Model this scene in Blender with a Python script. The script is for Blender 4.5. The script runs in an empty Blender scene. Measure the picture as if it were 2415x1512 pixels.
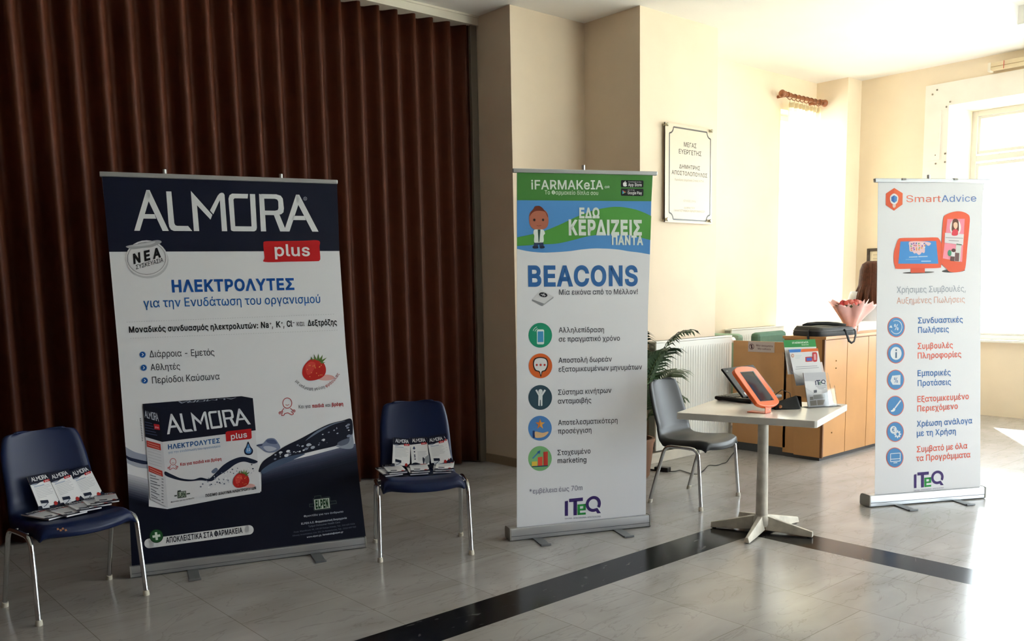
import bpy, bmesh, math, random
from mathutils import Vector, Matrix
from mathutils.geometry import tessellate_polygon

# ------------------------------------------------------------------ camera, world, exposure
SC = bpy.context.scene
COL = SC.collection
R = math.radians
W_PX, H_PX = 2415, 1512
FOC, CX, CY = 2102.45, 1207.5, 959.9          # focal length and optical centre in photo pixels
EYE = Vector((0.0, 0.0, 1.43))
_yaw, _pit, _rol = R(48.8466), R(7.6065), R(1.1153)
FW = Vector((math.cos(_pit) * math.cos(_yaw), math.cos(_pit) * math.sin(_yaw), -math.sin(_pit)))
_r = FW.cross(Vector((0, 0, 1))).normalized()
_d = FW.cross(_r)
RT = _r * math.cos(_rol) + _d * math.sin(_rol)
DN = -_r * math.sin(_rol) + _d * math.cos(_rol)

cam_data = bpy.data.cameras.new('camera')
cam = bpy.data.objects.new('camera', cam_data)
COL.objects.link(cam)
cam.matrix_world = Matrix((( RT.x, -DN.x, -FW.x, EYE.x), (RT.y, -DN.y, -FW.y, EYE.y), (RT.z, -DN.z, -FW.z, EYE.z), (0, 0, 0, 1)))
cam_data.sensor_fit = 'HORIZONTAL'
cam_data.sensor_width = 36.0
cam_data.lens = FOC / W_PX * 36.0
cam_data.shift_y = (CY - H_PX / 2) / W_PX
cam_data.clip_start = 0.05
cam_data.clip_end = 200
SC.camera = cam

SC.view_settings.view_transform = 'Standard'
SC.view_settings.look = 'None'
SC.view_settings.exposure = 0.12
SC.view_settings.gamma = 1.0
SC.view_settings.use_curve_mapping = False
SC.cycles.max_bounces = 10
SC.cycles.diffuse_bounces = 6
SC.cycles.glossy_bounces = 4
SC.cycles.transmission_bounces = 6
SC.cycles.transparent_max_bounces = 12
SC.cycles.caustics_reflective = False
SC.cycles.caustics_refractive = False
SC.cycles.use_denoising = True

SKY = 13.5
world = bpy.data.worlds.new('sky')
SC.world = world
world.use_nodes = True
_bg = world.node_tree.nodes['Background']
_bg.inputs[0].default_value = (0.97, 0.97, 1.06, 1)
_bg.inputs[1].default_value = SKY

sun_data = bpy.data.lights.new('sun', 'SUN'); sun_data.energy = 140.0; sun_data.angle = R(.6); sun_data.color = (1.0, .97, .93)
sun = bpy.data.objects.new('sun', sun_data); COL.objects.link(sun)
sun.rotation_euler = Vector((-.62, -.42, -.72)).to_track_quat('-Z', 'Y').to_euler()

H = 3.54                                       # ceiling height
# window openings let the sky in: (centre, direction into the room, width, height)
for nm, loc, aim, w, h in (
        ('daylight_far', (9.97, 1.45, 1.95), (-1, 0, 0), 5.0, 2.3),
        ('daylight_corner', (8.72, 5.50, 2.05), (0, -1, 0), 0.74, 2.3),
        ('daylight_side', (9.97, -2.9, 1.75), (-1, 0, 0), 2.7, 2.8),
        ('daylight_front', (7.75, -4.62, 1.6), (0, 1, 0), 3.0, 2.8)):
    ld = bpy.data.lights.new(nm, 'AREA')
    ld.shape = 'RECTANGLE'
    ld.size, ld.size_y = w, h
    ld.cycles.is_portal = True
    lo = bpy.data.objects.new(nm, ld)
    lo.location = loc
    lo.rotation_euler = Vector(aim).to_track_quat('-Z', 'Y').to_euler()
    COL.objects.link(lo)

# ------------------------------------------------------------------ helpers
def ray(x, y):
    return RT * ((x - CX) / FOC) + DN * ((y - CY) / FOC) + FW
def hit(x, y, n, p):
    """where the line of sight through a photo point meets the plane through p with normal n"""
    r = ray(x, y); n = Vector(n)
    return EYE + r * (n.dot(Vector(p) - EYE) / n.dot(r))
def atZ(x, y, z=0.0): return hit(x, y, (0, 0, 1), (0, 0, z))
def atX(x, y, X): return hit(x, y, (1, 0, 0), (X, 0, 0))
def atY(x, y, Y): return hit(x, y, (0, 1, 0), (0, Y, 0))

def lin(h):
    h = h.lstrip('#')
    c = [int(h[i:i + 2], 16) / 255 for i in (0, 2, 4)]
    return tuple(x / 12.92 if x <= .04045 else ((x + .055) / 1.055) ** 2.4 for x in c) + (1,)

_mats = {}
def mat(name, col='#808080', rough=0.5, metal=0.0, noise=0.0, scale=8.0, bump=0.0, **kw):
    if name in _mats: return _mats[name]
    m = bpy.data.materials.new(name); m.use_nodes = True
    nt = m.node_tree; b = nt.nodes['Principled BSDF']
    b.inputs['Base Color'].default_value = lin(col)
    b.inputs['Roughness'].default_value = rough
    b.inputs['Metallic'].default_value = metal
    for k, v in kw.items(): b.inputs[k.replace('_', ' ')].default_value = v
    if noise or bump:
        tc = nt.nodes.new('ShaderNodeTexCoord'); nz = nt.nodes.new('ShaderNodeTexNoise')
        nz.inputs['Scale'].default_value = scale; nz.inputs['Detail'].default_value = 5
        nt.links.new(tc.outputs['Object'], nz.inputs['Vector'])
        if noise:
            c = lin(col)
            mx = nt.nodes.new('ShaderNodeValToRGB')
            mx.color_ramp.elements[0].position = .3; mx.color_ramp.elements[1].position = .7
            mx.color_ramp.elements[0].color = tuple(x * (1 - noise) for x in c[:3]) + (1,)
            mx.color_ramp.elements[1].color = tuple(min(1, x * (1 + noise)) for x in c[:3]) + (1,)
            nt.links.new(nz.outputs['Fac'], mx.inputs['Fac']); nt.links.new(mx.outputs['Color'], b.inputs['Base Color'])
        if bump:
            bp = nt.nodes.new('ShaderNodeBump'); bp.inputs['Strength'].default_value = bump; bp.inputs['Distance'].default_value = .004
            nt.links.new(nz.outputs['Fac'], bp.inputs['Height']); nt.links.new(bp.outputs['Normal'], b.inputs['Normal'])
    _mats[name] = m
    return m
def ink(col, rough=0.5):
    return mat('print_' + col.lstrip('#').lower(), col, rough, Specular_IOR_Level=.22)

def wmat(o):
    m = o.matrix_basis.copy()
    while o.parent: o = o.parent; m = o.matrix_basis @ m
    return m

class MB:
    """collects shapes and links them as one mesh object"""
    def __init__(s): s.v = []; s.f = []; s.mi = []; s.mats = []
    def m(s, material):
        if material not in s.mats: s.mats.append(material)
        return s.mats.index(material)
    def add(s, vs, fs, material, X=None):
        o = len(s.v); i = s.m(material)
        s.v += [(X @ Vector(p)) if X else Vector(p) for p in vs]
        for f in fs: s.f.append([o + k for k in f]); s.mi.append(i)
    def box(s, x0, x1, y0, y1, z0, z1, material, X=None):
        v = [(x, y, z) for z in (z0, z1) for y in (y0, y1) for x in (x0, x1)]
        s.add(v, [(0, 2, 3, 1), (4, 5, 7, 6), (0, 1, 5, 4), (2, 6, 7, 3), (0, 4, 6, 2), (1, 3, 7, 5)], material, X)
    def prism(s, poly, z0, z1, material, X=None):
        n = len(poly)
        v = [(p[0], p[1], z0) for p in poly] + [(p[0], p[1], z1) for p in poly]
        f = [tuple(range(n - 1, -1, -1)), tuple(range(n, 2 * n))] + [(i, (i + 1) % n, n + (i + 1) % n, n + i) for i in range(n)]
        s.add(v, f, material, X)
    def slab(s, pts, d, material):
        """3-D polygon given a thickness vector"""
        n = len(pts); d = Vector(d)
        v = [Vector(p) for p in pts] + [Vector(p) + d for p in pts]
        s.add(v, [tuple(range(n)), tuple(range(2 * n - 1, n - 1, -1))] + [(i, n + i, n + (i + 1) % n, (i + 1) % n) for i in range(n)], material)
    def tube(s, pts, r, material, n=12, cap=True, X=None):
        pts = [Vector(p) for p in pts]; k = len(pts)
        rr = r if isinstance(r, (list, tuple)) else [r] * k
        T = [(pts[min(i + 1, k - 1)] - pts[max(i - 1, 0)]).normalized() for i in range(k)]
        a = Vector((0, 0, 1)) if abs(T[0].z) < .9 else Vector((1, 0, 0))
        u = T[0].cross(a).normalized(); vs = []
        for i in range(k):
            u = (u - T[i] * u.dot(T[i])).normalized(); w = T[i].cross(u)
            for j in range(n):
                an = 2 * math.pi * j / n
                vs.append(pts[i] + (u * math.cos(an) + w * math.sin(an)) * rr[i])
        fs = [(i * n + j, i * n + (j + 1) % n, (i + 1) * n + (j + 1) % n, (i + 1) * n + j) for i in range(k - 1) for j in range(n)]
        if cap: fs += [tuple(range(n - 1, -1, -1)), tuple((k - 1) * n + j for j in range(n))]
        s.add(vs, fs, material, X)
    def lathe(s, prof, material, n=24, X=None):
        k = len(prof)
        vs = [(r * math.cos(2 * math.pi * j / n), r * math.sin(2 * math.pi * j / n), z) for r, z in prof for j in range(n)]
        fs = [(i * n + j, i * n + (j + 1) % n, (i + 1) * n + (j + 1) % n, (i + 1) * n + j) for i in range(k - 1) for j in range(n)]
        fs += [tuple(range(n - 1, -1, -1)), tuple((k - 1) * n + j for j in range(n))]
        s.add(vs, fs, material, X)
    def grid(s, fn, nu, nv, material, X=None):
        vs = [fn(i / nu, j / nv) for j in range(nv + 1) for i in range(nu + 1)]
        s.add(vs, [(j * (nu + 1) + i, j * (nu + 1) + i + 1, (j + 1) * (nu + 1) + i + 1, (j + 1) * (nu + 1) + i) for j in range(nv) for i in range(nu)], material, X)
    def ball(s, c, r, material, nu=16, nv=10):
        r = r if isinstance(r, (tuple, list)) else (r, r, r)
        vs = []; c = Vector(c)
        for j in range(1, nv):
            t = math.pi * j / nv
            for i in range(nu):
                a = 2 * math.pi * i / nu
                vs.append(c + Vector((r[0] * math.sin(t) * math.cos(a), r[1] * math.sin(t) * math.sin(a), r[2] * math.cos(t))))
        vs += [c + Vector((0, 0, r[2])), c - Vector((0, 0, r[2]))]
        q = (nv - 1) * nu
        fs = [(j * nu + i, (j + 1) * nu + i, (j + 1) * nu + (i + 1) % nu, j * nu + (i + 1) % nu) for j in range(nv - 2) for i in range(nu)]
        fs += [(q, i, (i + 1) % nu) for i in range(nu)] + [(q + 1, (nv - 2) * nu + (i + 1) % nu, (nv - 2) * nu + i) for i in range(nu)]
        s.add(vs, fs, material)
    def build(s, name, parent=None, local=False, smooth=None, bevel=0, origin=None, fix=False, solid=0, sub=0):
        me = bpy.data.meshes.new(name)
        M = None
        if parent is not None and not local: M = wmat(parent).inverted()
        if origin is not None: M = Matrix.Translation(-Vector(origin))
        vs = [M @ p for p in s.v] if M else s.v
        me.from_pydata([tuple(p) for p in vs], [], s.f)
        for k in s.mats: me.materials.append(k)
        me.polygons.foreach_set('material_index', s.mi)
        if fix:
            bm = bmesh.new(); bm.from_mesh(me); bmesh.ops.recalc_face_normals(bm, faces=bm.faces[:]); bm.to_mesh(me); bm.free()
        if smooth is not None:
            me.polygons.foreach_set('use_smooth', [True] * len(me.polygons))
            if smooth < 180: me.set_sharp_from_angle(angle=R(smooth))
        me.update()
        o = bpy.data.objects.new(name, me); COL.objects.link(o)
        if parent is not None: o.parent = parent
        if origin is not None: o.location = origin
        if solid:
            md = o.modifiers.new('thickness', 'SOLIDIFY'); md.thickness = abs(solid); md.offset = -1 if solid > 0 else 1
        if bevel:
            md = o.modifiers.new('bevel', 'BEVEL'); md.width = bevel; md.segments = 2; md.limit_method = 'ANGLE'; md.angle_limit = R(40)
        if sub:
            md = o.modifiers.new('subdivision', 'SUBSURF'); md.levels = sub; md.render_levels = sub
        return o

def tag(o, label, cat, group=None):
    o['label'] = label; o['category'] = cat
    if group: o['group'] = group
    return o
def thing(name, label, cat, loc=(0, 0, 0), rotz=0.0, group=None):
    o = bpy.data.objects.new(name, None); COL.objects.link(o)
    o.empty_display_size = .1
    o.location = loc; o.rotation_euler = (0, 0, rotz)
    return tag(o, label, cat, group)
def struct(o):
    o['kind'] = 'structure'; return o
def copy_tree(o, parent=None):
    c = o.copy(); COL.objects.link(c)
    if parent is not None: c.parent = parent
    for ch in [k for k in COL.objects if k.parent == o]: copy_tree(ch, c)
    return c

# ------------------------------------------------------------------ lettering and print
# letter outlines: advance, then closed rings of x, y
OUTLINES = [
[196,[67,160,63,509,132,509,128,160],[98,-4,81,-1,66,9,56,24,52,41,56,58,66,73,81,83,98,86,116,83,130,73,140,58,143,41,140,24,130,9,116,-1]],
[676,[175,283,146,286,121,297,101,314,86,335,78,360,75,388,75,412,78,440,87,464,101,486,121,503,146,513,175,517,206,513,230,503,250,486,264,464,273,440,276,412,276,388,273,360,264,335,250,314,230,297,205,286],[175,327,198,332,212,346,221,365,223,388,223,412,221,435,213,454,198,468,175,473,153,468,138,454,130,435,127,412,127,388,130,365,138,346,153,332],[501,-10,471,-6,446,5,426,21,412,43,403,68,400,95,400,120,403,147,412,172,427,194,447,210,471,221,501,225,531,221,556,210,576,194,590,172,598,147,601,120,601,95,598,68,589,43,575,21,555,5,531,-6],[501,35,523,39,538,53,546,73,549,95,549,120,546,142,538,162,524,176,501,180,479,176,464,162,456,142,453,120,453,95,455,73,464,53,479,39],[132,0,482,509,540,509,191,0]],
[448,[197,-7,165,-5,136,1,110,12,88,26,69,42,54,62,43,84,36,108,34,133,37,163,47,189,63,213,85,235,140,279,216,335,237,352,255,375,262,405,258,427,245,445,226,457,201,461,168,453,145,431,139,416,137,399,145,363,169,327,204,284,438,0,364,0,171,231,121,293,87,344,78,370,75,398,77,420,82,440,91,458,109,481,134,499,154,507,176,512,200,513,224,512,246,507,266,499,290,482,308,459,320,433,324,404,315,362,291,325,256,293,154,217,135,202,121,188,110,174,100,154,97,131,100,108,109,87,124,70,143,57,166,49,193,46,223,50,251,59,269,69,286,81,301,95,315,112,327,131,336,151,343,174,348,198,349,224,408,224,406,194,403,167,397,144,371,92,345,62,333,47,315,30,294,17,271,7,246,-1,221,-5]],
[206,[78,318,70,509,136,509,128,318]],
[453,[201,223,206,331,114,272,89,315,186,365,89,415,114,459,206,400,201,509,250,509,246,400,337,459,362,415,266,365,362,315,337,272,246,331,250,223]],
[453,[198,34,198,364,255,364,255,34],[61,172,61,226,391,226,391,172]],
[188,[38,-119,68,71,137,71,84,-119]],
[453,[337,244,337,188,114,188,114,244]],
[188,[95,-4,78,-1,63,9,53,24,50,41,53,59,63,73,78,83,95,87,113,83,128,73,138,59,141,41,138,24,128,9,113,-1]],
[249,[235,533,71,-76,14,-76,178,533]],
[453,[227,-7,191,-3,158,7,130,24,105,48,85,77,69,113,57,155,50,202,48,254,50,306,57,353,69,395,85,431,106,461,130,484,159,502,191,512,227,516,262,512,295,502,323,484,348,461,368,431,384,395,396,353,403,306,405,254,403,202,396,155,384,113,368,77,348,48,323,24,295,7,263,-3],[227,50,250,52,271,60,290,74,306,92,320,116,330,144,338,176,342,213,344,254,342,295,338,332,330,365,320,393,306,416,290,435,271,449,250,457,227,460,203,457,182,449,163,435,147,416,134,393,123,365,115,332,111,295,109,254,111,213,115,176,123,144,134,116,147,92,163,74,182,60,203,52]],
[453,[76,0,76,55,391,55,391,0],[276,509,276,0,212,0,212,448,209,448,86,358,86,427,198,509]],
[453,[64,0,64,47,234,229,282,282,311,327,318,348,320,371,317,397,308,419,293,436,273,449,250,457,224,460,196,457,172,447,153,433,139,413,130,390,127,362,66,362,68,391,75,418,86,442,102,464,121,482,143,496,168,507,196,513,225,516,254,513,281,507,306,497,328,482,346,465,361,445,372,423,379,398,381,372,378,345,371,318,363,299,351,280,336,259,267,180,153,60,153,57,389,57,389,0]],
[453,[218,-7,188,-5,159,1,133,10,108,22,88,38,70,57,57,79,48,104,44,132,109,132,115,107,126,87,144,71,165,59,191,52,219,50,248,53,275,61,297,74,315,93,325,116,329,145,326,172,316,196,299,217,275,234,254,241,229,246,201,248,157,248,157,299,288,448,288,452,70,452,70,509,372,509,372,461,211,278,211,289,247,290,279,286,308,276,333,262,354,244,371,222,383,198,391,173,393,145,390,116,383,90,370,66,354,45,333,27,309,12,281,2,251,-5]],
[453,[40,105,40,158,247,509,311,509,109,166,109,163,413,163,413,105],[282,0,282,121,282,146,282,318,343,318,343,0]],
[453,[221,-7,192,-5,165,1,140,11,118,25,99,41,83,60,71,82,63,105,60,130,122,130,127,108,138,89,154,73,173,60,196,52,221,50,250,53,276,64,298,82,314,104,324,131,328,162,326,183,321,203,314,221,297,244,275,262,248,273,218,277,167,268,145,258,128,246,67,253,96,509,366,509,366,452,151,452,134,301,136,301,155,315,178,325,203,331,229,334,252,332,274,328,294,321,313,311,330,299,345,285,358,269,370,251,379,231,386,210,390,187,391,163,388,132,381,102,369,76,352,52,332,32,309,15,282,3,253,-4]],
[453,[226,-7,196,-4,168,3,142,15,119,31,100,51,84,74,73,101,66,130,64,162,65,187,71,212,80,239,93,268,112,302,137,340,252,509,322,509,151,261,145,261,165,288,196,307,235,314,265,312,291,305,316,295,337,280,355,262,370,240,380,215,387,187,389,157,387,127,379,98,368,73,352,50,333,30,310,14,284,3,257,-4],[226,48,254,52,279,63,299,79,314,101,324,128,327,157,324,187,314,213,299,235,279,251,254,262,226,265,198,262,174,252,153,235,138,214,128,188,125,158,128,128,138,102,153,79,174,63,198,52]],
[453,[97,0,323,448,323,452,62,452,62,509,391,509,391,449,165,0]],
[453,[226,-7,193,-5,163,1,136,11,111,25,91,42,74,62,62,84,54,109,52,135,53,156,58,176,65,195,81,220,101,241,125,256,153,265,153,267,129,276,109,289,93,308,80,330,73,354,70,380,73,405,79,429,90,450,106,469,124,485,146,498,170,508,197,514,226,516,255,514,282,508,306,498,328,485,346,469,361,450,373,429,379,405,382,380,379,354,372,330,359,308,343,289,323,276,300,267,300,265,327,256,351,241,372,220,387,195,395,176,399,156,401,135,398,109,391,84,378,62,362,42,341,25,317,11,289,1,259,-5],[226,49,258,52,285,60,307,74,323,91,333,113,337,139,333,165,322,189,305,208,283,223,256,232,226,235,196,232,169,223,147,208,130,189,119,165,115,139,119,113,129,91,145,74,167,60,185,54,205,50],[226,290,252,292,274,300,293,313,307,330,316,351,319,376,316,399,308,420,294,437,275,449,252,457,226,460,200,457,177,449,159,437,145,420,136,399,133,376,136,351,145,330,159,313,178,300,201,292]],
[453,[226,516,256,513,285,506,310,494,333,478,352,458,368,434,380,408,387,378,389,347,387,322,382,296,373,270,359,240,340,207,315,168,200,0,130,0,301,248,307,248,287,221,257,202,218,195,188,197,161,203,137,214,116,229,98,247,83,269,72,294,66,321,64,352,66,382,73,411,85,436,101,459,120,479,143,494,168,506,196,513],[226,460,199,457,174,446,154,429,138,407,129,381,125,352,129,322,138,295,154,274,174,257,199,247,226,243,254,247,279,257,299,273,314,295,324,321,327,350,324,381,314,407,299,429,279,446,254,457]],
[188,[95,-4,78,-1,63,9,53,24,50,41,53,59,63,73,78,83,95,87,113,83,128,73,138,59,141,41,138,24,128,9,113,-1],[95,271,78,274,63,284,53,299,50,316,53,334,63,349,78,359,95,362,113,359,128,349,138,334,141,316,138,299,128,284,113,274]],
[676,[355,-135,307,-133,262,-126,221,-114,184,-98,151,-77,122,-53,98,-24,77,9,61,46,50,87,43,131,40,179,43,226,50,269,61,309,78,346,98,379,123,408,151,433,184,454,220,470,260,482,303,489,349,492,394,489,435,482,472,469,506,452,536,432,562,407,584,380,603,351,617,319,627,285,633,251,635,215,631,142,627,118,622,96,615,76,599,49,579,28,561,18,541,13,517,11,476,17,441,36,429,50,423,68,420,68,408,48,388,30,371,20,351,15,326,13,298,15,273,23,251,35,232,52,216,73,204,96,195,123,190,152,188,182,190,212,197,239,207,265,220,287,237,306,257,322,279,334,304,341,330,343,360,340,385,331,404,319,416,306,419,306,419,335,474,335,474,110,476,91,485,74,499,63,518,59,540,63,557,76,568,97,576,127,581,215,579,245,575,273,567,301,555,327,541,351,523,373,502,393,477,410,450,424,419,434,385,440,347,442,309,440,274,434,242,424,213,410,187,393,164,372,144,347,128,320,115,289,105,255,100,218,98,178,100,138,105,100,115,66,128,35,144,8,165,-17,188,-37,215,-54,246,-68,280,-78,317,-83,357,-85,412,-80,458,-69,489,-59,504,-107,464,-120,411,-131],[329,65,359,68,382,78,400,95,412,118,417,138,421,160,422,185,421,210,417,231,411,249,399,269,381,282,358,289,331,292,305,288,283,277,265,260,252,239,244,213,242,185,244,154,251,125,262,101,279,81,301,69]],
[480,[16,0,201,509,276,509,463,0,395,0,287,302,264,372,232,478,245,478,213,371,191,302,85,0],[110,142,110,199,370,199,370,142]],
[456,[60,0,60,509,241,509,274,507,304,501,329,491,350,477,367,461,381,442,390,421,396,398,398,374,395,344,387,320,373,301,356,286,315,267,315,262,339,257,363,245,385,227,402,203,411,184,416,161,418,136,416,111,410,88,400,67,386,48,368,31,344,18,317,8,284,2,247,0],[125,57,245,57,281,60,309,67,330,80,344,96,353,115,355,137,352,161,342,184,327,203,306,218,279,228,248,231,125,231],[125,285,238,285,265,288,288,296,308,309,323,326,333,348,336,372,333,393,326,412,313,429,294,442,270,449,240,452,125,452]],
[510,[267,-7,225,-3,186,7,150,25,119,49,92,79,70,115,53,157,44,203,40,254,44,305,53,352,70,393,92,429,119,459,150,484,186,501,225,512,267,516,293,514,317,511,340,504,362,496,383,485,402,471,419,456,435,438,448,418,459,397,467,373,473,348,408,348,401,373,389,395,357,428,315,449,267,456,237,453,209,445,184,432,161,414,141,391,125,364,113,332,106,295,103,254,106,213,113,177,125,145,141,117,161,94,184,76,210,63,237,56,267,53,315,60,357,81,389,114,408,160,473,160,467,135,459,112,448,91,435,71,420,53,402,38,383,24,363,13,341,5,317,-2,293,-6]],
[502,[219,0,96,0,96,57,215,57,254,60,288,68,318,81,343,99,363,122,379,149,390,181,397,216,399,255,397,294,390,329,379,361,364,388,344,410,320,428,291,441,258,449,221,452,93,452,93,509,225,509,273,505,315,495,353,478,385,455,412,426,433,391,449,351,458,306,462,255,458,205,449,159,433,119,411,83,384,54,351,31,312,14,268,3],[125,509,125,0,60,0,60,509]],
[419,[60,0,60,509,372,509,372,452,125,452,125,286,355,286,355,229,125,229,125,57,375,57,375,0]],
[410,[60,0,60,509,369,509,369,452,125,452,125,278,346,278,346,221,125,221,125,0]],
[520,[269,-7,225,-3,185,7,149,25,118,49,91,79,69,116,53,157,43,203,40,254,43,305,53,352,69,393,91,429,117,459,149,484,184,501,223,512,265,516,291,514,316,510,340,504,363,494,384,483,403,469,421,453,436,436,449,416,460,395,468,373,474,349,408,349,387,393,356,427,315,448,265,456,236,453,209,445,183,432,160,414,141,392,125,364,113,332,106,295,103,254,106,213,113,177,125,145,141,117,161,95,184,76,210,63,238,56,269,53,296,55,322,61,345,71,365,85,382,102,396,123,407,147,413,173,415,202,434,199,283,199,283,256,478,256,478,200,475,160,466,124,451,91,431,62,406,38,377,19,344,5,308,-4]],
[517,[60,0,60,509,125,509,125,289,392,289,392,509,457,509,457,0,392,0,392,232,125,232,125,0]],
[300,[31,0,31,57,118,57,118,452,31,452,31,509,269,509,269,452,183,452,183,57,269,57,269,0]],
[396,[185,-7,143,-2,106,11,75,33,52,63,38,100,33,145,33,173,98,173,98,145,100,117,108,93,122,74,139,61,160,53,185,50,209,53,230,61,248,74,261,93,269,117,272,145,272,509,336,509,336,145,332,100,318,63,294,33,263,11,227,-2]],
[467,[104,145,104,216,139,261,174,303,212,344,364,509,448,509,231,276,228,276],[60,0,60,509,125,509,125,334,124,225,125,193,125,0],[372,0,188,259,228,309,449,0]],
[393,[60,0,60,509,125,509,125,57,361,57,361,0]],
[628,[60,0,60,509,152,509,277,187,287,159,299,123,311,84,322,49,307,49,318,83,330,121,342,158,352,187,476,509,568,509,568,0,504,0,504,291,504,327,505,369,506,413,507,457,513,457,498,409,482,363,467,322,456,291,342,0,286,0,170,291,159,321,145,361,129,408,112,457,119,457,120,416,121,372,122,328,122,291,122,0]],
[523,[60,0,60,509,136,509,343,183,363,151,388,107,414,55,405,54,401,108,399,157,399,195,399,509,463,509,463,0,387,0,202,290,177,331,148,381,108,452,119,454,122,384,124,328,125,291,125,0]],
[533,[267,-7,225,-3,186,7,150,25,119,49,92,79,70,115,53,157,44,203,40,254,44,305,53,352,70,393,92,429,119,459,150,484,186,501,225,512,267,516,309,512,348,501,384,484,415,459,442,429,464,393,480,352,490,305,493,254,490,203,480,157,464,115,442,79,415,49,384,25,348,7,309,-3],[267,53,296,55,324,63,349,76,372,94,392,116,408,144,420,176,428,213,430,254,428,295,420,332,408,365,392,392,372,415,349,433,324,446,296,453,267,456,237,453,210,445,184,433,161,415,142,392,125,364,113,332,106,295,103,254,106,213,113,176,125,144,142,117,161,94,184,76,210,63,237,55]],
[445,[60,0,60,509,235,509,272,506,305,499,332,487,356,471,375,452,390,430,400,404,407,377,409,348,407,318,400,291,390,265,375,243,356,223,332,207,305,195,272,188,235,186,109,186,109,242,233,242,257,244,279,248,297,256,318,272,333,294,342,319,344,348,342,376,333,402,318,423,297,439,279,446,257,451,232,452,125,452,125,0]],
[533,[245,159,313,159,369,85,384,65,468,-48,401,-48,346,27,331,46],[267,-7,225,-3,186,7,150,25,119,49,92,79,70,115,53,157,44,203,40,254,44,305,53,352,70,393,92,429,119,459,150,484,186,501,225,512,267,516,309,512,348,501,384,484,415,459,442,429,464,393,480,352,490,305,493,254,490,203,480,157,464,115,442,79,415,49,384,25,348,7,309,-3],[267,53,296,55,324,63,349,76,372,94,392,116,408,144,420,176,428,213,430,254,428,295,420,332,408,365,392,392,372,415,349,433,324,446,296,453,267,456,237,453,210,445,184,433,161,415,142,392,125,364,113,332,106,295,103,254,106,213,113,176,125,144,142,117,161,94,184,76,210,63,237,55]],
[449,[60,0,60,509,236,509,273,506,305,500,333,489,356,473,376,455,390,433,401,408,407,381,409,352,407,323,401,296,390,271,376,250,356,232,333,217,305,206,273,200,236,198,96,198,96,255,234,255,258,256,280,260,298,267,319,281,334,300,342,324,345,352,342,380,334,405,319,425,298,440,279,446,258,451,233,452,125,452,125,0],[353,0,230,229,303,229,428,0]],
[447,[224,-9,188,-7,156,-1,128,9,102,23,81,40,64,60,51,83,42,109,38,137,104,137,110,110,123,88,142,71,166,59,194,52,224,49,246,50,267,54,286,60,311,74,329,92,341,114,346,139,342,161,332,179,316,193,296,205,245,222,184,239,145,253,112,269,86,289,67,313,56,341,52,372,54,400,62,425,75,448,92,468,113,484,138,498,165,508,195,514,227,516,259,514,289,508,316,498,340,484,360,468,377,449,390,427,398,403,401,378,337,378,332,402,320,421,302,437,280,449,254,456,225,459,194,456,167,448,145,435,129,418,118,398,115,376,119,352,131,334,148,319,169,308,212,293,264,279,312,264,359,238,379,220,395,198,402,180,407,161,408,139,406,112,399,87,386,64,370,43,349,25,323,11,294,0,261,-7]],
[449,[32,452,32,509,417,509,417,452,257,452,257,0,193,0,193,452]],
[517,[259,-8,220,-6,186,2,154,15,126,33,103,55,85,80,71,108,63,140,60,173,60,509,124,509,124,178,126,155,132,133,141,113,153,95,169,80,187,68,208,59,232,53,259,52,285,53,309,59,331,68,349,80,364,95,377,113,385,133,391,155,393,178,393,509,457,509,457,173,454,140,446,108,433,80,414,55,391,33,363,15,332,2,297,-6]],
[480,[204,0,16,509,84,509,192,206,215,137,248,31,235,31,267,138,290,206,395,509,463,509,278,0]],
[686,[155,0,16,509,82,509,163,196,175,145,187,94,197,40,189,40,200,94,211,145,224,196,306,509,380,509,462,196,474,145,486,94,497,40,488,40,499,94,510,145,523,196,603,509,670,509,530,0,455,0,368,323,351,391,336,475,350,475,335,395,318,323,230,0]],
[474,[18,0,217,284,217,236,29,509,104,509,178,400,204,361,223,329,243,292,232,292,252,329,272,361,298,400,374,509,446,509,259,239,259,287,456,0,382,0,292,129,268,165,250,195,230,231,244,231,225,196,206,166,182,129,91,0]],
[472,[203,0,203,208,16,509,91,509,192,344,222,292,250,230,224,230,251,293,280,344,381,509,455,509,268,208,268,0]],
[438,[42,0,42,46,273,385,306,431,341,476,348,454,285,452,223,452,40,452,40,509,397,509,397,462,169,129,134,81,97,33,90,54,152,57,214,57,399,57,399,0]],
[389,[160,-9,137,-7,115,-3,94,5,76,15,60,29,48,45,38,63,32,84,30,108,34,138,43,161,58,179,78,193,125,211,178,220,234,227,265,235,273,243,276,255,276,257,273,279,267,297,256,311,240,322,220,329,196,331,171,329,149,322,118,301,100,274,41,291,51,313,64,331,79,346,95,358,114,368,133,375,153,380,173,383,194,384,239,379,286,360,306,343,322,320,330,301,335,278,337,251,337,0,277,0,277,52,272,52,252,25,215,1,190,-6],[170,45,202,49,228,59,248,74,263,93,272,115,276,138,276,190,259,182,231,176,200,171,175,168,134,159,117,150,103,139,95,124,92,105,94,87,102,72,114,61,130,52]],
[424,[229,-8,198,-5,172,4,138,31,118,59,112,59,112,0,53,0,53,509,114,509,114,319,118,319,137,346,171,373,197,381,229,384,259,382,287,374,313,361,335,342,354,320,370,293,381,261,388,227,390,189,388,151,381,116,370,84,355,57,336,34,313,16,288,3,260,-6],[220,47,242,49,262,55,279,66,294,80,306,97,316,117,323,139,327,163,328,189,327,215,323,239,316,261,307,281,295,298,280,311,262,322,243,328,220,330,198,328,178,322,161,312,147,299,134,282,125,263,118,241,114,216,113,189,114,162,118,138,125,115,135,95,147,78,162,65,179,55,198,49]],
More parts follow.
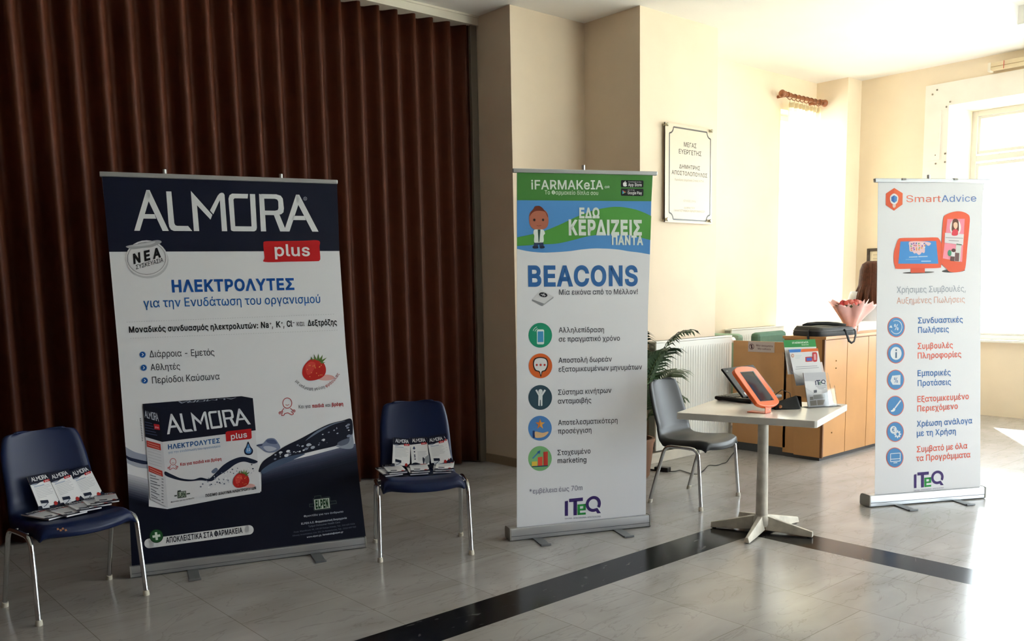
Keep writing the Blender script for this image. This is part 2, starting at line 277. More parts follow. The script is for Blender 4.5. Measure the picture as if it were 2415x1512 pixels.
[396,[207,-8,174,-5,144,3,117,16,93,35,72,58,56,85,44,116,37,150,34,187,37,225,44,260,56,291,72,318,93,341,117,360,144,374,174,382,207,384,260,377,305,356,340,322,362,277,303,262,290,289,270,311,242,325,207,330,184,328,163,321,145,310,130,296,118,278,108,258,102,236,98,212,96,187,98,163,102,139,108,117,118,97,130,80,145,66,163,55,184,49,207,46,243,52,271,66,292,89,304,117,363,102,354,78,341,56,306,21,261,-1]],
[424,[195,-8,165,-6,137,3,111,16,89,34,70,57,55,84,43,116,36,151,34,189,36,227,43,261,55,293,70,320,89,342,112,361,137,374,165,382,196,384,228,381,253,373,287,346,306,319,311,319,311,509,372,509,372,0,313,0,313,59,307,59,287,31,252,4,227,-5],[205,47,226,49,246,55,263,65,278,78,290,95,299,115,306,138,310,162,312,189,310,216,306,241,300,263,290,282,278,299,263,312,246,322,227,328,205,330,182,328,162,322,145,311,130,298,118,281,108,261,102,239,98,215,96,189,98,163,102,139,109,117,118,97,130,80,145,66,162,55,182,49]],
[404,[212,-8,177,-5,145,3,117,16,92,35,72,58,56,85,44,116,37,150,34,187,36,224,44,258,55,290,71,317,91,340,115,359,142,373,172,382,205,384,226,383,246,380,266,374,285,366,303,355,319,341,334,324,347,305,357,282,365,256,370,227,371,194,371,169,75,169,75,221,338,221,310,202,308,226,304,248,298,269,283,294,263,314,237,326,205,330,183,328,164,323,146,313,125,294,109,270,99,241,96,211,96,178,98,151,102,127,110,106,121,88,135,73,151,61,169,53,190,48,212,46,254,53,285,73,306,105,365,91,353,63,335,39,320,26,302,14,283,4,261,-3,237,-7]],
[254,[228,379,228,327,6,327,6,379],[81,0,81,432,84,461,96,486,113,505,135,519,161,527,187,530,222,527,243,521,227,468,215,472,195,474,171,470,154,460,145,443,142,419,142,0]],
[425,[207,-151,180,-149,156,-146,134,-140,105,-127,82,-110,64,-91,51,-69,101,-41,122,-66,154,-88,178,-95,207,-97,236,-95,261,-87,282,-75,298,-58,308,-34,311,-6,311,68,306,68,287,41,252,16,227,8,195,5,165,7,138,14,113,27,90,43,71,65,55,90,43,120,36,154,34,191,36,229,43,263,55,293,71,320,90,342,112,361,138,374,166,382,196,384,228,382,253,373,288,346,308,319,313,319,313,379,372,379,372,-9,370,-40,363,-67,350,-90,334,-109,314,-124,291,-136,265,-144,237,-149],[205,59,227,61,246,66,264,75,285,95,300,121,307,142,311,166,312,193,311,219,307,242,300,264,291,283,279,299,264,312,247,322,227,328,205,330,182,328,163,322,145,312,130,298,118,282,109,262,102,241,98,218,96,193,98,167,102,144,109,123,124,96,145,76,163,66,183,61]],
[410,[114,227,114,0,53,0,53,509,114,509,114,287,102,287,116,319,132,344,152,362,175,374,200,382,227,384,252,383,275,377,295,369,313,356,328,340,341,321,350,298,355,271,357,240,357,0,296,0,296,235,293,263,286,286,273,304,256,318,235,326,210,329,184,326,161,317,141,303,126,283,117,257]],
[167,[53,0,53,379,114,379,114,0],[84,443,67,446,54,455,44,468,41,483,44,499,54,512,67,521,84,524,100,521,114,512,123,499,126,483,123,468,114,455,100,446]],
[167,[53,379,114,379,114,-30,112,-52,108,-72,102,-90,86,-113,65,-129,47,-137,27,-141,4,-143,-10,-143,-10,-87,2,-87,25,-83,40,-72,50,-54,53,-29],[83,443,67,446,53,455,44,468,41,483,44,499,53,512,67,521,83,524,100,521,114,512,123,499,126,483,123,468,114,455,100,446]],
[381,[110,137,110,212,121,212,284,379,360,379,184,199,177,199],[53,0,53,509,114,509,114,0],[294,0,148,186,191,229,372,0]],
[189,[139,-2,112,0,91,8,74,20,62,37,55,59,53,84,53,509,114,509,114,99,115,77,120,62,130,54,146,52,160,53,170,54,181,3,162,-1]],
[610,[53,0,53,379,112,379,112,295,108,295,118,323,132,346,151,363,172,376,195,384,219,386,245,383,268,375,287,361,303,342,314,320,321,295,312,295,322,321,337,343,357,361,381,375,407,383,437,386,458,385,478,380,497,372,514,361,529,346,541,328,550,307,555,283,557,255,557,0,496,0,496,254,493,279,485,298,473,313,447,326,419,330,395,328,374,320,358,307,345,290,338,270,335,247,335,0,274,0,274,260,269,288,253,311,229,326,199,330,178,328,158,320,140,307,126,289,117,266,114,238,114,0]],
[410,[114,227,114,0,53,0,53,379,112,379,112,287,102,287,116,319,132,344,152,362,175,374,200,382,227,384,252,383,275,377,295,369,313,356,328,340,341,321,350,298,355,271,357,240,357,0,296,0,296,235,293,263,286,286,273,304,256,318,235,326,210,329,184,326,161,317,141,303,126,283,117,257]],
[415,[207,-8,174,-5,144,3,117,16,93,35,72,58,56,85,44,116,37,150,34,187,37,225,44,260,56,291,72,318,93,341,117,360,144,374,174,382,207,384,241,382,271,374,299,360,323,341,343,318,359,291,371,260,379,225,381,187,379,150,371,116,359,85,343,58,323,35,299,16,271,3,241,-5],[207,46,231,49,252,55,270,66,285,80,298,97,307,117,314,139,318,163,319,187,318,212,314,236,307,258,298,278,285,296,270,310,252,321,231,328,207,330,184,328,163,321,145,310,130,296,118,278,108,258,102,236,98,212,96,187,98,163,102,139,108,117,118,97,130,80,145,66,163,55,184,49]],
[424,[53,-143,53,379,112,379,112,319,118,319,137,346,171,373,197,381,229,384,259,382,287,374,313,361,335,342,354,320,370,293,381,261,388,227,390,189,388,151,381,116,370,84,355,57,336,34,313,16,288,3,260,-6,229,-8,198,-5,173,4,138,31,118,59,114,59,114,-143],[220,47,242,49,262,55,279,66,294,80,306,97,316,117,323,139,327,163,328,189,327,215,323,239,316,261,307,281,295,298,280,311,262,322,243,328,220,330,198,328,178,322,161,312,147,299,134,282,125,263,118,241,114,216,113,189,114,162,118,138,125,115,135,95,147,78,162,65,179,55,198,49]],
[424,[372,-143,311,-143,311,59,306,59,287,31,252,4,227,-5,195,-8,165,-6,137,3,111,16,89,34,70,57,55,84,43,116,36,151,34,189,36,227,43,261,55,293,70,320,89,342,112,361,137,374,165,382,196,384,228,381,253,373,287,346,307,319,313,319,313,379,372,379],[205,47,226,49,246,55,263,65,278,78,290,95,299,115,306,138,310,162,312,189,310,216,306,241,300,263,290,282,278,299,263,312,246,322,227,328,205,330,182,328,162,322,145,311,130,298,118,281,108,261,102,239,98,215,96,189,98,163,102,139,109,117,118,97,130,80,145,66,162,55,182,49]],
[259,[53,0,53,379,112,379,112,321,115,321,130,347,152,367,171,377,191,383,213,385,229,384,243,384,243,322,230,324,207,326,182,323,159,315,140,301,126,284,117,262,114,237,114,0]],
[365,[182,-8,157,-7,133,-3,112,3,93,12,76,24,62,38,50,54,41,73,36,94,94,107,105,79,124,60,150,49,181,45,206,47,227,53,244,62,262,81,268,103,265,121,254,136,237,147,212,155,149,170,118,180,92,192,72,208,58,227,50,249,47,274,49,295,55,314,65,332,79,347,95,360,115,370,137,378,161,383,187,384,212,383,234,379,254,372,279,358,299,339,314,316,324,290,268,277,258,298,243,316,219,328,187,333,156,329,131,317,114,299,109,277,112,258,124,243,144,232,172,223,229,209,261,200,287,187,306,171,320,153,328,131,331,107,329,85,323,65,312,47,298,31,281,18,260,6,236,-2,210,-7]],
[227,[204,379,204,327,6,327,6,379],[65,471,126,471,126,98,128,76,136,61,150,53,170,50,185,51,202,54,213,2,192,-3,168,-4,138,-1,113,7,92,21,77,41,68,64,65,93]],
[410,[182,-5,158,-3,135,2,115,11,97,23,82,39,69,59,60,82,54,109,53,139,53,379,114,379,114,144,116,117,124,94,137,75,154,61,175,53,200,50,226,53,249,62,268,77,283,97,293,122,296,153,296,379,357,379,357,0,298,0,298,92,307,92,294,60,277,35,257,17,234,5,209,-3]],
[389,[163,0,17,379,84,379,165,155,187,87,206,21,184,21,203,87,224,155,305,379,371,379,226,0]],
[567,[138,0,23,379,87,379,133,214,154,137,175,41,165,41,186,135,206,214,252,379,316,379,362,214,382,136,402,41,391,41,413,135,434,214,480,379,545,379,429,0,368,0,319,172,305,225,291,280,277,338,291,338,277,280,263,225,248,172,199,0]],
[379,[21,0,171,218,171,171,29,379,100,379,147,306,179,253,207,206,175,206,202,253,233,306,282,379,352,379,209,169,209,214,358,0,287,0,231,85,200,136,173,182,205,182,178,136,148,85,91,0]],
[389,[47,-139,61,-86,71,-87,104,-89,118,-84,130,-74,141,-58,151,-36,163,-1,17,379,84,379,165,155,187,87,206,21,184,21,202,87,224,155,305,379,371,379,204,-58,177,-107,159,-124,139,-136,117,-143,91,-145,65,-143]],
[380,[42,0,42,46,254,320,254,323,48,323,48,379,333,379,333,331,126,60,126,56,339,56,339,0]],
[463,[231,118,205,120,179,125,154,134,131,145,110,160,91,177,74,196,60,217,48,240,40,264,35,290,33,317,35,344,40,369,48,394,60,417,74,438,91,457,110,474,131,488,154,500,179,509,205,514,231,516,258,514,284,509,309,500,332,488,353,474,372,457,389,438,403,417,415,394,423,369,428,344,430,317,428,290,423,264,415,240,403,217,389,196,372,177,353,160,332,145,309,134,284,125,258,120],[231,166,258,169,284,175,307,187,328,202,347,220,362,241,373,265,380,290,382,317,380,344,373,369,362,393,347,414,328,432,307,447,284,458,258,465,231,467,205,465,180,458,156,447,135,432,116,414,101,393,90,369,83,344,81,317,83,290,90,265,101,241,116,220,135,202,156,187,180,175,205,169],[273,226,228,312,273,312,319,226],[161,226,161,409,253,409,279,402,302,383,309,368,311,350,309,332,302,316,278,295,250,287,185,287,185,319,239,319,257,327,264,337,267,350,264,364,257,372,239,378,203,378,203,226]],
[480,[16,0,201,509,276,509,463,0,395,0,287,302,264,372,232,478,245,478,213,371,191,302,85,0],[110,142,110,199,370,199,370,142],[46,408,58,509,123,509,89,408]],
[512,[154,0,154,509,466,509,466,452,218,452,218,286,449,286,449,229,218,229,218,57,469,57,469,0],[31,408,43,509,108,509,74,408]],
[480,[16,0,201,509,276,509,463,0,395,0,287,302,264,372,232,478,245,478,213,371,191,302,85,0],[110,142,110,199,370,199,370,142]],
[456,[60,0,60,509,241,509,274,507,304,501,329,491,350,477,367,461,381,442,390,421,396,398,398,374,395,344,387,320,373,301,356,286,315,267,315,262,339,257,363,245,385,227,402,203,411,184,416,161,418,136,416,111,410,88,400,67,386,48,368,31,344,18,317,8,284,2,247,0],[125,57,245,57,281,60,309,67,330,80,344,96,353,115,355,137,352,161,342,184,327,203,306,218,279,228,248,231,125,231],[125,285,238,285,265,288,288,296,308,309,323,326,333,348,336,372,333,393,326,412,313,429,294,442,270,449,240,452,125,452]],
[401,[370,509,370,452,125,452,125,0,60,0,60,509]],
[474,[16,0,203,509,271,509,457,0],[105,57,369,57,239,426,235,426]],
[419,[60,0,60,509,372,509,372,452,125,452,125,286,355,286,355,229,125,229,125,57,375,57,375,0]],
[438,[42,0,42,46,273,385,306,431,341,476,348,454,285,452,223,452,40,452,40,509,397,509,397,462,169,129,134,81,97,33,90,54,152,57,214,57,399,57,399,0]],
[517,[60,0,60,509,125,509,125,289,392,289,392,509,457,509,457,0,392,0,392,232,125,232,125,0]],
[533,[374,282,374,227,159,227,159,282],[267,-7,225,-3,186,7,150,25,119,49,92,79,70,115,53,157,44,203,40,254,44,305,53,352,70,393,92,429,119,459,150,484,186,501,225,512,267,516,309,512,348,501,384,484,415,459,442,429,464,393,480,352,490,305,493,254,490,203,480,157,464,115,442,79,415,49,384,25,348,7,309,-3],[267,53,296,55,324,63,349,76,372,94,392,116,408,144,420,176,428,213,430,254,428,295,420,332,408,365,392,392,372,415,349,433,324,446,296,453,267,456,237,453,210,445,184,433,161,415,142,392,125,364,113,332,106,295,103,254,106,213,113,176,125,144,142,117,161,94,184,76,210,63,237,55]],
[185,[125,509,125,0,60,0,60,509]],
[467,[104,145,104,216,139,261,174,303,212,344,364,509,448,509,231,276,228,276],[60,0,60,509,125,509,125,334,124,225,125,193,125,0],[372,0,188,259,228,309,449,0]],
[480,[16,0,201,509,276,509,463,0,395,0,287,302,264,372,232,478,245,478,213,371,191,302,85,0]],
[628,[60,0,60,509,152,509,277,187,287,159,299,123,311,84,322,49,307,49,318,83,330,121,342,158,352,187,476,509,568,509,568,0,504,0,504,291,504,327,505,369,506,413,507,457,513,457,498,409,482,363,467,322,456,291,342,0,286,0,170,291,159,321,145,361,129,408,112,457,119,457,120,416,121,372,122,328,122,291,122,0]],
[523,[60,0,60,509,136,509,343,183,363,151,388,107,414,55,405,54,401,108,399,157,399,195,399,509,463,509,463,0,387,0,202,290,177,331,148,381,108,452,119,454,122,384,124,328,125,291,125,0]],
[454,[45,0,45,57,409,57,409,0],[74,229,74,286,381,286,381,229],[48,452,48,509,406,509,406,452]],
[533,[267,-7,225,-3,186,7,150,25,119,49,92,79,70,115,53,157,44,203,40,254,44,305,53,352,70,393,92,429,119,459,150,484,186,501,225,512,267,516,309,512,348,501,384,484,415,459,442,429,464,393,480,352,490,305,493,254,490,203,480,157,464,115,442,79,415,49,384,25,348,7,309,-3],[267,53,296,55,324,63,349,76,372,94,392,116,408,144,420,176,428,213,430,254,428,295,420,332,408,365,392,392,372,415,349,433,324,446,296,453,267,456,237,453,210,445,184,433,161,415,142,392,125,364,113,332,106,295,103,254,106,213,113,176,125,144,142,117,161,94,184,76,210,63,237,55]],
[517,[457,509,457,0,392,0,392,452,125,452,125,0,60,0,60,509]],
[445,[60,0,60,509,235,509,272,506,305,499,332,487,356,471,375,452,390,430,400,404,407,377,409,348,407,318,400,291,390,265,375,243,356,223,332,207,305,195,272,188,235,186,109,186,109,242,233,242,257,244,279,248,297,256,318,272,333,294,342,319,344,348,342,376,333,402,318,423,297,439,279,446,257,451,232,452,125,452,125,0]],
[477,[43,0,43,50,191,205,219,232,245,256,266,276,266,248,245,267,219,291,191,318,55,459,55,509,430,509,430,452,225,452,171,452,125,454,120,466,144,446,172,421,205,388,315,273,315,251,204,134,167,96,135,66,108,43,113,54,164,56,225,57,433,57,433,0]],
[449,[32,452,32,509,417,509,417,452,257,452,257,0,193,0,193,452]],
[472,[203,0,203,208,16,509,91,509,192,344,222,292,250,230,224,230,251,293,280,344,381,509,455,509,268,208,268,0]],
[613,[283,21,238,24,196,34,158,51,124,73,95,101,72,133,54,170,44,210,40,254,44,298,54,339,72,376,95,408,124,436,158,458,196,475,238,485,283,488,329,488,375,485,417,475,455,458,489,436,518,408,541,376,559,339,569,298,573,254,569,210,559,170,541,133,518,101,489,73,455,51,417,34,375,24,329,21],[283,77,329,77,364,80,396,87,424,99,449,116,470,136,486,161,498,189,506,220,508,254,506,289,498,320,486,348,470,373,449,393,424,410,396,422,364,429,329,432,283,432,249,429,217,422,189,410,164,393,143,373,127,348,115,320,107,289,105,254,107,220,115,189,127,161,143,136,164,116,189,99,217,87,249,80],[275,-22,275,531,338,531,338,-22]],
[474,[18,0,217,284,217,236,29,509,104,509,178,400,204,361,223,329,243,292,232,292,252,329,272,361,298,400,374,509,446,509,259,239,259,287,456,0,382,0,292,129,268,165,250,195,230,231,244,231,225,196,206,166,182,129,91,0]],
[612,[490,509,552,509,552,377,551,341,546,307,538,277,527,250,513,226,496,206,476,188,453,174,426,163,397,155,364,150,329,149,283,149,248,150,216,155,187,163,160,174,137,188,117,206,100,226,86,250,74,277,66,307,62,341,60,377,60,509,123,509,123,381,124,341,130,307,139,278,151,254,169,235,190,221,216,211,247,205,283,203,329,203,365,205,397,211,423,221,444,235,461,254,474,278,483,307,488,341,490,381],[275,509,337,509,337,0,275,0]],
[536,[42,0,42,57,166,57,166,81,140,91,117,104,97,121,80,141,66,164,55,189,47,217,42,247,40,278,42,312,48,344,57,374,69,401,85,426,104,449,125,469,149,485,176,498,205,508,235,514,268,516,300,514,331,508,360,498,386,485,410,469,432,449,450,426,466,401,479,374,488,344,494,312,495,278,494,247,489,217,481,189,470,164,456,141,439,121,419,104,396,91,370,81,370,57,494,57,494,0,311,0,311,102,346,115,375,136,399,163,417,195,427,234,431,277,428,313,422,344,410,373,395,397,376,418,354,434,328,446,299,453,268,455,237,453,208,446,182,434,160,418,141,397,125,373,114,344,107,313,105,277,109,234,119,196,136,163,160,136,190,116,225,102,225,0]],
[462,[202,-8,170,-5,141,3,115,17,91,36,72,59,55,86,44,117,37,151,34,188,37,225,44,259,56,290,72,318,92,341,116,360,143,373,172,382,204,384,228,383,249,379,268,371,292,356,311,337,339,291,353,242,376,242,378,191,435,0,377,0,330,191,317,234,295,280,279,300,259,316,235,326,206,330,185,328,165,322,148,313,132,299,120,283,110,264,102,241,98,216,96,188,98,160,102,135,109,113,119,93,131,77,146,64,172,51,203,46,231,50,256,61,276,77,293,97,317,144,330,189,372,379,429,379,378,189,376,139,356,139,339,90,310,42,290,22,266,6,247,-2,226,-7],[186,429,198,529,263,529,229,429]],
[371,[189,-7,161,-5,135,-1,111,7,89,17,71,30,56,45,44,62,38,81,36,102,42,136,51,152,65,167,84,180,109,190,129,195,152,197,179,198,231,198,231,169,186,169,161,167,140,161,123,151,110,139,102,124,100,107,106,83,125,64,143,55,166,49,192,47,236,55,251,64,263,76,277,111,337,99,331,78,323,59,312,42,298,28,281,15,262,6,241,-1,216,-5],[180,182,154,183,131,185,111,190,87,199,69,211,57,225,49,241,43,273,45,295,51,315,61,333,75,348,92,361,113,371,136,379,161,383,189,384,214,383,237,379,258,373,284,359,304,340,320,316,330,287,272,273,261,297,245,315,221,327,188,331,165,329,145,324,128,314,111,296,105,272,110,251,125,235,141,227,162,222,186,220,231,220,231,182],[168,429,180,529,244,529,210,429]],
[410,[114,227,114,0,53,0,53,379,112,379,112,287,102,287,116,319,132,344,152,362,175,374,200,382,227,384,252,383,275,377,295,369,313,356,328,340,341,321,350,298,355,271,357,240,357,-143,296,-143,296,235,293,263,286,286,273,304,256,318,235,326,210,329,184,326,161,317,141,303,126,283,117,257],[189,429,201,529,266,529,231,429]],
[189,[139,-2,112,0,91,8,74,20,62,37,55,59,53,84,53,379,114,379,114,99,115,77,120,62,130,54,146,52,160,53,170,54,181,3,162,-1],[62,429,74,529,139,529,105,429]],
[462,[202,-8,170,-5,141,3,115,17,91,36,72,59,55,86,44,117,37,151,34,188,37,225,44,259,56,290,72,318,92,341,116,360,143,373,172,382,204,384,228,383,249,379,268,371,292,356,311,337,339,291,353,242,376,242,378,191,435,0,377,0,330,191,317,234,295,280,279,300,259,316,235,326,206,330,185,328,165,322,148,313,132,299,120,283,110,264,102,241,98,216,96,188,98,160,102,135,109,113,119,93,131,77,146,64,172,51,203,46,231,50,256,61,276,77,293,97,317,144,330,189,372,379,429,379,378,189,376,139,356,139,339,90,310,42,290,22,266,6,247,-2,226,-7]],
[414,[53,-143,53,376,55,402,61,427,72,449,86,468,104,484,125,498,150,508,176,514,205,516,233,514,259,508,283,498,303,485,321,470,335,451,345,430,352,406,354,381,352,358,346,337,336,319,323,304,306,292,286,281,264,274,239,268,212,265,212,283,241,280,269,275,294,266,317,255,337,241,353,223,366,201,373,176,376,146,373,117,367,91,356,67,341,45,322,27,301,13,276,2,249,-5,220,-7,193,-5,168,2,147,14,129,31,115,54,106,83,114,84,114,-143],[212,50,241,53,266,62,287,76,302,96,312,119,315,147,312,174,304,197,290,216,272,231,250,239,224,242,176,242,176,298,204,298,230,300,251,308,269,320,283,336,291,357,294,380,291,403,283,422,270,438,252,449,230,456,205,459,179,456,157,449,138,437,125,420,116,400,114,377,114,139,117,115,125,94,139,76,158,62,183,53]],
[389,[165,-7,17,379,84,379,165,155,187,87,206,21,184,21,203,87,224,155,305,379,371,379,224,-7],[164,-143,164,3,225,3,225,-143]],
[406,[203,-8,171,-6,141,1,115,13,91,29,71,49,55,73,44,101,36,132,34,167,36,202,44,234,55,261,71,285,91,304,115,320,141,331,171,338,203,340,203,332,153,345,116,362,94,386,86,418,91,446,106,468,122,480,142,490,166,498,195,504,228,508,265,509,322,509,322,454,251,454,193,450,159,436,151,425,148,412,154,393,171,377,201,363,245,350,271,340,296,327,317,309,336,288,351,263,362,235,367,214,370,192,371,168,369,133,362,101,350,73,334,49,315,29,291,13,265,1,235,-6],[203,46,234,50,260,60,281,77,297,100,304,120,308,142,309,167,308,193,304,216,297,237,281,263,260,283,234,294,203,298,172,294,146,283,124,264,109,237,102,217,97,193,96,167,97,142,102,119,109,100,124,77,145,60,172,50]],
[371,[189,-7,161,-5,135,-1,111,7,89,17,71,30,56,45,44,62,38,81,36,102,42,136,51,152,65,167,84,180,109,190,129,195,152,197,179,198,231,198,231,169,186,169,161,167,140,161,123,151,110,139,102,124,100,107,106,83,125,64,143,55,166,49,192,47,236,55,251,64,263,76,277,111,337,99,331,78,323,59,312,42,298,28,281,15,262,6,241,-1,216,-5],[180,182,154,183,131,185,111,190,87,199,69,211,57,225,49,241,43,273,45,295,51,315,61,333,75,348,92,361,113,371,136,379,161,383,189,384,214,383,237,379,258,373,284,359,304,340,320,316,330,287,272,273,261,297,245,315,221,327,188,331,165,329,145,324,128,314,111,296,105,272,110,251,125,235,141,227,162,222,186,220,231,220,231,182]],
[353,[263,-98,263,-32,259,-13,246,-3,223,0,197,0,165,2,136,7,110,16,88,29,69,44,54,63,43,84,36,108,34,135,36,157,40,178,48,197,86,258,146,335,191,392,223,429,251,458,275,480,274,459,247,457,218,455,188,454,160,454,49,454,49,509,317,509,317,462,190,299,137,231,106,184,98,162,96,138,99,111,109,89,126,73,148,62,175,55,207,53,224,53,254,51,278,44,297,33,310,17,319,-5,321,-31,321,-98]],
[410,[114,227,114,0,53,0,53,379,112,379,112,287,102,287,116,319,132,344,152,362,175,374,200,382,227,384,252,383,275,377,295,369,313,356,328,340,341,321,350,298,355,271,357,240,357,-143,296,-143,296,235,293,263,286,286,273,304,256,318,235,326,210,329,184,326,161,317,141,303,126,283,117,257]],
[432,[216,-8,181,-5,150,5,122,23,98,46,78,75,62,109,50,149,43,194,40,243,40,266,43,315,50,360,62,399,78,434,98,463,122,486,150,503,181,513,216,517,250,513,281,503,309,486,333,463,354,434,370,399,382,360,389,315,391,266,391,243,389,194,382,149,370,109,354,75,333,46,309,23,281,5,250,-5],[216,46,249,52,277,68,300,95,316,131,326,177,329,231,329,277,326,332,316,378,300,414,277,441,249,457,216,462,182,457,154,441,132,414,115,378,105,332,102,277,102,231,105,177,115,131,132,95,154,68,182,52],[85,229,85,280,348,280,348,229]],
[189,[139,-2,112,0,91,8,74,20,62,37,55,59,53,84,53,379,114,379,114,99,115,77,120,62,130,54,146,52,160,53,170,54,181,3,162,-1]],
[364,[114,379,114,0,53,0,53,379],[356,379,174,167,90,167,90,212,145,212,282,379],[278,0,139,169,171,213,354,0]],
[443,[17,0,163,382,154,407,133,445,121,454,107,459,74,458,65,456,51,510,69,514,95,516,120,514,142,507,162,495,180,478,195,456,208,429,332,102,354,65,366,55,379,50,412,51,421,52,435,-1,417,-5,391,-7,366,-5,344,2,324,13,307,30,292,52,279,80,225,224,203,292,184,358,206,358,187,293,165,224,84,0]],
[407,[53,-143,53,379,114,379,114,150,117,118,126,92,141,72,160,59,182,51,206,48,231,51,252,59,271,73,285,92,293,118,296,150,296,379,357,379,357,86,359,70,365,60,377,54,394,53,404,53,404,0,392,0,363,2,339,10,321,22,308,39,300,60,298,86,298,120,312,120,311,96,307,76,301,58,289,36,274,20,240,0,206,-5,172,0,138,20,123,36,111,58,105,76,101,96,100,120,114,120,114,-143]],
[406,[180,0,65,303,50,323,26,329,17,329,17,382,28,382,50,380,70,376,87,368,107,351,121,326,183,155,204,87,223,21,201,21,220,87,241,155,323,379,389,379,244,0]],
[386,[284,-98,284,-32,281,-13,269,-3,245,0,208,0,159,4,118,16,84,36,58,63,43,96,38,135,41,165,50,191,64,212,81,229,125,252,174,264,220,267,220,260,167,264,116,278,94,291,78,308,67,330,64,359,66,382,72,402,83,419,105,438,132,451,195,464,195,462,61,457,61,509,332,509,332,460,286,457,238,452,198,444,166,432,143,415,130,393,125,366,128,344,137,325,152,309,173,297,199,290,231,288,308,288,308,233,224,233,187,231,156,223,132,209,114,191,103,168,100,141,103,115,113,94,130,76,152,64,181,56,215,53,246,53,276,51,300,44,319,33,332,17,340,-5,343,-31,343,-98]],
[415,[207,-8,174,-5,144,3,117,16,93,35,72,58,56,85,44,116,37,150,34,187,37,225,44,260,56,291,72,318,93,341,117,360,144,374,174,382,207,384,241,382,271,374,299,360,323,341,343,318,359,291,371,260,379,225,381,187,379,150,371,116,359,85,343,58,323,35,299,16,271,3,241,-5],[207,46,231,49,252,55,270,66,285,80,298,97,307,117,314,139,318,163,319,187,318,212,314,236,307,258,298,278,285,296,270,310,252,321,231,328,207,330,184,328,163,321,145,310,130,296,118,278,108,258,102,236,98,212,96,187,98,163,102,139,108,117,118,97,130,80,145,66,163,55,184,49]],
[424,[366,-2,340,0,318,8,301,20,289,38,282,59,280,84,280,361,341,361,341,99,343,77,348,62,357,54,374,52,388,52,397,54,408,3,390,-1],[76,0,76,361,137,361,137,0],[14,327,14,379,408,379,408,327]],
[424,[53,-143,53,189,55,228,62,262,74,293,89,320,109,342,132,361,159,374,189,382,222,384,254,382,284,374,311,361,334,343,353,320,369,293,381,262,388,228,390,189,388,151,381,117,370,85,354,58,335,35,313,16,288,3,260,-5,229,-8,198,-5,172,4,138,31,118,59,114,59,114,-143],[220,47,243,49,262,55,280,66,295,80,307,97,316,117,323,139,327,163,328,190,327,215,323,239,316,261,307,281,295,297,281,311,264,322,244,328,221,330,199,328,180,322,162,312,147,299,135,283,125,263,118,241,114,217,113,190,114,163,118,138,125,115,135,95,147,79,162,65,179,55,198,49]],
[394,[290,-98,290,-43,286,-25,276,-11,260,-3,240,0,207,0,174,3,144,10,117,23,93,40,72,61,56,87,44,117,37,150,34,187,37,225,44,260,56,291,72,318,93,341,117,360,144,374,174,382,207,384,260,377,305,356,340,322,362,277,303,262,290,289,270,311,242,325,207,330,184,328,163,321,145,310,130,296,118,278,108,258,102,236,98,212,96,187,98,163,102,140,108,119,118,100,130,84,145,71,163,61,184,55,207,53,240,53,271,50,297,42,319,28,335,9,345,-15,349,-42,349,-98]],
[434,[207,-8,174,-5,144,3,117,16,92,35,72,58,56,85,44,116,37,150,34,187,37,224,44,258,56,288,72,315,93,337,117,355,144,369,174,377,207,379,419,379,419,327,256,327,207,325,184,323,163,316,145,306,130,293,118,276,108,257,102,235,98,212,96,187,98,163,102,139,108,117,118,97,130,80,145,66,163,55,184,49,207,46,231,49,252,55,270,66,285,80,298,97,307,117,314,139,318,163,319,187,318,212,314,235,307,257,298,276,285,293,270,306,252,316,231,323,207,325,207,342,232,341,256,337,278,332,298,324,316,314,333,301,347,287,359,270,368,251,375,229,380,205,381,179,379,144,371,112,359,83,343,56,323,34,299,16,271,3,241,-6]],
[325,[236,-4,205,-1,180,7,159,21,144,41,135,64,132,93,132,325,6,325,6,379,319,379,319,325,193,325,193,98,196,76,203,61,217,53,238,50,253,51,269,54,280,2,260,-3]],
[410,[205,-7,174,-5,147,1,122,11,102,24,84,41,71,61,61,85,55,112,53,142,53,379,114,379,114,145,116,116,124,92,137,73,154,60,177,52,205,49,233,52,255,60,273,73,286,92,293,116,296,145,296,379,357,379,357,142,355,112,349,85,339,61,326,41,308,24,288,11,263,1,236,-5]],
[501,[219,-143,219,270,220,294,224,315,231,333,245,356,265,373,290,383,320,386,348,384,373,376,397,363,417,345,434,323,448,296,458,267,464,234,466,198,463,156,455,119,440,86,420,58,395,34,364,16,330,3,291,-6,249,-8,241,-8,200,-6,164,3,131,16,103,34,79,57,60,85,45,116,37,151,34,189,36,219,41,247,48,275,60,301,73,324,90,344,110,361,132,374,156,382,171,330,149,321,130,306,115,286,104,260,99,240,96,219,95,195,97,164,103,137,112,113,125,93,141,76,161,63,184,54,211,48,241,46,249,46,281,48,310,54,335,63,357,76,374,93,388,113,398,138,404,166,406,199,405,224,401,247,396,268,384,294,368,315,348,327,325,332,300,326,285,308,280,280,280,-143]],
[394,[24,-143,182,157,210,157,316,-50,331,-75,347,-85,373,-87,388,-87,388,-143,373,-143,326,-138,308,-130,293,-118,266,-76,196,62,89,-143],[175,99,78,285,62,314,47,324,22,326,6,326,6,382,22,382,68,377,86,369,100,356,129,311,197,180,304,379,369,379,218,99]],
[541,[240,-7,202,-4,168,4,138,17,113,35,91,58,75,87,62,119,55,156,53,198,53,379,114,379,114,198,115,166,120,138,128,114,140,94,154,77,171,64,191,55,214,50,240,48,301,48,326,50,349,55,370,64,387,77,401,94,412,114,421,138,425,166,427,198,427,379,488,379,488,198,486,156,478,119,466,87,449,58,428,35,402,17,372,4,339,-4,301,-7],[240,-143,240,471,301,471,301,-143]],
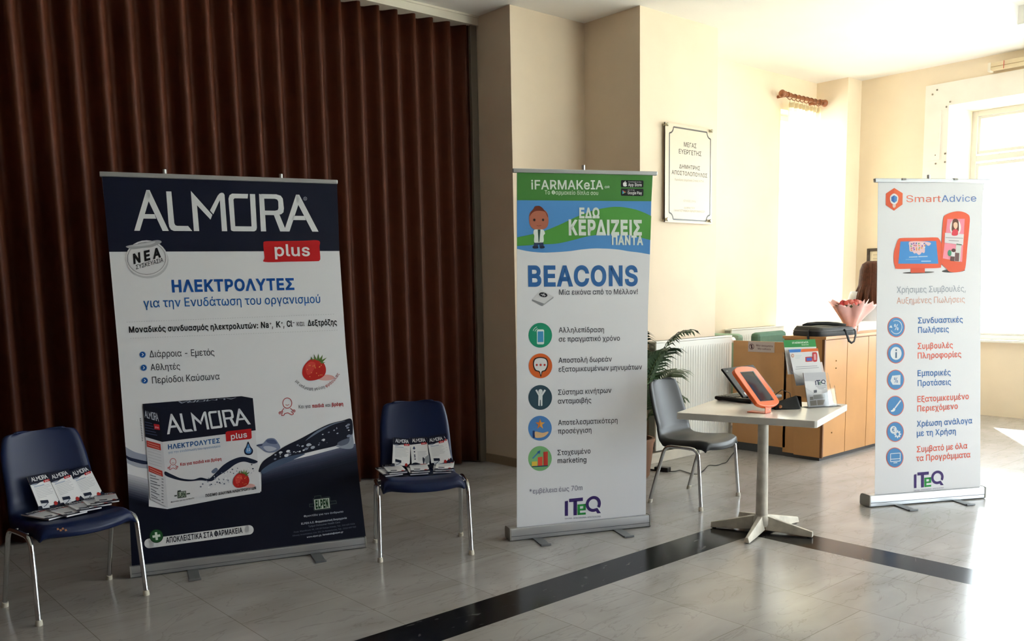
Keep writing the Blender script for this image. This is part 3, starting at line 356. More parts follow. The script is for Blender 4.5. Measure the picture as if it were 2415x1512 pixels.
[560,[175,-5,149,-3,125,3,102,14,83,29,66,49,52,73,42,101,36,133,34,170,36,203,40,233,47,262,57,288,67,312,80,333,116,379,185,379,143,326,131,305,119,282,109,257,102,230,97,201,96,170,98,134,105,104,117,80,133,63,153,52,177,49,199,52,217,62,232,78,242,100,249,128,251,163,251,245,310,245,310,163,312,128,318,100,327,78,341,62,359,52,382,49,406,52,426,63,443,80,454,104,462,134,464,170,462,202,458,232,450,259,440,284,429,307,416,328,375,379,443,379,480,334,492,313,503,289,512,263,520,235,524,203,525,170,523,133,517,100,507,72,494,49,477,29,457,14,435,3,410,-3,384,-5,353,-2,328,7,308,21,293,40,273,88,285,88,277,62,265,39,249,20,229,6,204,-3]],
[415,[207,-8,174,-5,144,3,117,16,93,35,72,58,56,85,44,116,37,150,34,187,37,225,44,260,56,291,72,318,93,341,117,360,144,374,174,382,207,384,241,382,271,374,299,360,323,341,343,318,359,291,371,260,379,225,381,187,379,150,371,116,359,85,343,58,323,35,299,16,271,3,241,-5],[207,46,231,49,252,55,270,66,285,80,298,97,307,117,314,139,318,163,319,187,318,212,314,236,307,258,298,278,285,296,270,310,252,321,231,328,207,330,184,328,163,321,145,310,130,296,118,278,108,258,102,236,98,212,96,187,98,163,102,139,108,117,118,97,130,80,145,66,163,55,184,49],[186,429,198,529,263,529,229,429]],
[410,[205,-7,174,-5,147,1,122,11,102,24,84,41,71,61,61,85,55,112,53,142,53,379,114,379,114,145,116,116,124,92,137,73,154,60,177,52,205,49,233,52,255,60,273,73,286,92,293,116,296,145,296,379,357,379,357,142,355,112,349,85,339,61,326,41,308,24,288,11,263,1,236,-5],[184,429,196,529,260,529,226,429]],
[560,[175,-5,149,-3,125,3,102,14,83,29,66,49,52,73,42,101,36,133,34,170,36,203,40,233,47,262,57,288,67,312,80,333,116,379,185,379,143,326,131,305,119,282,109,257,102,230,97,201,96,170,98,134,105,104,117,80,133,63,153,52,177,49,199,52,217,62,232,78,242,100,249,128,251,163,251,245,310,245,310,163,312,128,318,100,327,78,341,62,359,52,382,49,406,52,426,63,443,80,454,104,462,134,464,170,462,202,458,232,450,259,440,284,429,307,416,328,375,379,443,379,480,334,492,313,503,289,512,263,520,235,524,203,525,170,523,133,517,100,507,72,494,49,477,29,457,14,435,3,410,-3,384,-5,353,-2,328,7,308,21,293,40,273,88,285,88,277,62,265,39,249,20,229,6,204,-3],[259,429,271,529,336,529,302,429]],
[464,[364,329,341,279,16,279,34,329],[321,229,298,179,16,179,34,229],[423,463,398,409,366,433,329,450,288,456,261,453,236,446,213,433,193,415,175,392,161,365,150,333,143,296,141,254,143,213,150,176,161,144,175,116,193,94,213,76,236,63,261,55,288,53,329,59,365,74,396,96,422,43,403,28,383,15,361,6,337,-1,313,-5,288,-7,249,-3,212,7,179,25,150,49,125,79,105,115,90,156,81,203,78,254,81,305,90,352,105,393,125,430,150,460,179,484,212,501,249,512,288,516,313,514,337,510,361,502,383,492,404,479]]]
CHARS = sorted(set("ABCDEFGHIJKLMNOPQRSTUVWXYZabcdefghijklmnopqrstuvwxyz0123456789ΑΒΓΔΕΖΗΘΙΚΛΜΝΞΟΠΡΣΤΥΦΧΨΩαβγδεζηθικλμνξοπρστυφχψωςάέήίόύώΈΆ*-+.,:!%€@/®&'"))
GLYPH = {}
for _c, _o in zip(CHARS, OUTLINES):
    GLYPH[_c] = (_o[0], [list(zip(k[0::2], k[1::2])) for k in _o[1:]])
GLYPH['σ'] = (434, GLYPH['ο'][1] + [[(207, 327), (207, 379), (419, 379), (419, 327)]])   # round bowl with its bar
CAP = 509.0
def area2(p): return sum(p[i][0] * p[(i + 1) % len(p)][1] - p[(i + 1) % len(p)][0] * p[i][1] for i in range(len(p)))
def inside(pt, poly):
    x, y = pt; c = False; n = len(poly)
    for i in range(n):
        x0, y0 = poly[i]; x1, y1 = poly[(i + 1) % n]
        if (y0 > y) != (y1 > y) and x < (x1 - x0) * (y - y0) / (y1 - y0) + x0: c = not c
    return c
_gl = {}
def glyph_mesh(ch, bold):
    """2-D triangles of one letter, stroke fattened by bold units"""
    if (ch, bold) in _gl: return _gl[ch, bold]
    adv, polys = GLYPH[ch]; out = []
    outer = [q for q in polys if area2(q) < 0]; holes = [q for q in polys if area2(q) >= 0]
    for o in outer:
        hs = [h for h in holes if inside(h[0], o)]
        rings = [[Vector((x, y, 0)) for x, y in k] for k in [o] + hs]
        out.append(([p for k in [o] + hs for p in k], tessellate_polygon(rings)))
    if bold > 0:                                   # a band along every contour, mitred at the corners
        for p in polys:
            n = len(p); q = []
            for i in range(n):
                a, b, c = p[i - 1], p[i], p[(i + 1) % n]
                d0 = Vector((b[0] - a[0], b[1] - a[1])); d1 = Vector((c[0] - b[0], c[1] - b[1]))
                d0.normalize(); d1.normalize()
                nn = Vector((-d0.y - d1.y, d0.x + d1.x)); l2 = nn.length_squared / 2
                nn = nn / max(.7, l2) if nn.length > 1e-6 else Vector((-d1.y, d1.x))
                q.append((b[0] + nn.x * bold, b[1] + nn.y * bold))
            for i in range(n):
                j = (i + 1) % n
                out.append(([p[i], p[j], q[j], q[i]], [(0, 1, 2), (0, 2, 3)]))
    _gl[ch, bold] = (adv, out)
    return _gl[ch, bold]

def flow(pts, k=5):
    """smooth open line through the points"""
    out = []
    for i in range(len(pts) - 1):
        p0, p1, p2, p3 = pts[max(i - 1, 0)], pts[i], pts[i + 1], pts[min(i + 2, len(pts) - 1)]
        for j in range(k):
            t = j / k
            out.append(tuple(.5 * (2 * p1[d] + (p2[d] - p0[d]) * t + (2 * p0[d] - 5 * p1[d] + 4 * p2[d] - p3[d]) * t * t + (3 * p1[d] - p0[d] - 3 * p2[d] + p3[d]) * t ** 3) for d in (0, 1)))
    return out + [tuple(pts[-1])]

class Print:
    """flat artwork on a plane: O + a*ex + b*ey. Points are metres on the plane, or, with sight=True, photo points seen on it."""
    LIFT = 0.0005
    def __init__(s, mb, O, ex, ey, sight=False):
        s.mb = mb; s.O = Vector(O); s.ex = Vector(ex).normalized(); s.ey = Vector(ey).normalized()
        s.n = s.ex.cross(s.ey).normalized(); s.sight = sight; s.c = (0, 0, 1); s.q = None
    def to(s, p):
        if s.q:                                    # unit square inside a four-cornered area (bl, br, tr, tl)
            u, v = p; a, b, c, d = s.q
            p = tuple(a[k] * (1 - u) * (1 - v) + b[k] * u * (1 - v) + c[k] * u * v + d[k] * (1 - u) * v for k in (0, 1))
        if not s.sight: return (p[0], p[1])
        x, y = s.c[0] + p[0] / s.c[2], s.c[1] + p[1] / s.c[2]
        w = hit(x, y, s.n, s.O) - s.O
        return (w.dot(s.ex), w.dot(s.ey))
    def P3(s, ab, lay): return s.O + s.ex * ab[0] + s.ey * ab[1] + s.n * (lay * s.LIFT)
    def raw(s, ring, material, lay):
        tri = tessellate_polygon([[Vector((a, b, 0)) for a, b in ring]])
        s.mb.add([s.P3(p, lay) for p in ring], [tuple(t) for t in tri], material)
    def poly(s, pts, col, lay=1):
        s.raw([s.to(p) for p in pts], ink(col) if isinstance(col, str) else col, lay)
    def smooth(s, pts, col, lay=1, k=5):
        n = len(pts); out = []
        for i in range(n):
            p0, p1, p2, p3 = pts[i - 1], pts[i], pts[(i + 1) % n], pts[(i + 2) % n]
            for j in range(k):
                t = j / k
                out.append(tuple(.5 * (2 * p1[d] + (p2[d] - p0[d]) * t + (2 * p0[d] - 5 * p1[d] + 4 * p2[d] - p3[d]) * t * t + (3 * p1[d] - p0[d] - 3 * p2[d] + p3[d]) * t ** 3) for d in (0, 1)))
        s.poly(out, col, lay)
    def oval(s, c, rx, ry, col, lay=1, n=28, rot=0.0):
        cr, sr = math.cos(rot), math.sin(rot)
        s.poly([(c[0] + rx * math.cos(t) * cr - ry * math.sin(t) * sr, c[1] + rx * math.cos(t) * sr + ry * math.sin(t) * cr) for t in [2 * math.pi * i / n for i in range(n)]], col, lay)
    def ring(s, c, rx, ry, w, col, lay=1, a0=0.0, a1=360.0, n=32):
        ts = [R(a0 + (a1 - a0) * i / n) for i in range(n + 1)]
        for i in range(n):
            t, u = ts[i], ts[i + 1]
            s.poly([(c[0] + rx * math.cos(t), c[1] - ry * math.sin(t)), (c[0] + rx * math.cos(u), c[1] - ry * math.sin(u)),
                    (c[0] + (rx - w) * math.cos(u), c[1] - (ry - w) * math.sin(u)), (c[0] + (rx - w) * math.cos(t), c[1] - (ry - w) * math.sin(t))], col, lay)
    def line(s, pts, w, col, lay=1, cap=False):
        for i in range(len(pts) - 1):
            a, b = Vector(pts[i]), Vector(pts[i + 1]); d = (b - a)
            if d.length < 1e-9: continue
            d.normalize(); n = Vector((-d.y, d.x)) * w / 2
            if i < len(pts) - 2: b = b + d * w * .2
            s.poly([tuple(a + n), tuple(b + n), tuple(b - n), tuple(a - n)], col, lay)
        if cap:
            for p in (pts[0], pts[-1]): s.oval(p, w / 2, w / 2, col, lay, 20)
    def text(s, string, p0, p1, h, col, lay=1, bold=0, sp=0):
        """lettering fitted between two baseline points, capital height h"""
        m = ink(col); x = 0; lay_out = []
        for ch in string:
            if ch == ' ': x += 185 + sp; continue
            adv, parts = glyph_mesh(ch, bold)
            lay_out.append((x, parts)); x += adv + sp + bold * 1.5
        W = max(1.0, x - sp - 30)
        a = Vector(s.to(p0)); b = Vector(s.to(p1))
        if s.sight or s.q:
            v = Vector(s.to((p0[0], p0[1] - h) if not s.q else (p0[0], p0[1] + h)))
            up = Vector((0, (v - a).y))
            if s.q: up = v - a
        else:
            d = (b - a).normalized(); up = Vector((-d.y, d.x)) * h
        ux = (b - a) / W; uy = up / CAP
        for x0, parts in lay_out:
            for flat, tri in parts:
                s.mb.add([s.P3(a + ux * (x0 + px - 15) + uy * py, lay) for px, py in flat], [tuple(t) for t in tri], m)
    def arc_text(s, string, path, h, col, lay=1, bold=0, cols=None):
        P = [Vector(p) for p in path]
        L = [0]
        for i in range(len(P) - 1): L.append(L[-1] + (P[i + 1] - P[i]).length)
        wid = [145 if c == ' ' else GLYPH[c][0] for c in string]; tot = sum(wid); x = 0
        for c, w, k in zip(string, wid, range(len(string))):
            d0, d1 = x / tot * L[-1], (x + w * .9) / tot * L[-1]; x += w
            def at(d):
                for i in range(len(P) - 1):
                    if d <= L[i + 1] or i == len(P) - 2: return P[i] + (P[i + 1] - P[i]) * ((d - L[i]) / (L[i + 1] - L[i]))
            if c == ' ': continue
            a, b = at(d0), at(d1); d = (b - a).normalized(); up = Vector((d.y, -d.x))
            A = Vector(s.to(tuple(a))); B = Vector(s.to(tuple(b))); U = Vector(s.to(tuple(a + up * h))) - A
            adv, parts = glyph_mesh(c, bold); ux = (B - A) / adv; uy = U / CAP
            for flat, tri in parts:
                s.mb.add([s.P3(A + ux * px + uy * py, lay) for px, py in flat], [tuple(t) for t in tri], ink(cols(k) if cols else col))

# the wordmark with the cut-out O, traced as strokes in a 1490 x 310 field
def _word():
    A = lambda o, t: [[(o, 0), (o + 45, 0), (o + 130, t * .86), (o + 114, t), (o + 98, t)], [(o + 98, t), (o + 124, t), (o + 280, 0), (o + 230, 0), (o + 100, t * .83)],
                      [(o + 62, 95), (o + 178, 95), (o + 164, 130), (o + 76, 130)]]
    L = [[(258, 310), (300, 310), (324, 62), (332, 46), (346, 40), (436, 40), (470, 0), (322, 0), (298, 10), (284, 32), (278, 60)]]
    Mm = [[(458, 318), (632, 130), (618, 92), (508, 205), (526, 0), (483, 0)], [(613, 165), (676, 285), (692, 303), (708, 309), (722, 306), (731, 292), (753, 0), (710, 0), (693, 250), (640, 135)]]
    O = [[(763, 262), (772, 290), (792, 303), (922, 303), (918, 266), (812, 266), (803, 256), (818, 36), (783, 10)], [(936, 303), (978, 303), (993, 30), (988, 10), (972, 0), (802, 0), (786, 6), (783, 20), (800, 40), (950, 40)]]
    Rr = [[(1010, 305), (1052, 300), (1052, 262), (1068, 0), (1026, 0)], [(1010, 290), (1030, 305), (1150, 305), (1186, 294), (1203, 270), (1212, 190), (1208, 158), (1190, 142), (1150, 134), (1048, 134), (1048, 170), (1140, 170), (1162, 176), (1168, 192), (1166, 246), (1158, 262), (1140, 268), (1050, 268)],
          [(1130, 136), (1176, 138), (1232, 0), (1182, 0)]]
    return A(0, 318) + L + Mm + O + Rr + A(1212, 306)
WORD = [[(x / 1492, y / 310) for x, y in p] for p in _word()]
def wordmark(pr, quad, col, lay):
    pr.q = quad
    for p in WORD: pr.poly(p, col, lay)
    pr.q = None
def iteq(pr, quad, lay, main='#3a2668', e='#2f9a4a', sub='#8a8aa0'):
    """purple letters with a small green square e, in a field of unit size"""
    pr.q = quad
    pr.poly([(0, 0), (.085, .0), (.085, .9), (0, .88)], main, lay)
    pr.poly([(.115, .80), (.115, 1), (.5, 1), (.5, .80)], main, lay)
    pr.poly([(.24, .0), (.335, .0), (.335, .85), (.24, .85)], main, lay)
    for r in ([(.35, 0), (.42, 0), (.42, .62), (.35, .62)], [(.35, 0), (.58, 0), (.58, .12), (.35, .12)], [(.35, .25), (.58, .25), (.58, .36), (.35, .36)], [(.35, .5), (.58, .5), (.58, .62), (.35, .62)], [(.51, .25), (.58, .25), (.58, .62), (.51, .62)]):
        pr.poly(r, e, lay)
    for i in range(32):
        t, u = 2 * math.pi * i / 32, 2 * math.pi * (i + 1) / 32
        if 292 < math.degrees(t) < 322: continue
        f = lambda a, k: (.79 + .21 * k * math.cos(a), .57 + .45 * k * math.sin(a))
        pr.poly([f(t, 1), f(u, 1), f(u, .62), f(t, .62)], main, lay)
    pr.poly([(.82, .3), (.90, .33), (1.0, .02), (.90, .02)], main, lay)
    if sub: pr.text('ΕΙΚΟΝΑ   ΕΠΙΚΟΙΝΩΝΙΑ   ΑΠΟΤΕΛΕΣΜΑ', (0, -.2), (1, -.2), .09, sub, lay)
    pr.q = None

# ------------------------------------------------------------------ materials of the setting
def floor_material():
    m = bpy.data.materials.new('marble_tiles'); m.use_nodes = True
    nt = m.node_tree; N = nt.nodes.new; Lk = nt.links.new; b = nt.nodes['Principled BSDF']
    tc = N('ShaderNodeTexCoord'); sx = N('ShaderNodeSeparateXYZ'); cx = N('ShaderNodeCombineXYZ')
    Lk(tc.outputs['Object'], sx.inputs[0])
    ax = N('ShaderNodeMath'); ax.operation = 'ADD'; ax.inputs[1].default_value = -1.04 + 0.513 * 12
    ay = N('ShaderNodeMath'); ay.operation = 'ADD'; ay.inputs[1].default_value = -3.60 + 0.76 * 20
    Lk(sx.outputs[0], ax.inputs[0]); Lk(sx.outputs[1], ay.inputs[0]); Lk(ay.outputs[0], cx.inputs[0]); Lk(ax.outputs[0], cx.inputs[1])
    br = N('ShaderNodeTexBrick'); br.offset = .33; br.offset_frequency = 2
    br.inputs['Scale'].default_value = 1; br.inputs['Mortar Size'].default_value = .0019; br.inputs['Mortar Smooth'].default_value = .2
    br.inputs['Brick Width'].default_value = .76; br.inputs['Row Height'].default_value = .513
    br.inputs['Color1'].default_value = lin('#a9a6a6'); br.inputs['Color2'].default_value = lin('#b0adae'); br.inputs['Mortar'].default_value = lin('#8a8580')
    br.inputs['Bias'].default_value = 0
    Lk(cx.outputs[0], br.inputs['Vector'])
    # soft clouds
    n1 = N('ShaderNodeTexNoise'); n1.inputs['Scale'].default_value = 1.5; n1.inputs['Detail'].default_value = 8; n1.inputs['Distortion'].default_value = .8
    mp = N('ShaderNodeMapping'); mp.inputs['Scale'].default_value = (1.0, 2.4, 1); mp.inputs['Rotation'].default_value = (0, 0, .35)
    Lk(tc.outputs['Object'], mp.inputs[0]); Lk(mp.outputs[0], n1.inputs['Vector'])
    r1 = N('ShaderNodeValToRGB'); r1.color_ramp.elements[0].position = .33; r1.color_ramp.elements[1].position = .68
    r1.color_ramp.elements[0].color = (.74, .71, .68, 1); r1.color_ramp.elements[1].color = (1.04, 1.03, 1.02, 1)
    Lk(n1.outputs['Fac'], r1.inputs[0])
    mx = N('ShaderNodeMix'); mx.data_type = 'RGBA'; mx.blend_type = 'MULTIPLY'; mx.inputs[0].default_value = .75
    Lk(br.outputs['Color'], mx.inputs[6]); Lk(r1.outputs[0], mx.inputs[7])
    # grey veins
    n2 = N('ShaderNodeTexNoise'); n2.inputs['Scale'].default_value = 1.7; n2.inputs['Detail'].default_value = 9; n2.inputs['Distortion'].default_value = 2.2
    mp2 = N('ShaderNodeMapping'); mp2.inputs['Scale'].default_value = (.8, 2.6, 1); mp2.inputs['Rotation'].default_value = (0, 0, -.5)
    Lk(tc.outputs['Object'], mp2.inputs[0]); Lk(mp2.outputs[0], n2.inputs['Vector'])
    r2 = N('ShaderNodeValToRGB'); e = r2.color_ramp.elements
    e[0].position = .485; e[0].color = (1, 1, 1, 1); e[1].position = .515; e[1].color = (1, 1, 1, 1)
    k = e.new(.5); k.color = (.52, .50, .48, 1)
    Lk(n2.outputs['Fac'], r2.inputs[0])
    mx2 = N('ShaderNodeMix'); mx2.data_type = 'RGBA'; mx2.blend_type = 'MULTIPLY'; mx2.inputs[0].default_value = .4
    Lk(mx.outputs[2], mx2.inputs[6]); Lk(r2.outputs[0], mx2.inputs[7])
    Lk(mx2.outputs[2], b.inputs['Base Color'])
    n3 = N('ShaderNodeTexNoise'); n3.inputs['Scale'].default_value = 5; n3.inputs['Detail'].default_value = 4
    Lk(tc.outputs['Object'], n3.inputs['Vector'])
    mr = N('ShaderNodeMapRange'); mr.inputs[3].default_value = .13; mr.inputs[4].default_value = .27
    b.inputs['Specular IOR Level'].default_value = .38
    Lk(n3.outputs['Fac'], mr.inputs[0]); Lk(mr.outputs[0], b.inputs['Roughness'])
    return m

def dark_marble():
    m = bpy.data.materials.new('black_marble'); m.use_nodes = True
    nt = m.node_tree; N = nt.nodes.new; Lk = nt.links.new; b = nt.nodes['Principled BSDF']
    tc = N('ShaderNodeTexCoord'); n1 = N('ShaderNodeTexNoise'); n1.inputs['Scale'].default_value = 9; n1.inputs['Detail'].default_value = 8; n1.inputs['Distortion'].default_value = 1.2
    mp = N('ShaderNodeMapping'); mp.inputs['Scale'].default_value = (.8, 2.2, 1)
    Lk(tc.outputs['Object'], mp.inputs[0]); Lk(mp.outputs[0], n1.inputs['Vector'])
    r = N('ShaderNodeValToRGB'); e = r.color_ramp.elements
    e[0].position = .62; e[0].color = lin('#17171a'); e[1].position = .78; e[1].color = lin('#6c6a6a')
    Lk(n1.outputs['Fac'], r.inputs[0]); Lk(r.outputs[0], b.inputs['Base Color'])
    b.inputs['Roughness'].default_value = .16; b.inputs['Specular IOR Level'].default_value = .2
    return m

def glass_material(name, tint='#f4faf8', gloss=.08):
    m = bpy.data.materials.new(name); m.use_nodes = True
    nt = m.node_tree; N = nt.nodes.new; Lk = nt.links.new
    nt.nodes.remove(nt.nodes['Principled BSDF'])
    t = N('ShaderNodeBsdfTransparent'); t.inputs[0].default_value = lin(tint)
    g = N('ShaderNodeBsdfGlossy'); g.inputs['Roughness'].default_value = .03
    fr = N('ShaderNodeFresnel'); fr.inputs[0].default_value = 1.3
    ml = N('ShaderNodeMath'); ml.operation = 'MULTIPLY'; ml.inputs[1].default_value = gloss * 10
    Lk(fr.outputs[0], ml.inputs[0])
    mx = N('ShaderNodeMixShader'); Lk(ml.outputs[0], mx.inputs[0]); Lk(t.outputs[0], mx.inputs[1]); Lk(g.outputs[0], mx.inputs[2])
    Lk(mx.outputs[0], nt.nodes['Material Output'].inputs[0])
    return m

WALL = mat('wall_paint_cream', '#dfcdb7', .75, noise=.035, scale=2.5)
WALLY = mat('far_wall_pale_yellow', '#f1e2cb', .75, noise=.03, scale=2.5)  # far walls get a paler yellow tone than the cream ones
CEIL = mat('ceiling_paint', '#f3f0ec', .8, noise=.02, scale=2)
STONE = mat('white_marble_plinth', '#d9d3c9', .3, noise=.08, scale=6)
BOARD = mat('painted_board_surround', '#f4eee6', .55, noise=.03, scale=5)
BOLT = mat('bolt_head', '#8a7f6c', .5)
ALU = mat('window_aluminium', '#dededc', .4)
GLASS = glass_material('window_glass')
CHROME = mat('chrome', '#d0d2d3', .12, 1.0)
STEEL = mat('brushed_steel', '#a9abb0', .32, .9)
WHITE = mat('white_enamel', '#eeeeea', .35)

# ------------------------------------------------------------------ floor with its black L-shaped border
mb = MB()
FM, DM = floor_material(), dark_marble()
xs = [-3.2, 4.285, 4.525, 10.05]; ys = [-4.75, 2.838, 3.09, 6.0]
for i in range(3):
    for j in range(3):
        dark = (j == 1 and i < 2) or (i == 1 and j < 2)
        mb.add([(xs[i], ys[j], 0), (xs[i + 1], ys[j], 0), (xs[i + 1], ys[j + 1], 0), (xs[i], ys[j + 1], 0)], [(0, 1, 2, 3)], DM if dark else FM)
mb.add([(-3.2, -4.75, -.2), (10.05, -4.75, -.2), (10.05, 6, -.2), (-3.2, 6, -.2)], [(3, 2, 1, 0)], FM)
struct(mb.build('floor'))

# ------------------------------------------------------------------ ceiling with one recessed panel
mb = MB()
hx0, hx1, hy0, hy1 = 3.2, 8.36, .3, 3.05
for a, b, c, d in ((-3.2, 10.05, hy1, 6.0), (-3.2, 10.05, -4.75, hy0), (-3.2, hx0, hy0, hy1), (hx1, 10.05, hy0, hy1)):
    mb.box(a, b, c, d, H, H + .4, CEIL)
mb.box(hx0, hx1, hy0, hy1, H + .36, H + .4, CEIL)
for a, b, c, d in ((hx0, hx1, hy1 - .16, hy1), (hx0, hx1, hy0, hy0 + .16), (hx0, hx0 + .16, hy0 + .16, hy1 - .16), (hx1 - .16, hx1, hy0 + .16, hy1 - .16)):
    mb.box(a, b, c, d, H + .14, H + .36, CEIL)
t = .03
for a, b, c, d in ((hx0 - t, hx1 + t, hy1, hy1 + t), (hx0 - t, hx1 + t, hy0 - t, hy0), (hx0 - t, hx0, hy0, hy1), (hx1, hx1 + t, hy0, hy1)):
    mb.box(a, b, c, d, H - .012, H, WHITE)
struct(mb.build('ceiling'))

# ------------------------------------------------------------------ walls
mb = MB(); mb.box(-3.2, 4.66, 5.85, 6.0, 0, H, WALL); struct(mb.build('wall_back'))          # behind the accordion curtain
mb = MB(); mb.box(4.66, 5.46, 5.27, 6.0, 0, H, WALL); struct(mb.build('wall_left_pier'))
mb = MB(); mb.box(5.46, 6.45, 4.68, 6.0, 0, H, WALL); struct(mb.build('wall_right_pier'))
mb = MB()
mb.box(6.45, 8.36, 5.28, 5.56, 0, H, WALLY)
mb.box(8.36, 9.05, 5.28, 5.56, 0, .92, WALLY)
mb.box(8.36, 9.05, 5.28, 5.56, 3.20, H, WALLY)
struct(mb.build('wall_far_back'))
mb = MB(); mb.box(9.05, 9.33, 4.92, 5.56, 0, H, WALLY); struct(mb.build('wall_corner_pier'))
mb = MB()
OY0, OY1, OZ = -1.10, 3.988, 3.137
mb.box(9.33, 10.05, OY1, 5.56, 0, H, WALLY)
mb.box(9.33, 10.05, OY0, OY1, OZ, H, WALLY)
mb.box(9.33, 10.05, -1.5, OY0, 0, H, WALLY)
mb.box(9.33, 10.05, -4.3, -1.5, 3.15, H, WALLY); mb.box(9.33, 10.05, -4.3, -1.5, 0, .35, WALLY)
mb.box(9.33, 10.05, -4.75, -4.3, 0, H, WALLY)
mb.box(9.88, 10.0, OY0, OY1, 0, .78, WALLY)
struct(mb.build('wall_right'))
UNSEEN_DARK = mat('dark_unseen_wall', '#5f4433', .5, noise=.15, scale=3)  # invented dark finish for the unseen walls, cuts bounce light
mb = MB()
mb.box(-3.35, -3.2, -4.75, 6.0, 0, H, UNSEEN_DARK); struct(mb.build('wall_left'))
mb = MB()
mb.box(-3.2, 6.2, -4.75, -4.5, 0, H, UNSEEN_DARK); mb.box(9.25, 9.33, -4.75, -4.5, 0, H, UNSEEN_DARK); mb.box(6.2, 9.25, -4.75, -4.5, 3.05, H, UNSEEN_DARK)
struct(mb.build('wall_front'))

# painted boards with bolts around the far opening
mb = MB()
for a, b, c, d in ((4.225, OY1, 0, 3.36), (OY1, OY0, OZ, 3.36), (OY0, OY0 - .22, 0, 3.36)):
    mb.box(9.305, 9.33, min(a, b), max(a, b), c, d, BOARD)
mb.box(9.296, 9.306, 4.06, 4.18, 2.62, 3.10, BOARD)
for px in ((2210, 212), (2199, 223), (2241, 240), (2232, 252), (2206, 366), (2228.5, 362.5), (2206.5, 386), (2228.5, 382)):
    p = atX(px[0], px[1], 9.30)
    mb.ball(p, (.006, .009, .009), BOLT, 10, 6)
struct(mb.build('trim_1', smooth=40))
# marble plinth under the near radiator
mb = MB(); mb.box(5.30, 6.46, 4.575, 4.685, 0, .085, STONE); mb.box(6.40, 6.62, 4.56, 4.70, 0, .02, STONE)
struct(mb.build('trim_2', bevel=.004))
# skirting along the first pier
mb = MB(); mb.box(4.648, 4.66, 5.27, 5.80, 0, .07, mat('skirting', '#9d8a72', .5)); mb.box(4.648, 5.45, 5.258, 5.27, 0, .07, mat('skirting'))
struct(mb.build('baseboard_back'))

# ------------------------------------------------------------------ windows
def frame_bars(mb, X, y0, y1, z0, z1, w, d, m):
    mb.box(X - d, X, y0, y0 + w, z0, z1, m); mb.box(X - d, X, y1 - w, y1, z0, z1, m)
    mb.box(X - d, X, y0 + w, y1 - w, z0, z0 + w, m); mb.box(X - d, X, y0 + w, y1 - w, z1 - w, z1, m)
def window_unit(name, X, y0, y1, z0, z1, cols, zt):
    root = bpy.data.objects.new(name, None); COL.objects.link(root); root.location = (X, (y0 + y1) / 2, z0); struct(root)
    mb = MB(); frame_bars(mb, X, y0, y1, z0, z1, .055, .08, ALU)
    w = (y1 - y0) / cols
    for i in range(cols): mb.box(X - .078, X - .002, y0 + w * i + (.055 if i == 0 else .03), y0 + w * (i + 1) - (.055 if i == cols - 1 else .03), zt - .03, zt + .03, ALU)
    for i in range(1, cols): mb.box(X - .078, X - .002, y0 + w * i - .03, y0 + w * i + .03, z0 + .055, z1 - .055, ALU)
    mb.build('window_frame', root, bevel=.004)
    for i in range(cols):
        for a, b in ((z0, zt), (zt, z1)):
            u0, u1, v0, v1 = y0 + w * i + .045, y0 + w * (i + 1) - .045, a + .045, b - .045
            mb = MB(); frame_bars(mb, X - .013, u0, u1, v0, v1, .035, .05, ALU)
            sash = mb.build('sash', root, bevel=.003)
            mb = MB(); mb.box(X - .038, X - .032, u0 + .03, u1 - .03, v0 + .03, v1 - .03, GLASS); mb.build('pane', sash)
    return root
window_unit('window_1', 9.95, OY0, OY1, .79, OZ, 4, 2.66)
mb = MB(); mb.box(9.80, 9.98, OY0, OY1, .775, .80, WHITE); struct(mb.build('trim_3', bevel=.004))
window_unit('window_2', 9.95, -4.3, -1.5, .35, 3.15, 3, 2.5)
# corner window behind the net curtain
root = bpy.data.objects.new('window_3', None); COL.objects.link(root); root.location = (8.705, 5.5, .92); struct(root)
mb = MB()
for a, b, c, d in ((8.36, 8.42, .92, 3.2), (8.99, 9.05, .92, 3.2), (8.42, 8.99, .92, .98), (8.42, 8.99, 3.14, 3.2), (8.42, 8.99, 2.4, 2.45)):
    mb.box(a, b, 5.46, 5.53, c, d, ALU)
mb.build('window_frame', root, bevel=.004)
for a, b in ((.97, 2.41), (2.44, 3.15)):
    mb = MB(); mb.box(8.41, 9.0, 5.49, 5.496, a, b, GLASS); mb.build('pane', root)
# unseen glazed entrance behind the camera, added and placed for fill light
root = bpy.data.objects.new('fill_door', None); COL.objects.link(root); root.location = (7.7, -4.6, 0); struct(root)
mb = MB()
for i in range(6): mb.box(6.2 + i * .61 - (0 if i == 0 else .03), 6.2 + i * .61 + (.03 if i < 5 else 0), -4.65, -4.57, 0, 3.05, ALU)
for z in (0, 2.25, 2.97): mb.box(6.2, 9.25, -4.645, -4.575, z, z + .08, ALU)
mb.build('door_frame', root, bevel=.004)
for i in range(5):
    mb = MB(); mb.box(6.23 + i * .61, 6.78 + i * .61, -4.614, -4.606, .08, 2.97, GLASS); mb.build('pane', root)

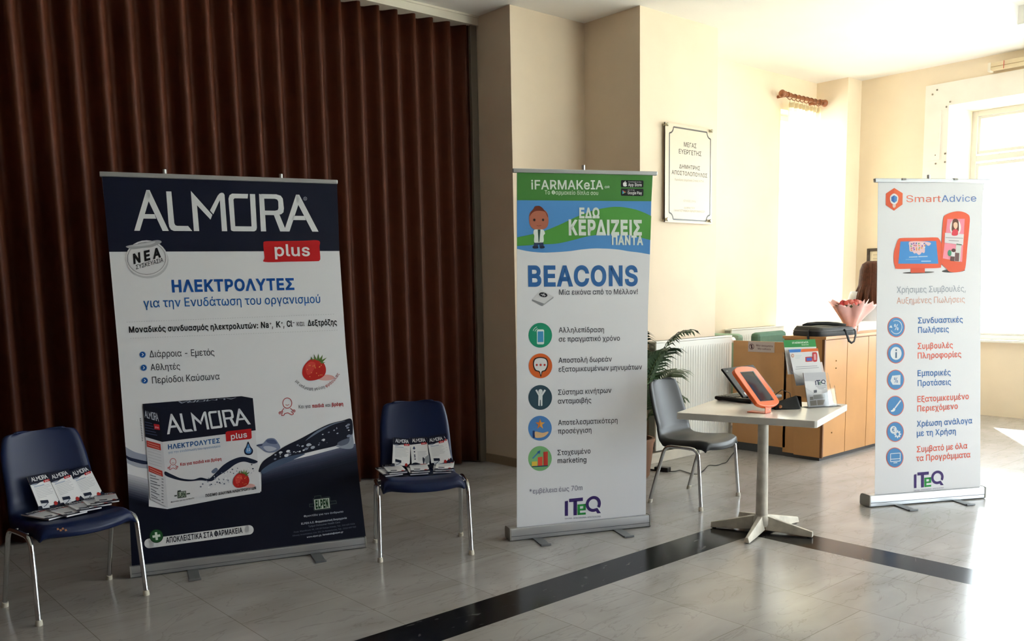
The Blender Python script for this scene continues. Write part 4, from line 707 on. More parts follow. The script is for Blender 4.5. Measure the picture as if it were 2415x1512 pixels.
# ground and greenery outside
mb = MB(); mb.add([(10.05, -30, -.25), (60, -30, -.25), (60, 40, -.25), (10.05, 40, -.25)], [(0, 1, 2, 3)], mat('outdoor_paving', '#b7b7ac', .8, noise=.15, scale=1))
mb.add([(-20, -40, -.25), (10.05, -40, -.25), (10.05, -4.8, -.25), (-20, -4.8, -.25)], [(0, 1, 2, 3)], mat('outdoor_paving'))
struct(mb.build('ground'))
def tree(x, y, h, r, seed, label):
    rnd = random.Random(seed)
    t = thing('garden_tree', label, 'tree', (x, y, -.25), group='trees outside the far window')
    mb = MB(); tops = []
    mb.tube([(0, 0, 0), (.03, .02, h * .3), (0, .05, h * .62)], [.11, .09, .06], mat('bark', '#8b7d68', .9, noise=.2), 10)
    for i in range(7):
        a = rnd.uniform(0, 6.28); z = h * rnd.uniform(.35, .6); q = Vector((math.cos(a) * r * .7, math.sin(a) * r * .7, z + h * .22))
        mb.tube([(0, .03, z), q * .6 + Vector((0, 0, z * .42)), q], [.045, .03, .012], mat('bark'), 7); tops.append(q)
    mb.build('trunk', t, local=True, smooth=60)
    mb = MB(); m = mat('pale_foliage', '#8fb59a', .6)
    for i in range(900):
        c = Vector(rnd.choice(tops)) * rnd.uniform(.5, 1.0) + Vector((rnd.gauss(0, .28), rnd.gauss(0, .28), rnd.gauss(0, .30))) * r
        a = Vector((rnd.gauss(0, 1), rnd.gauss(0, 1), rnd.gauss(0, 1))).normalized(); b = a.cross(Vector((rnd.gauss(0, 1), rnd.gauss(0, 1), 1))).normalized()
        k = rnd.uniform(.05, .10)
        mb.add([c - a * k, c + b * k * .45, c + a * k, c - b * k * .45], [(0, 1, 2, 3)], m)
    mb.build('foliage', t, local=True)
tree(15.4, 4.4, 3.6, 1.2, 3, 'pale green tree outside behind the right banner, beyond the far window')

# ------------------------------------------------------------------ furniture and objects: accordion curtain
mb = MB()
CURT = mat('brown_leatherette', '#47200f', .6, noise=.10, scale=14, bump=.05, Specular_IOR_Level=.2)
per, x0, nper = .161, 1.345, 48
xa = x0 - 27 * per
npt = nper * 10
def pleat(u, v):
    x = xa + u * nper * per
    k = math.cos(2 * math.pi * (x - x0) / per)
    sway = .0025 * math.sin(x * 5 + v * 3)
    return (min(x + sway * v, 4.585), 5.735 - .05 * k, .012 + v * 3.50)
mb.grid(pleat, npt, 12, CURT)
o = mb.build('accordion_curtain', smooth=180, origin=(.7, 5.73, .012), solid=.004)
tag(o, 'dark brown pleated accordion curtain closing off the whole left side', 'curtain')
mb = MB(); mb.box(-3.2, 4.66, 5.645, 5.83, 3.47, 3.54, mat('pelmet_paint', '#d9d1c2', .6)); mb.box(-3.2, 4.66, 5.635, 5.655, 3.525, 3.54, mat('pelmet_paint'))
struct(mb.build('trim_4'))
mb = MB(); mb.box(4.59, 4.655, 5.66, 5.76, .0, 3.47, mat('door_post', '#6b6258', .5)); struct(mb.build('trim_5', bevel=.004))

# ------------------------------------------------------------------ roll-up banners
BARM = mat('banner_aluminium', '#b4b7bb', .35, .75)
BARP = mat('banner_end_plastic', '#8f8d88', .5)
FOOT = mat('banner_foot', '#77797d', .45, .5)
POLE = mat('banner_pole', '#c3c5c8', .3, .8)
def banner(label, gl, gr, lean, corners, bar, poles, feet, depth, hgt, hooks, art, sides=((), ())):
    """gl, gr: floor points under the front of the base; corners: the printed sheet (tl, tr, br, bl)"""
    A, B = atZ(*gl), atZ(*gr)
    d = (B - A); d.z = 0; wid = d.length; d.normalize()
    n = Vector((d.y, -d.x, 0))                     # towards the viewer
    L = R(lean); pn = n * math.cos(L) + Vector((0, 0, math.sin(L))); pu = -n * math.sin(L) + Vector((0, 0, math.cos(L)))
    O = A - n * (depth * .22) + Vector((0, 0, hgt))
    mid = (A + B) / 2 - n * depth * .5
    root = thing('roll_up_banner', label, 'banner', (mid.x, mid.y, 0), math.atan2(d.y, d.x), 'roll-up banners')
    # sheet with its print
    mb = MB(); pr = Print(mb, O, d, pu, sight=True)
    q = [pr.to(c) for c in corners]
    low = [(q[3][0] - .0, -.03), (q[2][0], -.03)]
    el, er = [pr.to(c) for c in sides[0]], [pr.to(c) for c in sides[1]]
    sheet = [q[0], q[1]] + er + [(q[2][0], q[2][1]), (q[2][0], -.04), (q[3][0], -.04), (q[3][0], q[3][1])] + el[::-1]
    mb.slab([pr.P3(p, 0) for p in sheet], -pn * .002, ink('#e6e7ed'))
    art(pr, q); pr.c = (0, 0, 1)
    mb.build('printed_sheet', root)
    # top rail
    mb = MB(); bq = [pr.to(c) for c in bar]
    mb.slab([pr.P3(p, 14) for p in (bq[3], bq[2], bq[1], bq[0])], -pn * .022, BARM)
    mb.build('top_rail', root, bevel=.004, fix=True)
    top = max(bq[0][1], bq[1][1])
    for c in poles:
        p = pr.to(c)
        base = O - pn * .03 + d * p[0]
        mb = MB(); mb.tube([base - pu * (hgt - .02 if lean < 1 else .02), base + pu * (p[1] - .03)], .008, POLE, 10)
        mb.tube([base + pu * (p[1] - .045), base + pu * p[1]], .0095, POLE, 10)
        mb.build('support_pole', root, smooth=50)
    for c in hooks:
        p = pr.to(c); base = O + d * p[0] + pu * p[1]
        mb = MB(); mb.box(-.014, .014, -.012, .012, -.006, .006, BARP, Matrix.Translation(base) @ Matrix.Rotation(math.atan2(d.y, d.x), 4, 'Z')); mb.build('rail_clip', root)
    # base cassette, in the banner's own axes
    w2 = wid / 2; prof = [(-.5, .10), (-.5, .90), (-.47, .97), (-.38, 1.0), (.25, .98), (.42, .90), (.5, .68), (.5, .16), (.44, .02), (-.42, .02)]
    prof = [(p[0] * depth, p[1] * hgt) for p in prof]
    mb = MB(); k = len(prof)
    vs = [(-w2 + .006, y, z) for y, z in prof] + [(w2 - .006, y, z) for y, z in prof]
    mb.add(vs, [tuple(range(k)), tuple(range(2 * k - 1, k - 1, -1))] + [(i, k + i, k + (i + 1) % k, (i + 1) % k) for i in range(k)], BARM)
    mb.box(-w2 + .006, w2 - .006, -depth * .5 - .0016, -depth * .5 + .002, hgt * .36, hgt * .40, mat('cassette_groove', '#5c5e62', .5))
    mb.build('base_cassette', root, local=True, smooth=35, fix=True)
    for sx in (-1, 1):
        mb = MB(); e = [(y * 1.06, z * 1.03) for y, z in prof]
        vs = [(sx * w2, y, z) for y, z in e] + [(sx * (w2 - .008), y, z) for y, z in e]
        mb.add(vs, [tuple(range(k)), tuple(range(2 * k - 1, k - 1, -1))] + [(i, k + i, k + (i + 1) % k, (i + 1) % k) for i in range(k)], BARP)
        mb.build('end_cap', root, local=True, smooth=35, fix=True)
    # swivel feet
    for (px, py), ln in feet:
        g = atZ(px, py); loc = Matrix.Rotation(-math.atan2(d.y, d.x), 4, 'Z') @ (g - Vector((mid.x, mid.y, 0)))
        mb = MB(); x = loc.x; y1 = loc.y
        mb.box(x - .028, x + .028, y1, .10, .001, .007, FOOT); mb.box(x - .030, x + .030, y1 - .003, y1 + .012, .001, .012, FOOT)
        mb.build('foot', root, local=True, bevel=.002)
    return root

GY = '#3b3c42'
def strawberry(pr, c, r, lay):
    cx, cy = c
    pr.oval((cx + r * .95, cy + r * .75), r * .75, r * .25, '#dba7a4', lay)
    pr.smooth([(cx - r * .85, cy - r * .3), (cx - r * .4, cy - r * .75), (cx + .1 * r, cy - r * .8), (cx + r * .7, cy - r * .6), (cx + r * .98, cy), (cx + r * .85, cy + r * .55), (cx + r * .3, cy + r * .9), (cx - r * .5, cy + r), (cx - r * .95, cy + r * .65), (cx - r * 1.02, cy + .2 * r)], '#b3221f', lay + 1)
    pr.smooth([(cx - r * .75, cy - r * .2), (cx - r * .3, cy - r * .6), (cx + .1 * r, cy - .4 * r), (cx - .2 * r, cy + .3 * r), (cx - .6 * r, cy + .5 * r)], '#c8403a', lay + 2)
    rnd = random.Random(4)
    for i in range(16):
        x, y = cx + rnd.uniform(-.7, .75) * r, cy + rnd.uniform(-.4, .75) * r
        pr.oval((x, y), r * .035, r * .05, '#e0a35c', lay + 3, 6)
    for a, b in (((-.2, -.8), (-.3, -1.05)), ((.1, -.8), (-.05, -1.25)), ((.3, -.75), (.35, -1.3)), ((.45, -.7), (.7, -1.2)), ((.5, -.65), (1.05, -.95)), ((.5, -.55), (.95, -.55))):
        pr.poly([(cx + (a[0] - .1) * r, cy + a[1] * r), (cx + b[0] * r, cy + b[1] * r), (cx + (a[0] + .16) * r, cy + (a[1] + .12) * r)], '#5b7a3a', lay + 4)
def baby(pr, c, r, col, lay, w):
    x, y = c
    pr.ring((x, y), r * .8, r * .9, w, col, lay)
    for p in ([(-.55, .85), (-1.0, 1.45), (-1.25, 1.5)], [(.5, .85), (1.0, 1.25)], [(-.75, 1.3), (-.95, 2.05), (-.55, 2.0), (-.45, 1.75), (.1, 1.6), (.75, 1.95), (1.05, 1.75), (.6, 1.35)]):
        pr.line([(x + a * r, y + b * r) for a, b in p], w, col, lay)
    pr.ring((x - 1.2 * r, y + 1.62 * r), r * .22, r * .24, w, col, lay, n=14); pr.ring((x + 1.12 * r, y + 1.3 * r), r * .22, r * .24, w, col, lay, n=14)
    pr.line([(x - .3 * r, y + .25 * r), (x, y + .4 * r), (x + .3 * r, y + .22 * r)], w * .7, col, lay)
def mix(a, b, t):
    a, b = a.lstrip('#'), b.lstrip('#')
    return '#' + ''.join('%02x' % round(int(a[i:i + 2], 16) * (1 - t) + int(b[i:i + 2], 16) * t) for i in (0, 2, 4))

LEFT_SIDE = [(257.5, 594), (278, 820), (294.5, 1038), (300, 1100)]
RIGHT_SIDE = [(800.4, 592), (815.5, 820), (831, 985), (848, 1140)]
def art_pharma(pr, q):
    NAVY = '#090e26'
    pr.c = (0, 0, 1)
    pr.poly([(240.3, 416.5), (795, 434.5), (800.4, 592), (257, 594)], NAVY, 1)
    pr.c = (220, 380, 3.4364)
    wordmark(pr, ((332, 565), (1825, 572), (1825, 272), (332, 240)), '#e2e4e8', 2)
    pr.ring((1717, 305), 15, 15, 3, '#aab0bb', 2); pr.text('R', (1711, 313), (1724, 313), 15, '#aab0bb', 2)
    pr.smooth([(1378, 672), (1396, 651), (1500, 649), (1700, 646), (1826, 645), (1833, 700), (1840, 785), (1832, 806), (1805, 812), (1600, 815), (1392, 818), (1388, 780)], '#b7161d', 2)
    pr.text('plus', (1468, 768), (1762, 768), 92, '#eceaec', 3, bold=16)
    # peeling sticker
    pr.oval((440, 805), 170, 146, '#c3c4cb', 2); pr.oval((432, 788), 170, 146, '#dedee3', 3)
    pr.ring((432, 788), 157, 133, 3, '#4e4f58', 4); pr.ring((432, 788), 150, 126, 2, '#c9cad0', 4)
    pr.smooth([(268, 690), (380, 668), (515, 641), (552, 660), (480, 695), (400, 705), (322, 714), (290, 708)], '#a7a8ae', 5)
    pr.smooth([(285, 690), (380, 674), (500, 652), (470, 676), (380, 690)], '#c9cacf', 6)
    pr.text('ΝΕΑ', (326, 832), (550, 775), 74, '#17171b', 5, bold=38, sp=160)
    pr.text('ΣΥΣΚΕΥΑΣΙΑ', (346, 878), (568, 816), 34, '#2b2b30', 5, bold=6)
    pr.text('ΗΛΕΚΤΡΟΛΥΤΕΣ', (637, 1060), (1637, 1040), 92, '#0f4f9e', 2, bold=30)
    pr.text('για την Ενυδάτωση του οργανισμού', (410, 1187), (1845, 1149), 72, '#155ba3', 2, bold=6)
    for a, b in (((270, 1305), (1960, 1240)), ((300, 1437), (1990, 1370))):
        for i in range(85):
            t0, t1 = i / 85, (i + .5) / 85
            pr.line([(a[0] + (b[0] - a[0]) * t0, a[1] + (b[1] - a[1]) * t0), (a[0] + (b[0] - a[0]) * t1, a[1] + (b[1] - a[1]) * t1)], 2.5, '#b3b5bd', 2)
    K = '#141418'
    pr.text('Μοναδικός συνδυασμός ηλεκτρολυτών:', (290, 1390), (1340, 1354), 47, K, 2, bold=24)
    pr.text('Na', (1360, 1352), (1426, 1350), 47, K, 2, bold=24); pr.text('+', (1428, 1326), (1446, 1325), 22, K, 2, bold=20); pr.text(',', (1449, 1350), (1459, 1349), 47, K, 2, bold=20)
    pr.text('K', (1483, 1347), (1520, 1346), 47, K, 2, bold=24); pr.text('+', (1521, 1321), (1538, 1320), 22, K, 2, bold=20); pr.text(',', (1541, 1346), (1551, 1345), 47, K, 2, bold=20)
    pr.text('Cl', (1570, 1342), (1614, 1341), 47, K, 2, bold=24); pr.line([(1616, 1311), (1631, 1310)], 5, K, 2)
    pr.text('και', (1648, 1338), (1712, 1336), 45, GY, 2); pr.text('Δεξτρόζης', (1740, 1335), (1977, 1327), 46, K, 2, bold=24)
    pr.c = (220, 800, 2.52)
    for c in ((293, 92), (300, 170), (306, 246)):
        pr.oval(c, 20, 20, '#9db9da', 2); pr.oval(c, 17, 17, '#15549f', 3)
        pr.line([(c[0] - 4, c[1] - 8), (c[0] + 5, c[1]), (c[0] - 4, c[1] + 8)], 4, '#e8eef6', 4)
    pr.text('Διάρροια - Εμετός', (335, 108), (722, 96), 40, GY, 2, bold=4)
    pr.text('Αθλητές', (342, 186), (518, 179), 38, GY, 2, bold=4)
    pr.text('Περίοδοι Καύσωνα', (348, 264), (752, 239), 40, GY, 2, bold=4)
    strawberry(pr, (1314, 176), 70, 2)
    pr.arc_text('με υπέροχη γεύση φράουλας', [(1200, 250), (1232, 284), (1270, 300), (1320, 304), (1375, 292), (1415, 268), (1445, 238), (1463, 205)], 17, '#5d5e66', 2, bold=8, cols=lambda k: '#5d5e66' if k < 17 else '#a8262c')
    baby(pr, (1153, 380), 36, '#b02a2c', 2, 4)
    pr.text('Και για', (1220, 412), (1292, 407), 20, '#5d5e66', 2, bold=8); pr.text('παιδιά', (1302, 407), (1372, 402), 20, '#a8262c', 2, bold=28)
    pr.text('και', (1380, 402), (1410, 400), 20, '#5d5e66', 2, bold=8); pr.text('βρέφη', (1418, 399), (1487, 394), 20, '#a8262c', 2, bold=28)
    # water: left of the box, right wave, deep water
    def edge(pts):
        def f(y):
            yy = 800 + y / 2.52
            for a, b in zip(pts, pts[1:]):
                if yy <= b[1] or b is pts[-1]: return (a[0] + (b[0] - a[0]) * (yy - a[1]) / (b[1] - a[1]) - 220) * 2.52
        return f
    LB, RB = edge([(240, 416)] + LEFT_SIDE + [(311, 1339)]), edge([(795, 434)] + RIGHT_SIDE + [(863, 1268)])
    deep = '#060b1f'
    prev = None
    for i in range(12):
        y = 800 + i * 14
        pr.poly([(LB(y), y), (330, y + 34), (330, y + 52), (LB(y + 16), y + 16)], mix('#c5c6d0', deep, min(1, (i / 10) ** 1.2)), 2)
    pr.poly([(LB(960), 960), (330, 994), (440, 1010), (1000, 905), (1000, 780), (1120, 740), (1300, 700), (1450, 690), (RB(668), 668), (RB(850), 850), (RB(1000), 1000), (RB(1178), 1178), (LB(1352), 1352), (LB(1100), 1100)], deep, 2)
    for i in range(8):
        y = 640 + i * 12
        pr.poly([(1000, y + 120), (1300, y + 50), (RB(y), y - 20), (RB(y + 14), y - 4), (1300, y + 66), (1000, y + 136)], mix('#5a6078', deep, i / 8), 3)
    pr.poly(flow([(LB(690), 690), (230, 706), (300, 722), (330, 728)]) + flow([(330, 745), (290, 742), (220, 722), (LB(706), 706)]), '#1d2440', 3)
    pr.poly(flow([(LB(640), 640), (250, 672), (330, 690)]) + flow([(330, 728), (240, 708), (LB(690), 690)]), '#9aa0b4', 2)
    pr.poly(flow([(LB(706), 706), (250, 735), (330, 748)]) + flow([(330, 770), (260, 760), (LB(735), 735)]), '#a9adbd', 2)
    pr.smooth([(985, 770), (1010, 726), (1060, 690), (1140, 636), (1230, 592), (1330, 538), (1400, 505), (1480, 484), (1534, 476), (1542, 560), (1530, 600), (1450, 632), (1330, 660), (1180, 700), (1060, 752), (990, 790)], '#0e1326', 4)
    pr.smooth([(1000, 780), (1060, 736), (1150, 700), (1260, 680), (1180, 720), (1080, 765), (1010, 800)], '#465670', 5)
    pr.smooth([(1440, 634), (1500, 610), (1530, 575), (1540, 566), (1546, 640), (1500, 652)], '#8f97a8', 5)
    pr.smooth([(1450, 618), (1490, 596), (1522, 590), (1512, 620), (1470, 634)], '#5a6276', 6)
    pr.smooth([(1260, 604), (1330, 560), (1420, 510), (1500, 486), (1430, 500), (1330, 545)], '#6f7a90', 5)
    pr.smooth([(975, 628), (1010, 618), (1035, 592), (1075, 590), (1102, 622), (1110, 650), (1075, 672), (1030, 672), (1000, 652)], '#7c86a4', 4)
    pr.smooth([(1030, 600), (1070, 596), (1092, 620), (1060, 622), (1034, 614)], '#4e5a7c', 5)
    pr.smooth([(1010, 640), (1050, 636), (1090, 652), (1040, 668)], '#b4bacb', 5)
    pr.smooth([(968, 630), (1004, 624), (1000, 634), (972, 636)], '#3c4562', 5)
    rnd = random.Random(11)
    for i in range(46):
        t = rnd.random(); x = 1080 + 440 * t; y = 690 - 190 * t + rnd.uniform(-12, 75) * (.35 + .65 * t)
        k = rnd.uniform(2, 6.5) if i % 5 else rnd.uniform(7, 12)
        pr.oval((x, y), k * 1.3, k * .8, rnd.choice(['#d7dbe4', '#aab1c2', '#7d869c']), 6, 8, -.3)
    # printed carton
    pr.c = (320, 920, 5.213)
    CW = '#dcdce2'
    pr.poly([(88, 170), (1300, 75), (1440, 100), (300, 225)], '#0a0f22', 7)
    pr.poly([(300, 225), (1440, 100), (1530, 1260), (395, 1440)], CW, 7)
    pr.poly([(88, 170), (300, 225), (395, 1440), (180, 1342)], '#cfcfd6', 7)
    pr.poly([(300, 225), (1440, 100), (1475, 495), (325, 638)], '#0a0f22', 8)
    pr.poly([(88, 170), (300, 225), (325, 638), (118, 575)], '#080c1a', 8)
    wordmark(pr, ((1240, 92), (520, 140), (480, 172), (1230, 108)), '#9aa1b2', 8)
    wordmark(pr, ((386, 545), (1415, 420), (1385, 215), (362, 305)), '#dcdfe6', 9)
    wordmark(pr, ((112, 336), (286, 388), (276, 285), (106, 252)), '#b9bfcc', 9)
    pr.poly([(1104, 522), (1124, 508), (1420, 474), (1426, 588), (1408, 602), (1112, 632)], '#b3171e', 9)
    pr.text('plus', (1168, 606), (1372, 577), 66, '#e8e6ea', 10, bold=16)
    pr.poly([(222, 415), (290, 425), (298, 492), (230, 482)], '#a51a24', 9); pr.text('plus', (236, 465), (284, 472), 24, '#d8a0a4', 10, bold=20)
    for k in range(5): pr.line([(112 + k * 2, 392 + k * 34), (200 + k * 16, 412 + k * 36)], 9, '#3a4462', 9)
    pr.text('ΗΛΕΚΤΡΟΛΥΤΕΣ', (397, 728), (1040, 645), 55, '#2a5a92', 8, bold=30)
    pr.text('για την ενυδάτωση του οργανισμού', (402, 782), (1042, 701), 28, '#7e9cc0', 8, bold=10)
    pr.smooth([(1381, 632), (1410, 690), (1442, 740), (1428, 785), (1388, 800), (1346, 788), (1332, 742), (1358, 690)], '#101a38', 8)
    pr.smooth([(1382, 660), (1404, 705), (1424, 742), (1412, 772), (1388, 780), (1358, 772), (1350, 742), (1366, 700)], '#5588bf', 9)
    pr.text('12', (1366, 752), (1408, 748), 32, '#dfe6f0', 10, bold=24)
    baby(pr, (459, 880), 48, '#b02a2c', 8, 6)
    pr.text('Και για παιδιά και βρέφη', (547, 932), (1057, 862), 36, '#b02a2c', 8, bold=24)
    pr.smooth([(362, 1000), (450, 1040), (560, 1085), (700, 1100), (800, 1075), (900, 1090), (980, 1020), (1080, 920), (1200, 850), (1320, 820), (1440, 850), (1500, 880), (1440, 905), (1330, 880), (1230, 910), (1120, 990), (1010, 1060), (930, 1120), (800, 1110), (640, 1122), (500, 1100), (366, 1050)], '#1a2138', 8)
    pr.smooth([(930, 1000), (985, 955), (1010, 985), (960, 1025)], '#6b7690', 8)
    for i in range(60):
        t = rnd.random(); x = 740 + 740 * t; y = 1110 - 230 * t + rnd.uniform(0, 150)
        k = rnd.uniform(3, 12); pr.oval((x, y), k, k * .8, rnd.choice(['#39425c', '#8b93a6', '#eef0f4', '#5d667e']), 9, 7)
    strawberry(pr, (1297, 1100), 100, 10)
    pr.text('ΠΟΣΙΜΟ ΔΙΑΛΥΜΑ ΗΛΕΚΤΡΟΛΥΤΩΝ', (858, 1314), (1482, 1216), 32, '#17171c', 9, bold=30)
    pr.poly([(512, 1252), (618, 1236), (624, 1316), (516, 1332)], '#2e3a30', 9); pr.poly([(520, 1260), (612, 1245), (616, 1308), (522, 1322)], '#b9c2b4', 10)
    pr.text('ELPEN', (526, 1316), (612, 1303), 46, '#1c3a22', 11, bold=36)
    for a, b in (((476, 1302), (506, 1297)), ((626, 1276), (668, 1270)), ((514, 1244), (556, 1236))): pr.line([a, b], 14, '#2e3a30', 9)
    pr.text('Φροντίδα για τον άνθρωπο', (432, 1386), (720, 1332), 16, '#55575e', 9, bold=10)
    for a, b, c, d in (((132, 618), (304, 664), (312, 742), (138, 696)), ((156, 928), (328, 994), (336, 1066), (162, 1000))):
        pr.poly([a, b, c, d], '#b5362e', 9)
        for t in (.35, .7): pr.line([(a[0] + 14, a[1] + 76 * t), (b[0] - 14, b[1] + 76 * t)], 7, '#d99a92', 10)
    for k in range(6): pr.line([(148 + k * 2, 716 + k * 36), (310 + k * 2, 764 + k * 36)], 4, '#a5a6ae', 9)
    for k in range(9): pr.line([(176 + k * 2, 1042 + k * 34), (250 + (k * 37) % 60, 1066 + k * 37)], 9, '#6f717a', 9); pr.line([(318, 1090 + k * 36), (342, 1098 + k * 36)], 9, '#6f717a', 9)
    pr.c = (220, 800, 2.52)
    for k in range(14): pr.line([(280 + k * .9, 470 + k * 10), (281 + k * .9, 475 + k * 10)], 7, '#6b6c74', 3)
    # pill and cross
    pr.line([(331, 1214), (925, 1133)], 56, '#e3e3e6', 4, cap=True)
    pr.text('ΑΠΟΚΛΕΙΣΤΙΚΑ ΣΤΑ ΦΑΡΜΑΚΕΙΑ', (434, 1211), (887, 1150), 32, '#1b1c2a', 5, bold=22)
    pr.oval((375, 1170), 41, 41, '#12351f', 5); pr.oval((375, 1170), 37, 37, '#24582f', 6); pr.line([(352, 1174), (398, 1166)], 14, '#dfe9df', 7); pr.line([(372, 1147), (378, 1193)], 14, '#dfe9df', 7)
    # maker's mark and small print
    pr.c = (690, 1160, 11.633)
    pr.poly([(595, 115), (780, 95), (786, 160), (1010, 130), (1030, 160), (1034, 250), (1195, 235), (1210, 325), (1042, 345), (1045, 450), (1020, 475), (600, 522), (575, 500), (570, 415), (460, 420), (455, 330), (565, 325), (555, 200), (575, 175), (600, 172)], '#4c5a58', 4)
    pr.poly([(605, 125), (770, 107), (774, 170), (1005, 142), (1020, 165), (1026, 262), (1185, 247), (1197, 315), (1030, 333), (1034, 440), (1012, 463), (606, 510), (588, 492), (582, 403), (470, 408), (467, 342), (577, 337), (567, 205), (583, 187), (608, 184)], '#0f1a24', 5)
    pr.poly([(585, 212), (1000, 165), (1020, 440), (605, 492)], '#cfdccf', 6)
    pr.text('ELPEN', (632, 452), (992, 410), 205, '#0c3c1a', 7, bold=50)
    T = '#aab2bf'
    pr.text('Φροντίδα για τον άνθρωπο', (305, 697), (1395, 562), 52, T, 4, bold=16)
    pr.text('ELPEN A.E. Φαρμακευτική Βιομηχανία', (235, 902), (1490, 737), 50, '#b9c0cb', 4, bold=26)
    pr.text('Τμήμα Consumer Health Care', (430, 972), (1305, 852), 46, '#7f8898', 4)
    pr.text('Λεωφ. Μαραθώνος 95, 190 09 Πικέρμι Αττικής, Τηλ.: 210 603 9326', (25, 1126), (1710, 892), 40, '#6d7688', 4)
    pr.text('Εθνικής Αντιστάσεως 114, 551 34 Θεσσαλονίκη, Τηλ.: 2310 459 920', (0, 1226), (1740, 976), 40, '#6d7688', 4)
    pr.text('www.elpen.gr, farmakeia@elpen.gr', (390, 1264), (1390, 1117), 42, '#b9c0cb', 4, bold=24)

def art_beacons(pr, q):
    GR, BL, WH = '#3f7a36', '#4a86c6', '#dfe8e2'
    pr.c = (1180, 380, 3.98)
    top = [(156, 106), (1429, 134)]
    pr.poly([(156, 104), (1429, 134), (1417, 380)] + flow([(1404, 876), (1300, 858), (1200, 846), (1120, 832), (1050, 825), (960, 821), (880, 820), (760, 830), (650, 845), (500, 856), (380, 858), (260, 846), (156, 824)]), BL, 1)
    pr.poly([(156, 104), (1429, 134), (1417, 377), (156, 367)], GR, 2)
    pr.poly(flow([(156, 716), (280, 690), (400, 660), (550, 600), (700, 530), (850, 470), (1000, 437), (1120, 430), (1250, 450), (1340, 480), (1416, 516)]) + flow([(1408, 741), (1320, 720), (1200, 692), (1000, 685), (830, 705), (650, 750), (520, 776), (380, 782), (250, 792), (156, 797)]), '#4a8f3c', 2)
    pr.text('iFARMAKeIA', (288, 264), (966, 264), 84, WH, 3, bold=14)
    pr.text('GR', (978, 255), (1026, 253), 20, WH, 3, bold=16)
    pr.text('Το Φαρμακείο δίπλα σου', (415, 312), (920, 318), 38, '#cfe0cc', 3, bold=8)
    for a, b in ((179, 248), (258, 328)):
        pr.poly([(1138, a), (1336, a + 3), (1343, a + 10), (1341, b - 6), (1335, b), (1137, b - 3), (1131, b - 9), (1132, a + 6)], '#14161a', 3)
    pr.text('Download on the', (1200, 200), (1322, 203), 12, '#c9c9cb', 4); pr.text('App Store', (1200, 236), (1326, 237), 28, '#e3e3e4', 4, bold=10)
    pr.smooth([(1153, 203), (1165, 200), (1178, 200), (1186, 206), (1180, 216), (1187, 226), (1178, 238), (1166, 237), (1156, 236), (1150, 222)], '#e3e3e4', 4); pr.oval((1170, 193), 7, 4, '#e3e3e4', 4, 10, -.7)
    pr.text('GET IT ON', (1194, 279), (1258, 280), 12, '#c9c9cb', 4); pr.text('Google Play', (1193, 311), (1328, 313), 26, '#e3e3e4', 4, bold=10)
    pr.poly([(1144, 273), (1160, 291), (1144, 311)], '#3f9bd0', 4); pr.poly([(1144, 273), (1180, 292), (1162, 294)], '#d9584b', 5); pr.poly([(1144, 311), (1180, 292), (1160, 290)], '#7fb57a', 4)
    # plain little doctor figure
    pr.smooth([(270, 560), (276, 490), (320, 455), (400, 455), (440, 490), (452, 560), (440, 615), (400, 640), (320, 640), (282, 610)], '#a9644f', 3)
    pr.smooth([(274, 520), (286, 480), (310, 450), (325, 426), (365, 421), (395, 440), (412, 462), (440, 500), (444, 530), (420, 480), (380, 468), (330, 470), (295, 490)], '#6a2c1c', 4)
    for x in (318, 400): pr.oval((x, 552), 11, 12, '#2a1a18', 4, 14)
    pr.line([(340, 604), (360, 610), (382, 603)], 4, '#70382c', 4)
    pr.smooth([(318, 645), (360, 640), (402, 645), (418, 680), (405, 700), (400, 765), (322, 768), (318, 700), (310, 680)], '#e3ece6', 3)
    pr.poly([(350, 642), (376, 642), (366, 760), (358, 760)], '#35564a', 4)
    pr.poly([(318, 766), (402, 762), (408, 810), (372, 815), (366, 785), (354, 785), (350, 815), (306, 812)], '#2c3d62', 3)
    pr.smooth([(304, 800), (350, 800), (352, 818), (310, 820)], '#1a2036', 4); pr.smooth([(372, 800), (410, 798), (412, 816), (376, 820)], '#1a2036', 4)
    pr.text('ΕΔΩ', (739, 532), (935, 532), 90, WH, 4, bold=34)
    pr.text('ΚΕΡΔΙΖΕΙΣ', (640, 689), (1335, 690), 132, WH, 4, bold=36)
    pr.text('ΠΑΝΤΑ', (1045, 782), (1340, 785), 80, WH, 4, bold=34)
    pr.text('BEACONS', (258, 1170), (1300, 1163), 180, '#2c62a0', 2, bold=30)
    pr.text('Μία εικόνα από το Μέλλον!', (548, 1255), (1292, 1248), 50, '#4c4e58', 2, bold=6)
    pr.poly([(298, 1298), (380, 1205), (498, 1272), (418, 1340), (400, 1335)], '#d6d6da', 2)
    pr.poly([(298, 1298), (410, 1338), (396, 1360), (380, 1358), (296, 1312)], '#8e9096', 2); pr.poly([(410, 1338), (498, 1272), (498, 1285), (398, 1360)], '#a9abb1', 2)
    pr.oval((402, 1255), 40, 22, '#22242c', 3, 24, .2); pr.line([(378, 1250), (424, 1262)], 6, '#c9c9cf', 4); pr.line([(392, 1268), (410, 1242), (412, 1270), (396, 1246)], 5, '#c9c9cf', 4)
    pr.c = (1180, 740, 2.7)
    D = '#3a3b42'
    for s, a, b, h in (('Αλληλεπίδραση', (373, 120), (662, 117), 33), ('σε πραγματικό χρόνο', (372, 178), (762, 171), 33), ('Αποστολή δωρεάν', (371, 313), (710, 304), 33), ('εξατομικευμένων μηνυμάτων', (370, 370), (902, 354), 33),
                       ('Σύστημα κινήτρων', (366, 517), (707, 503), 33), ('ανταμοιβής', (366, 573), (580, 566), 33), ('Αποτελεσματικότερη', (368, 710), (748, 694), 33), ('προσέγγιση', (367, 764), (582, 756), 33), ('Στοχευμένο', (363, 901), (575, 889), 33), ('marketing', (363, 952), (550, 945), 33)):
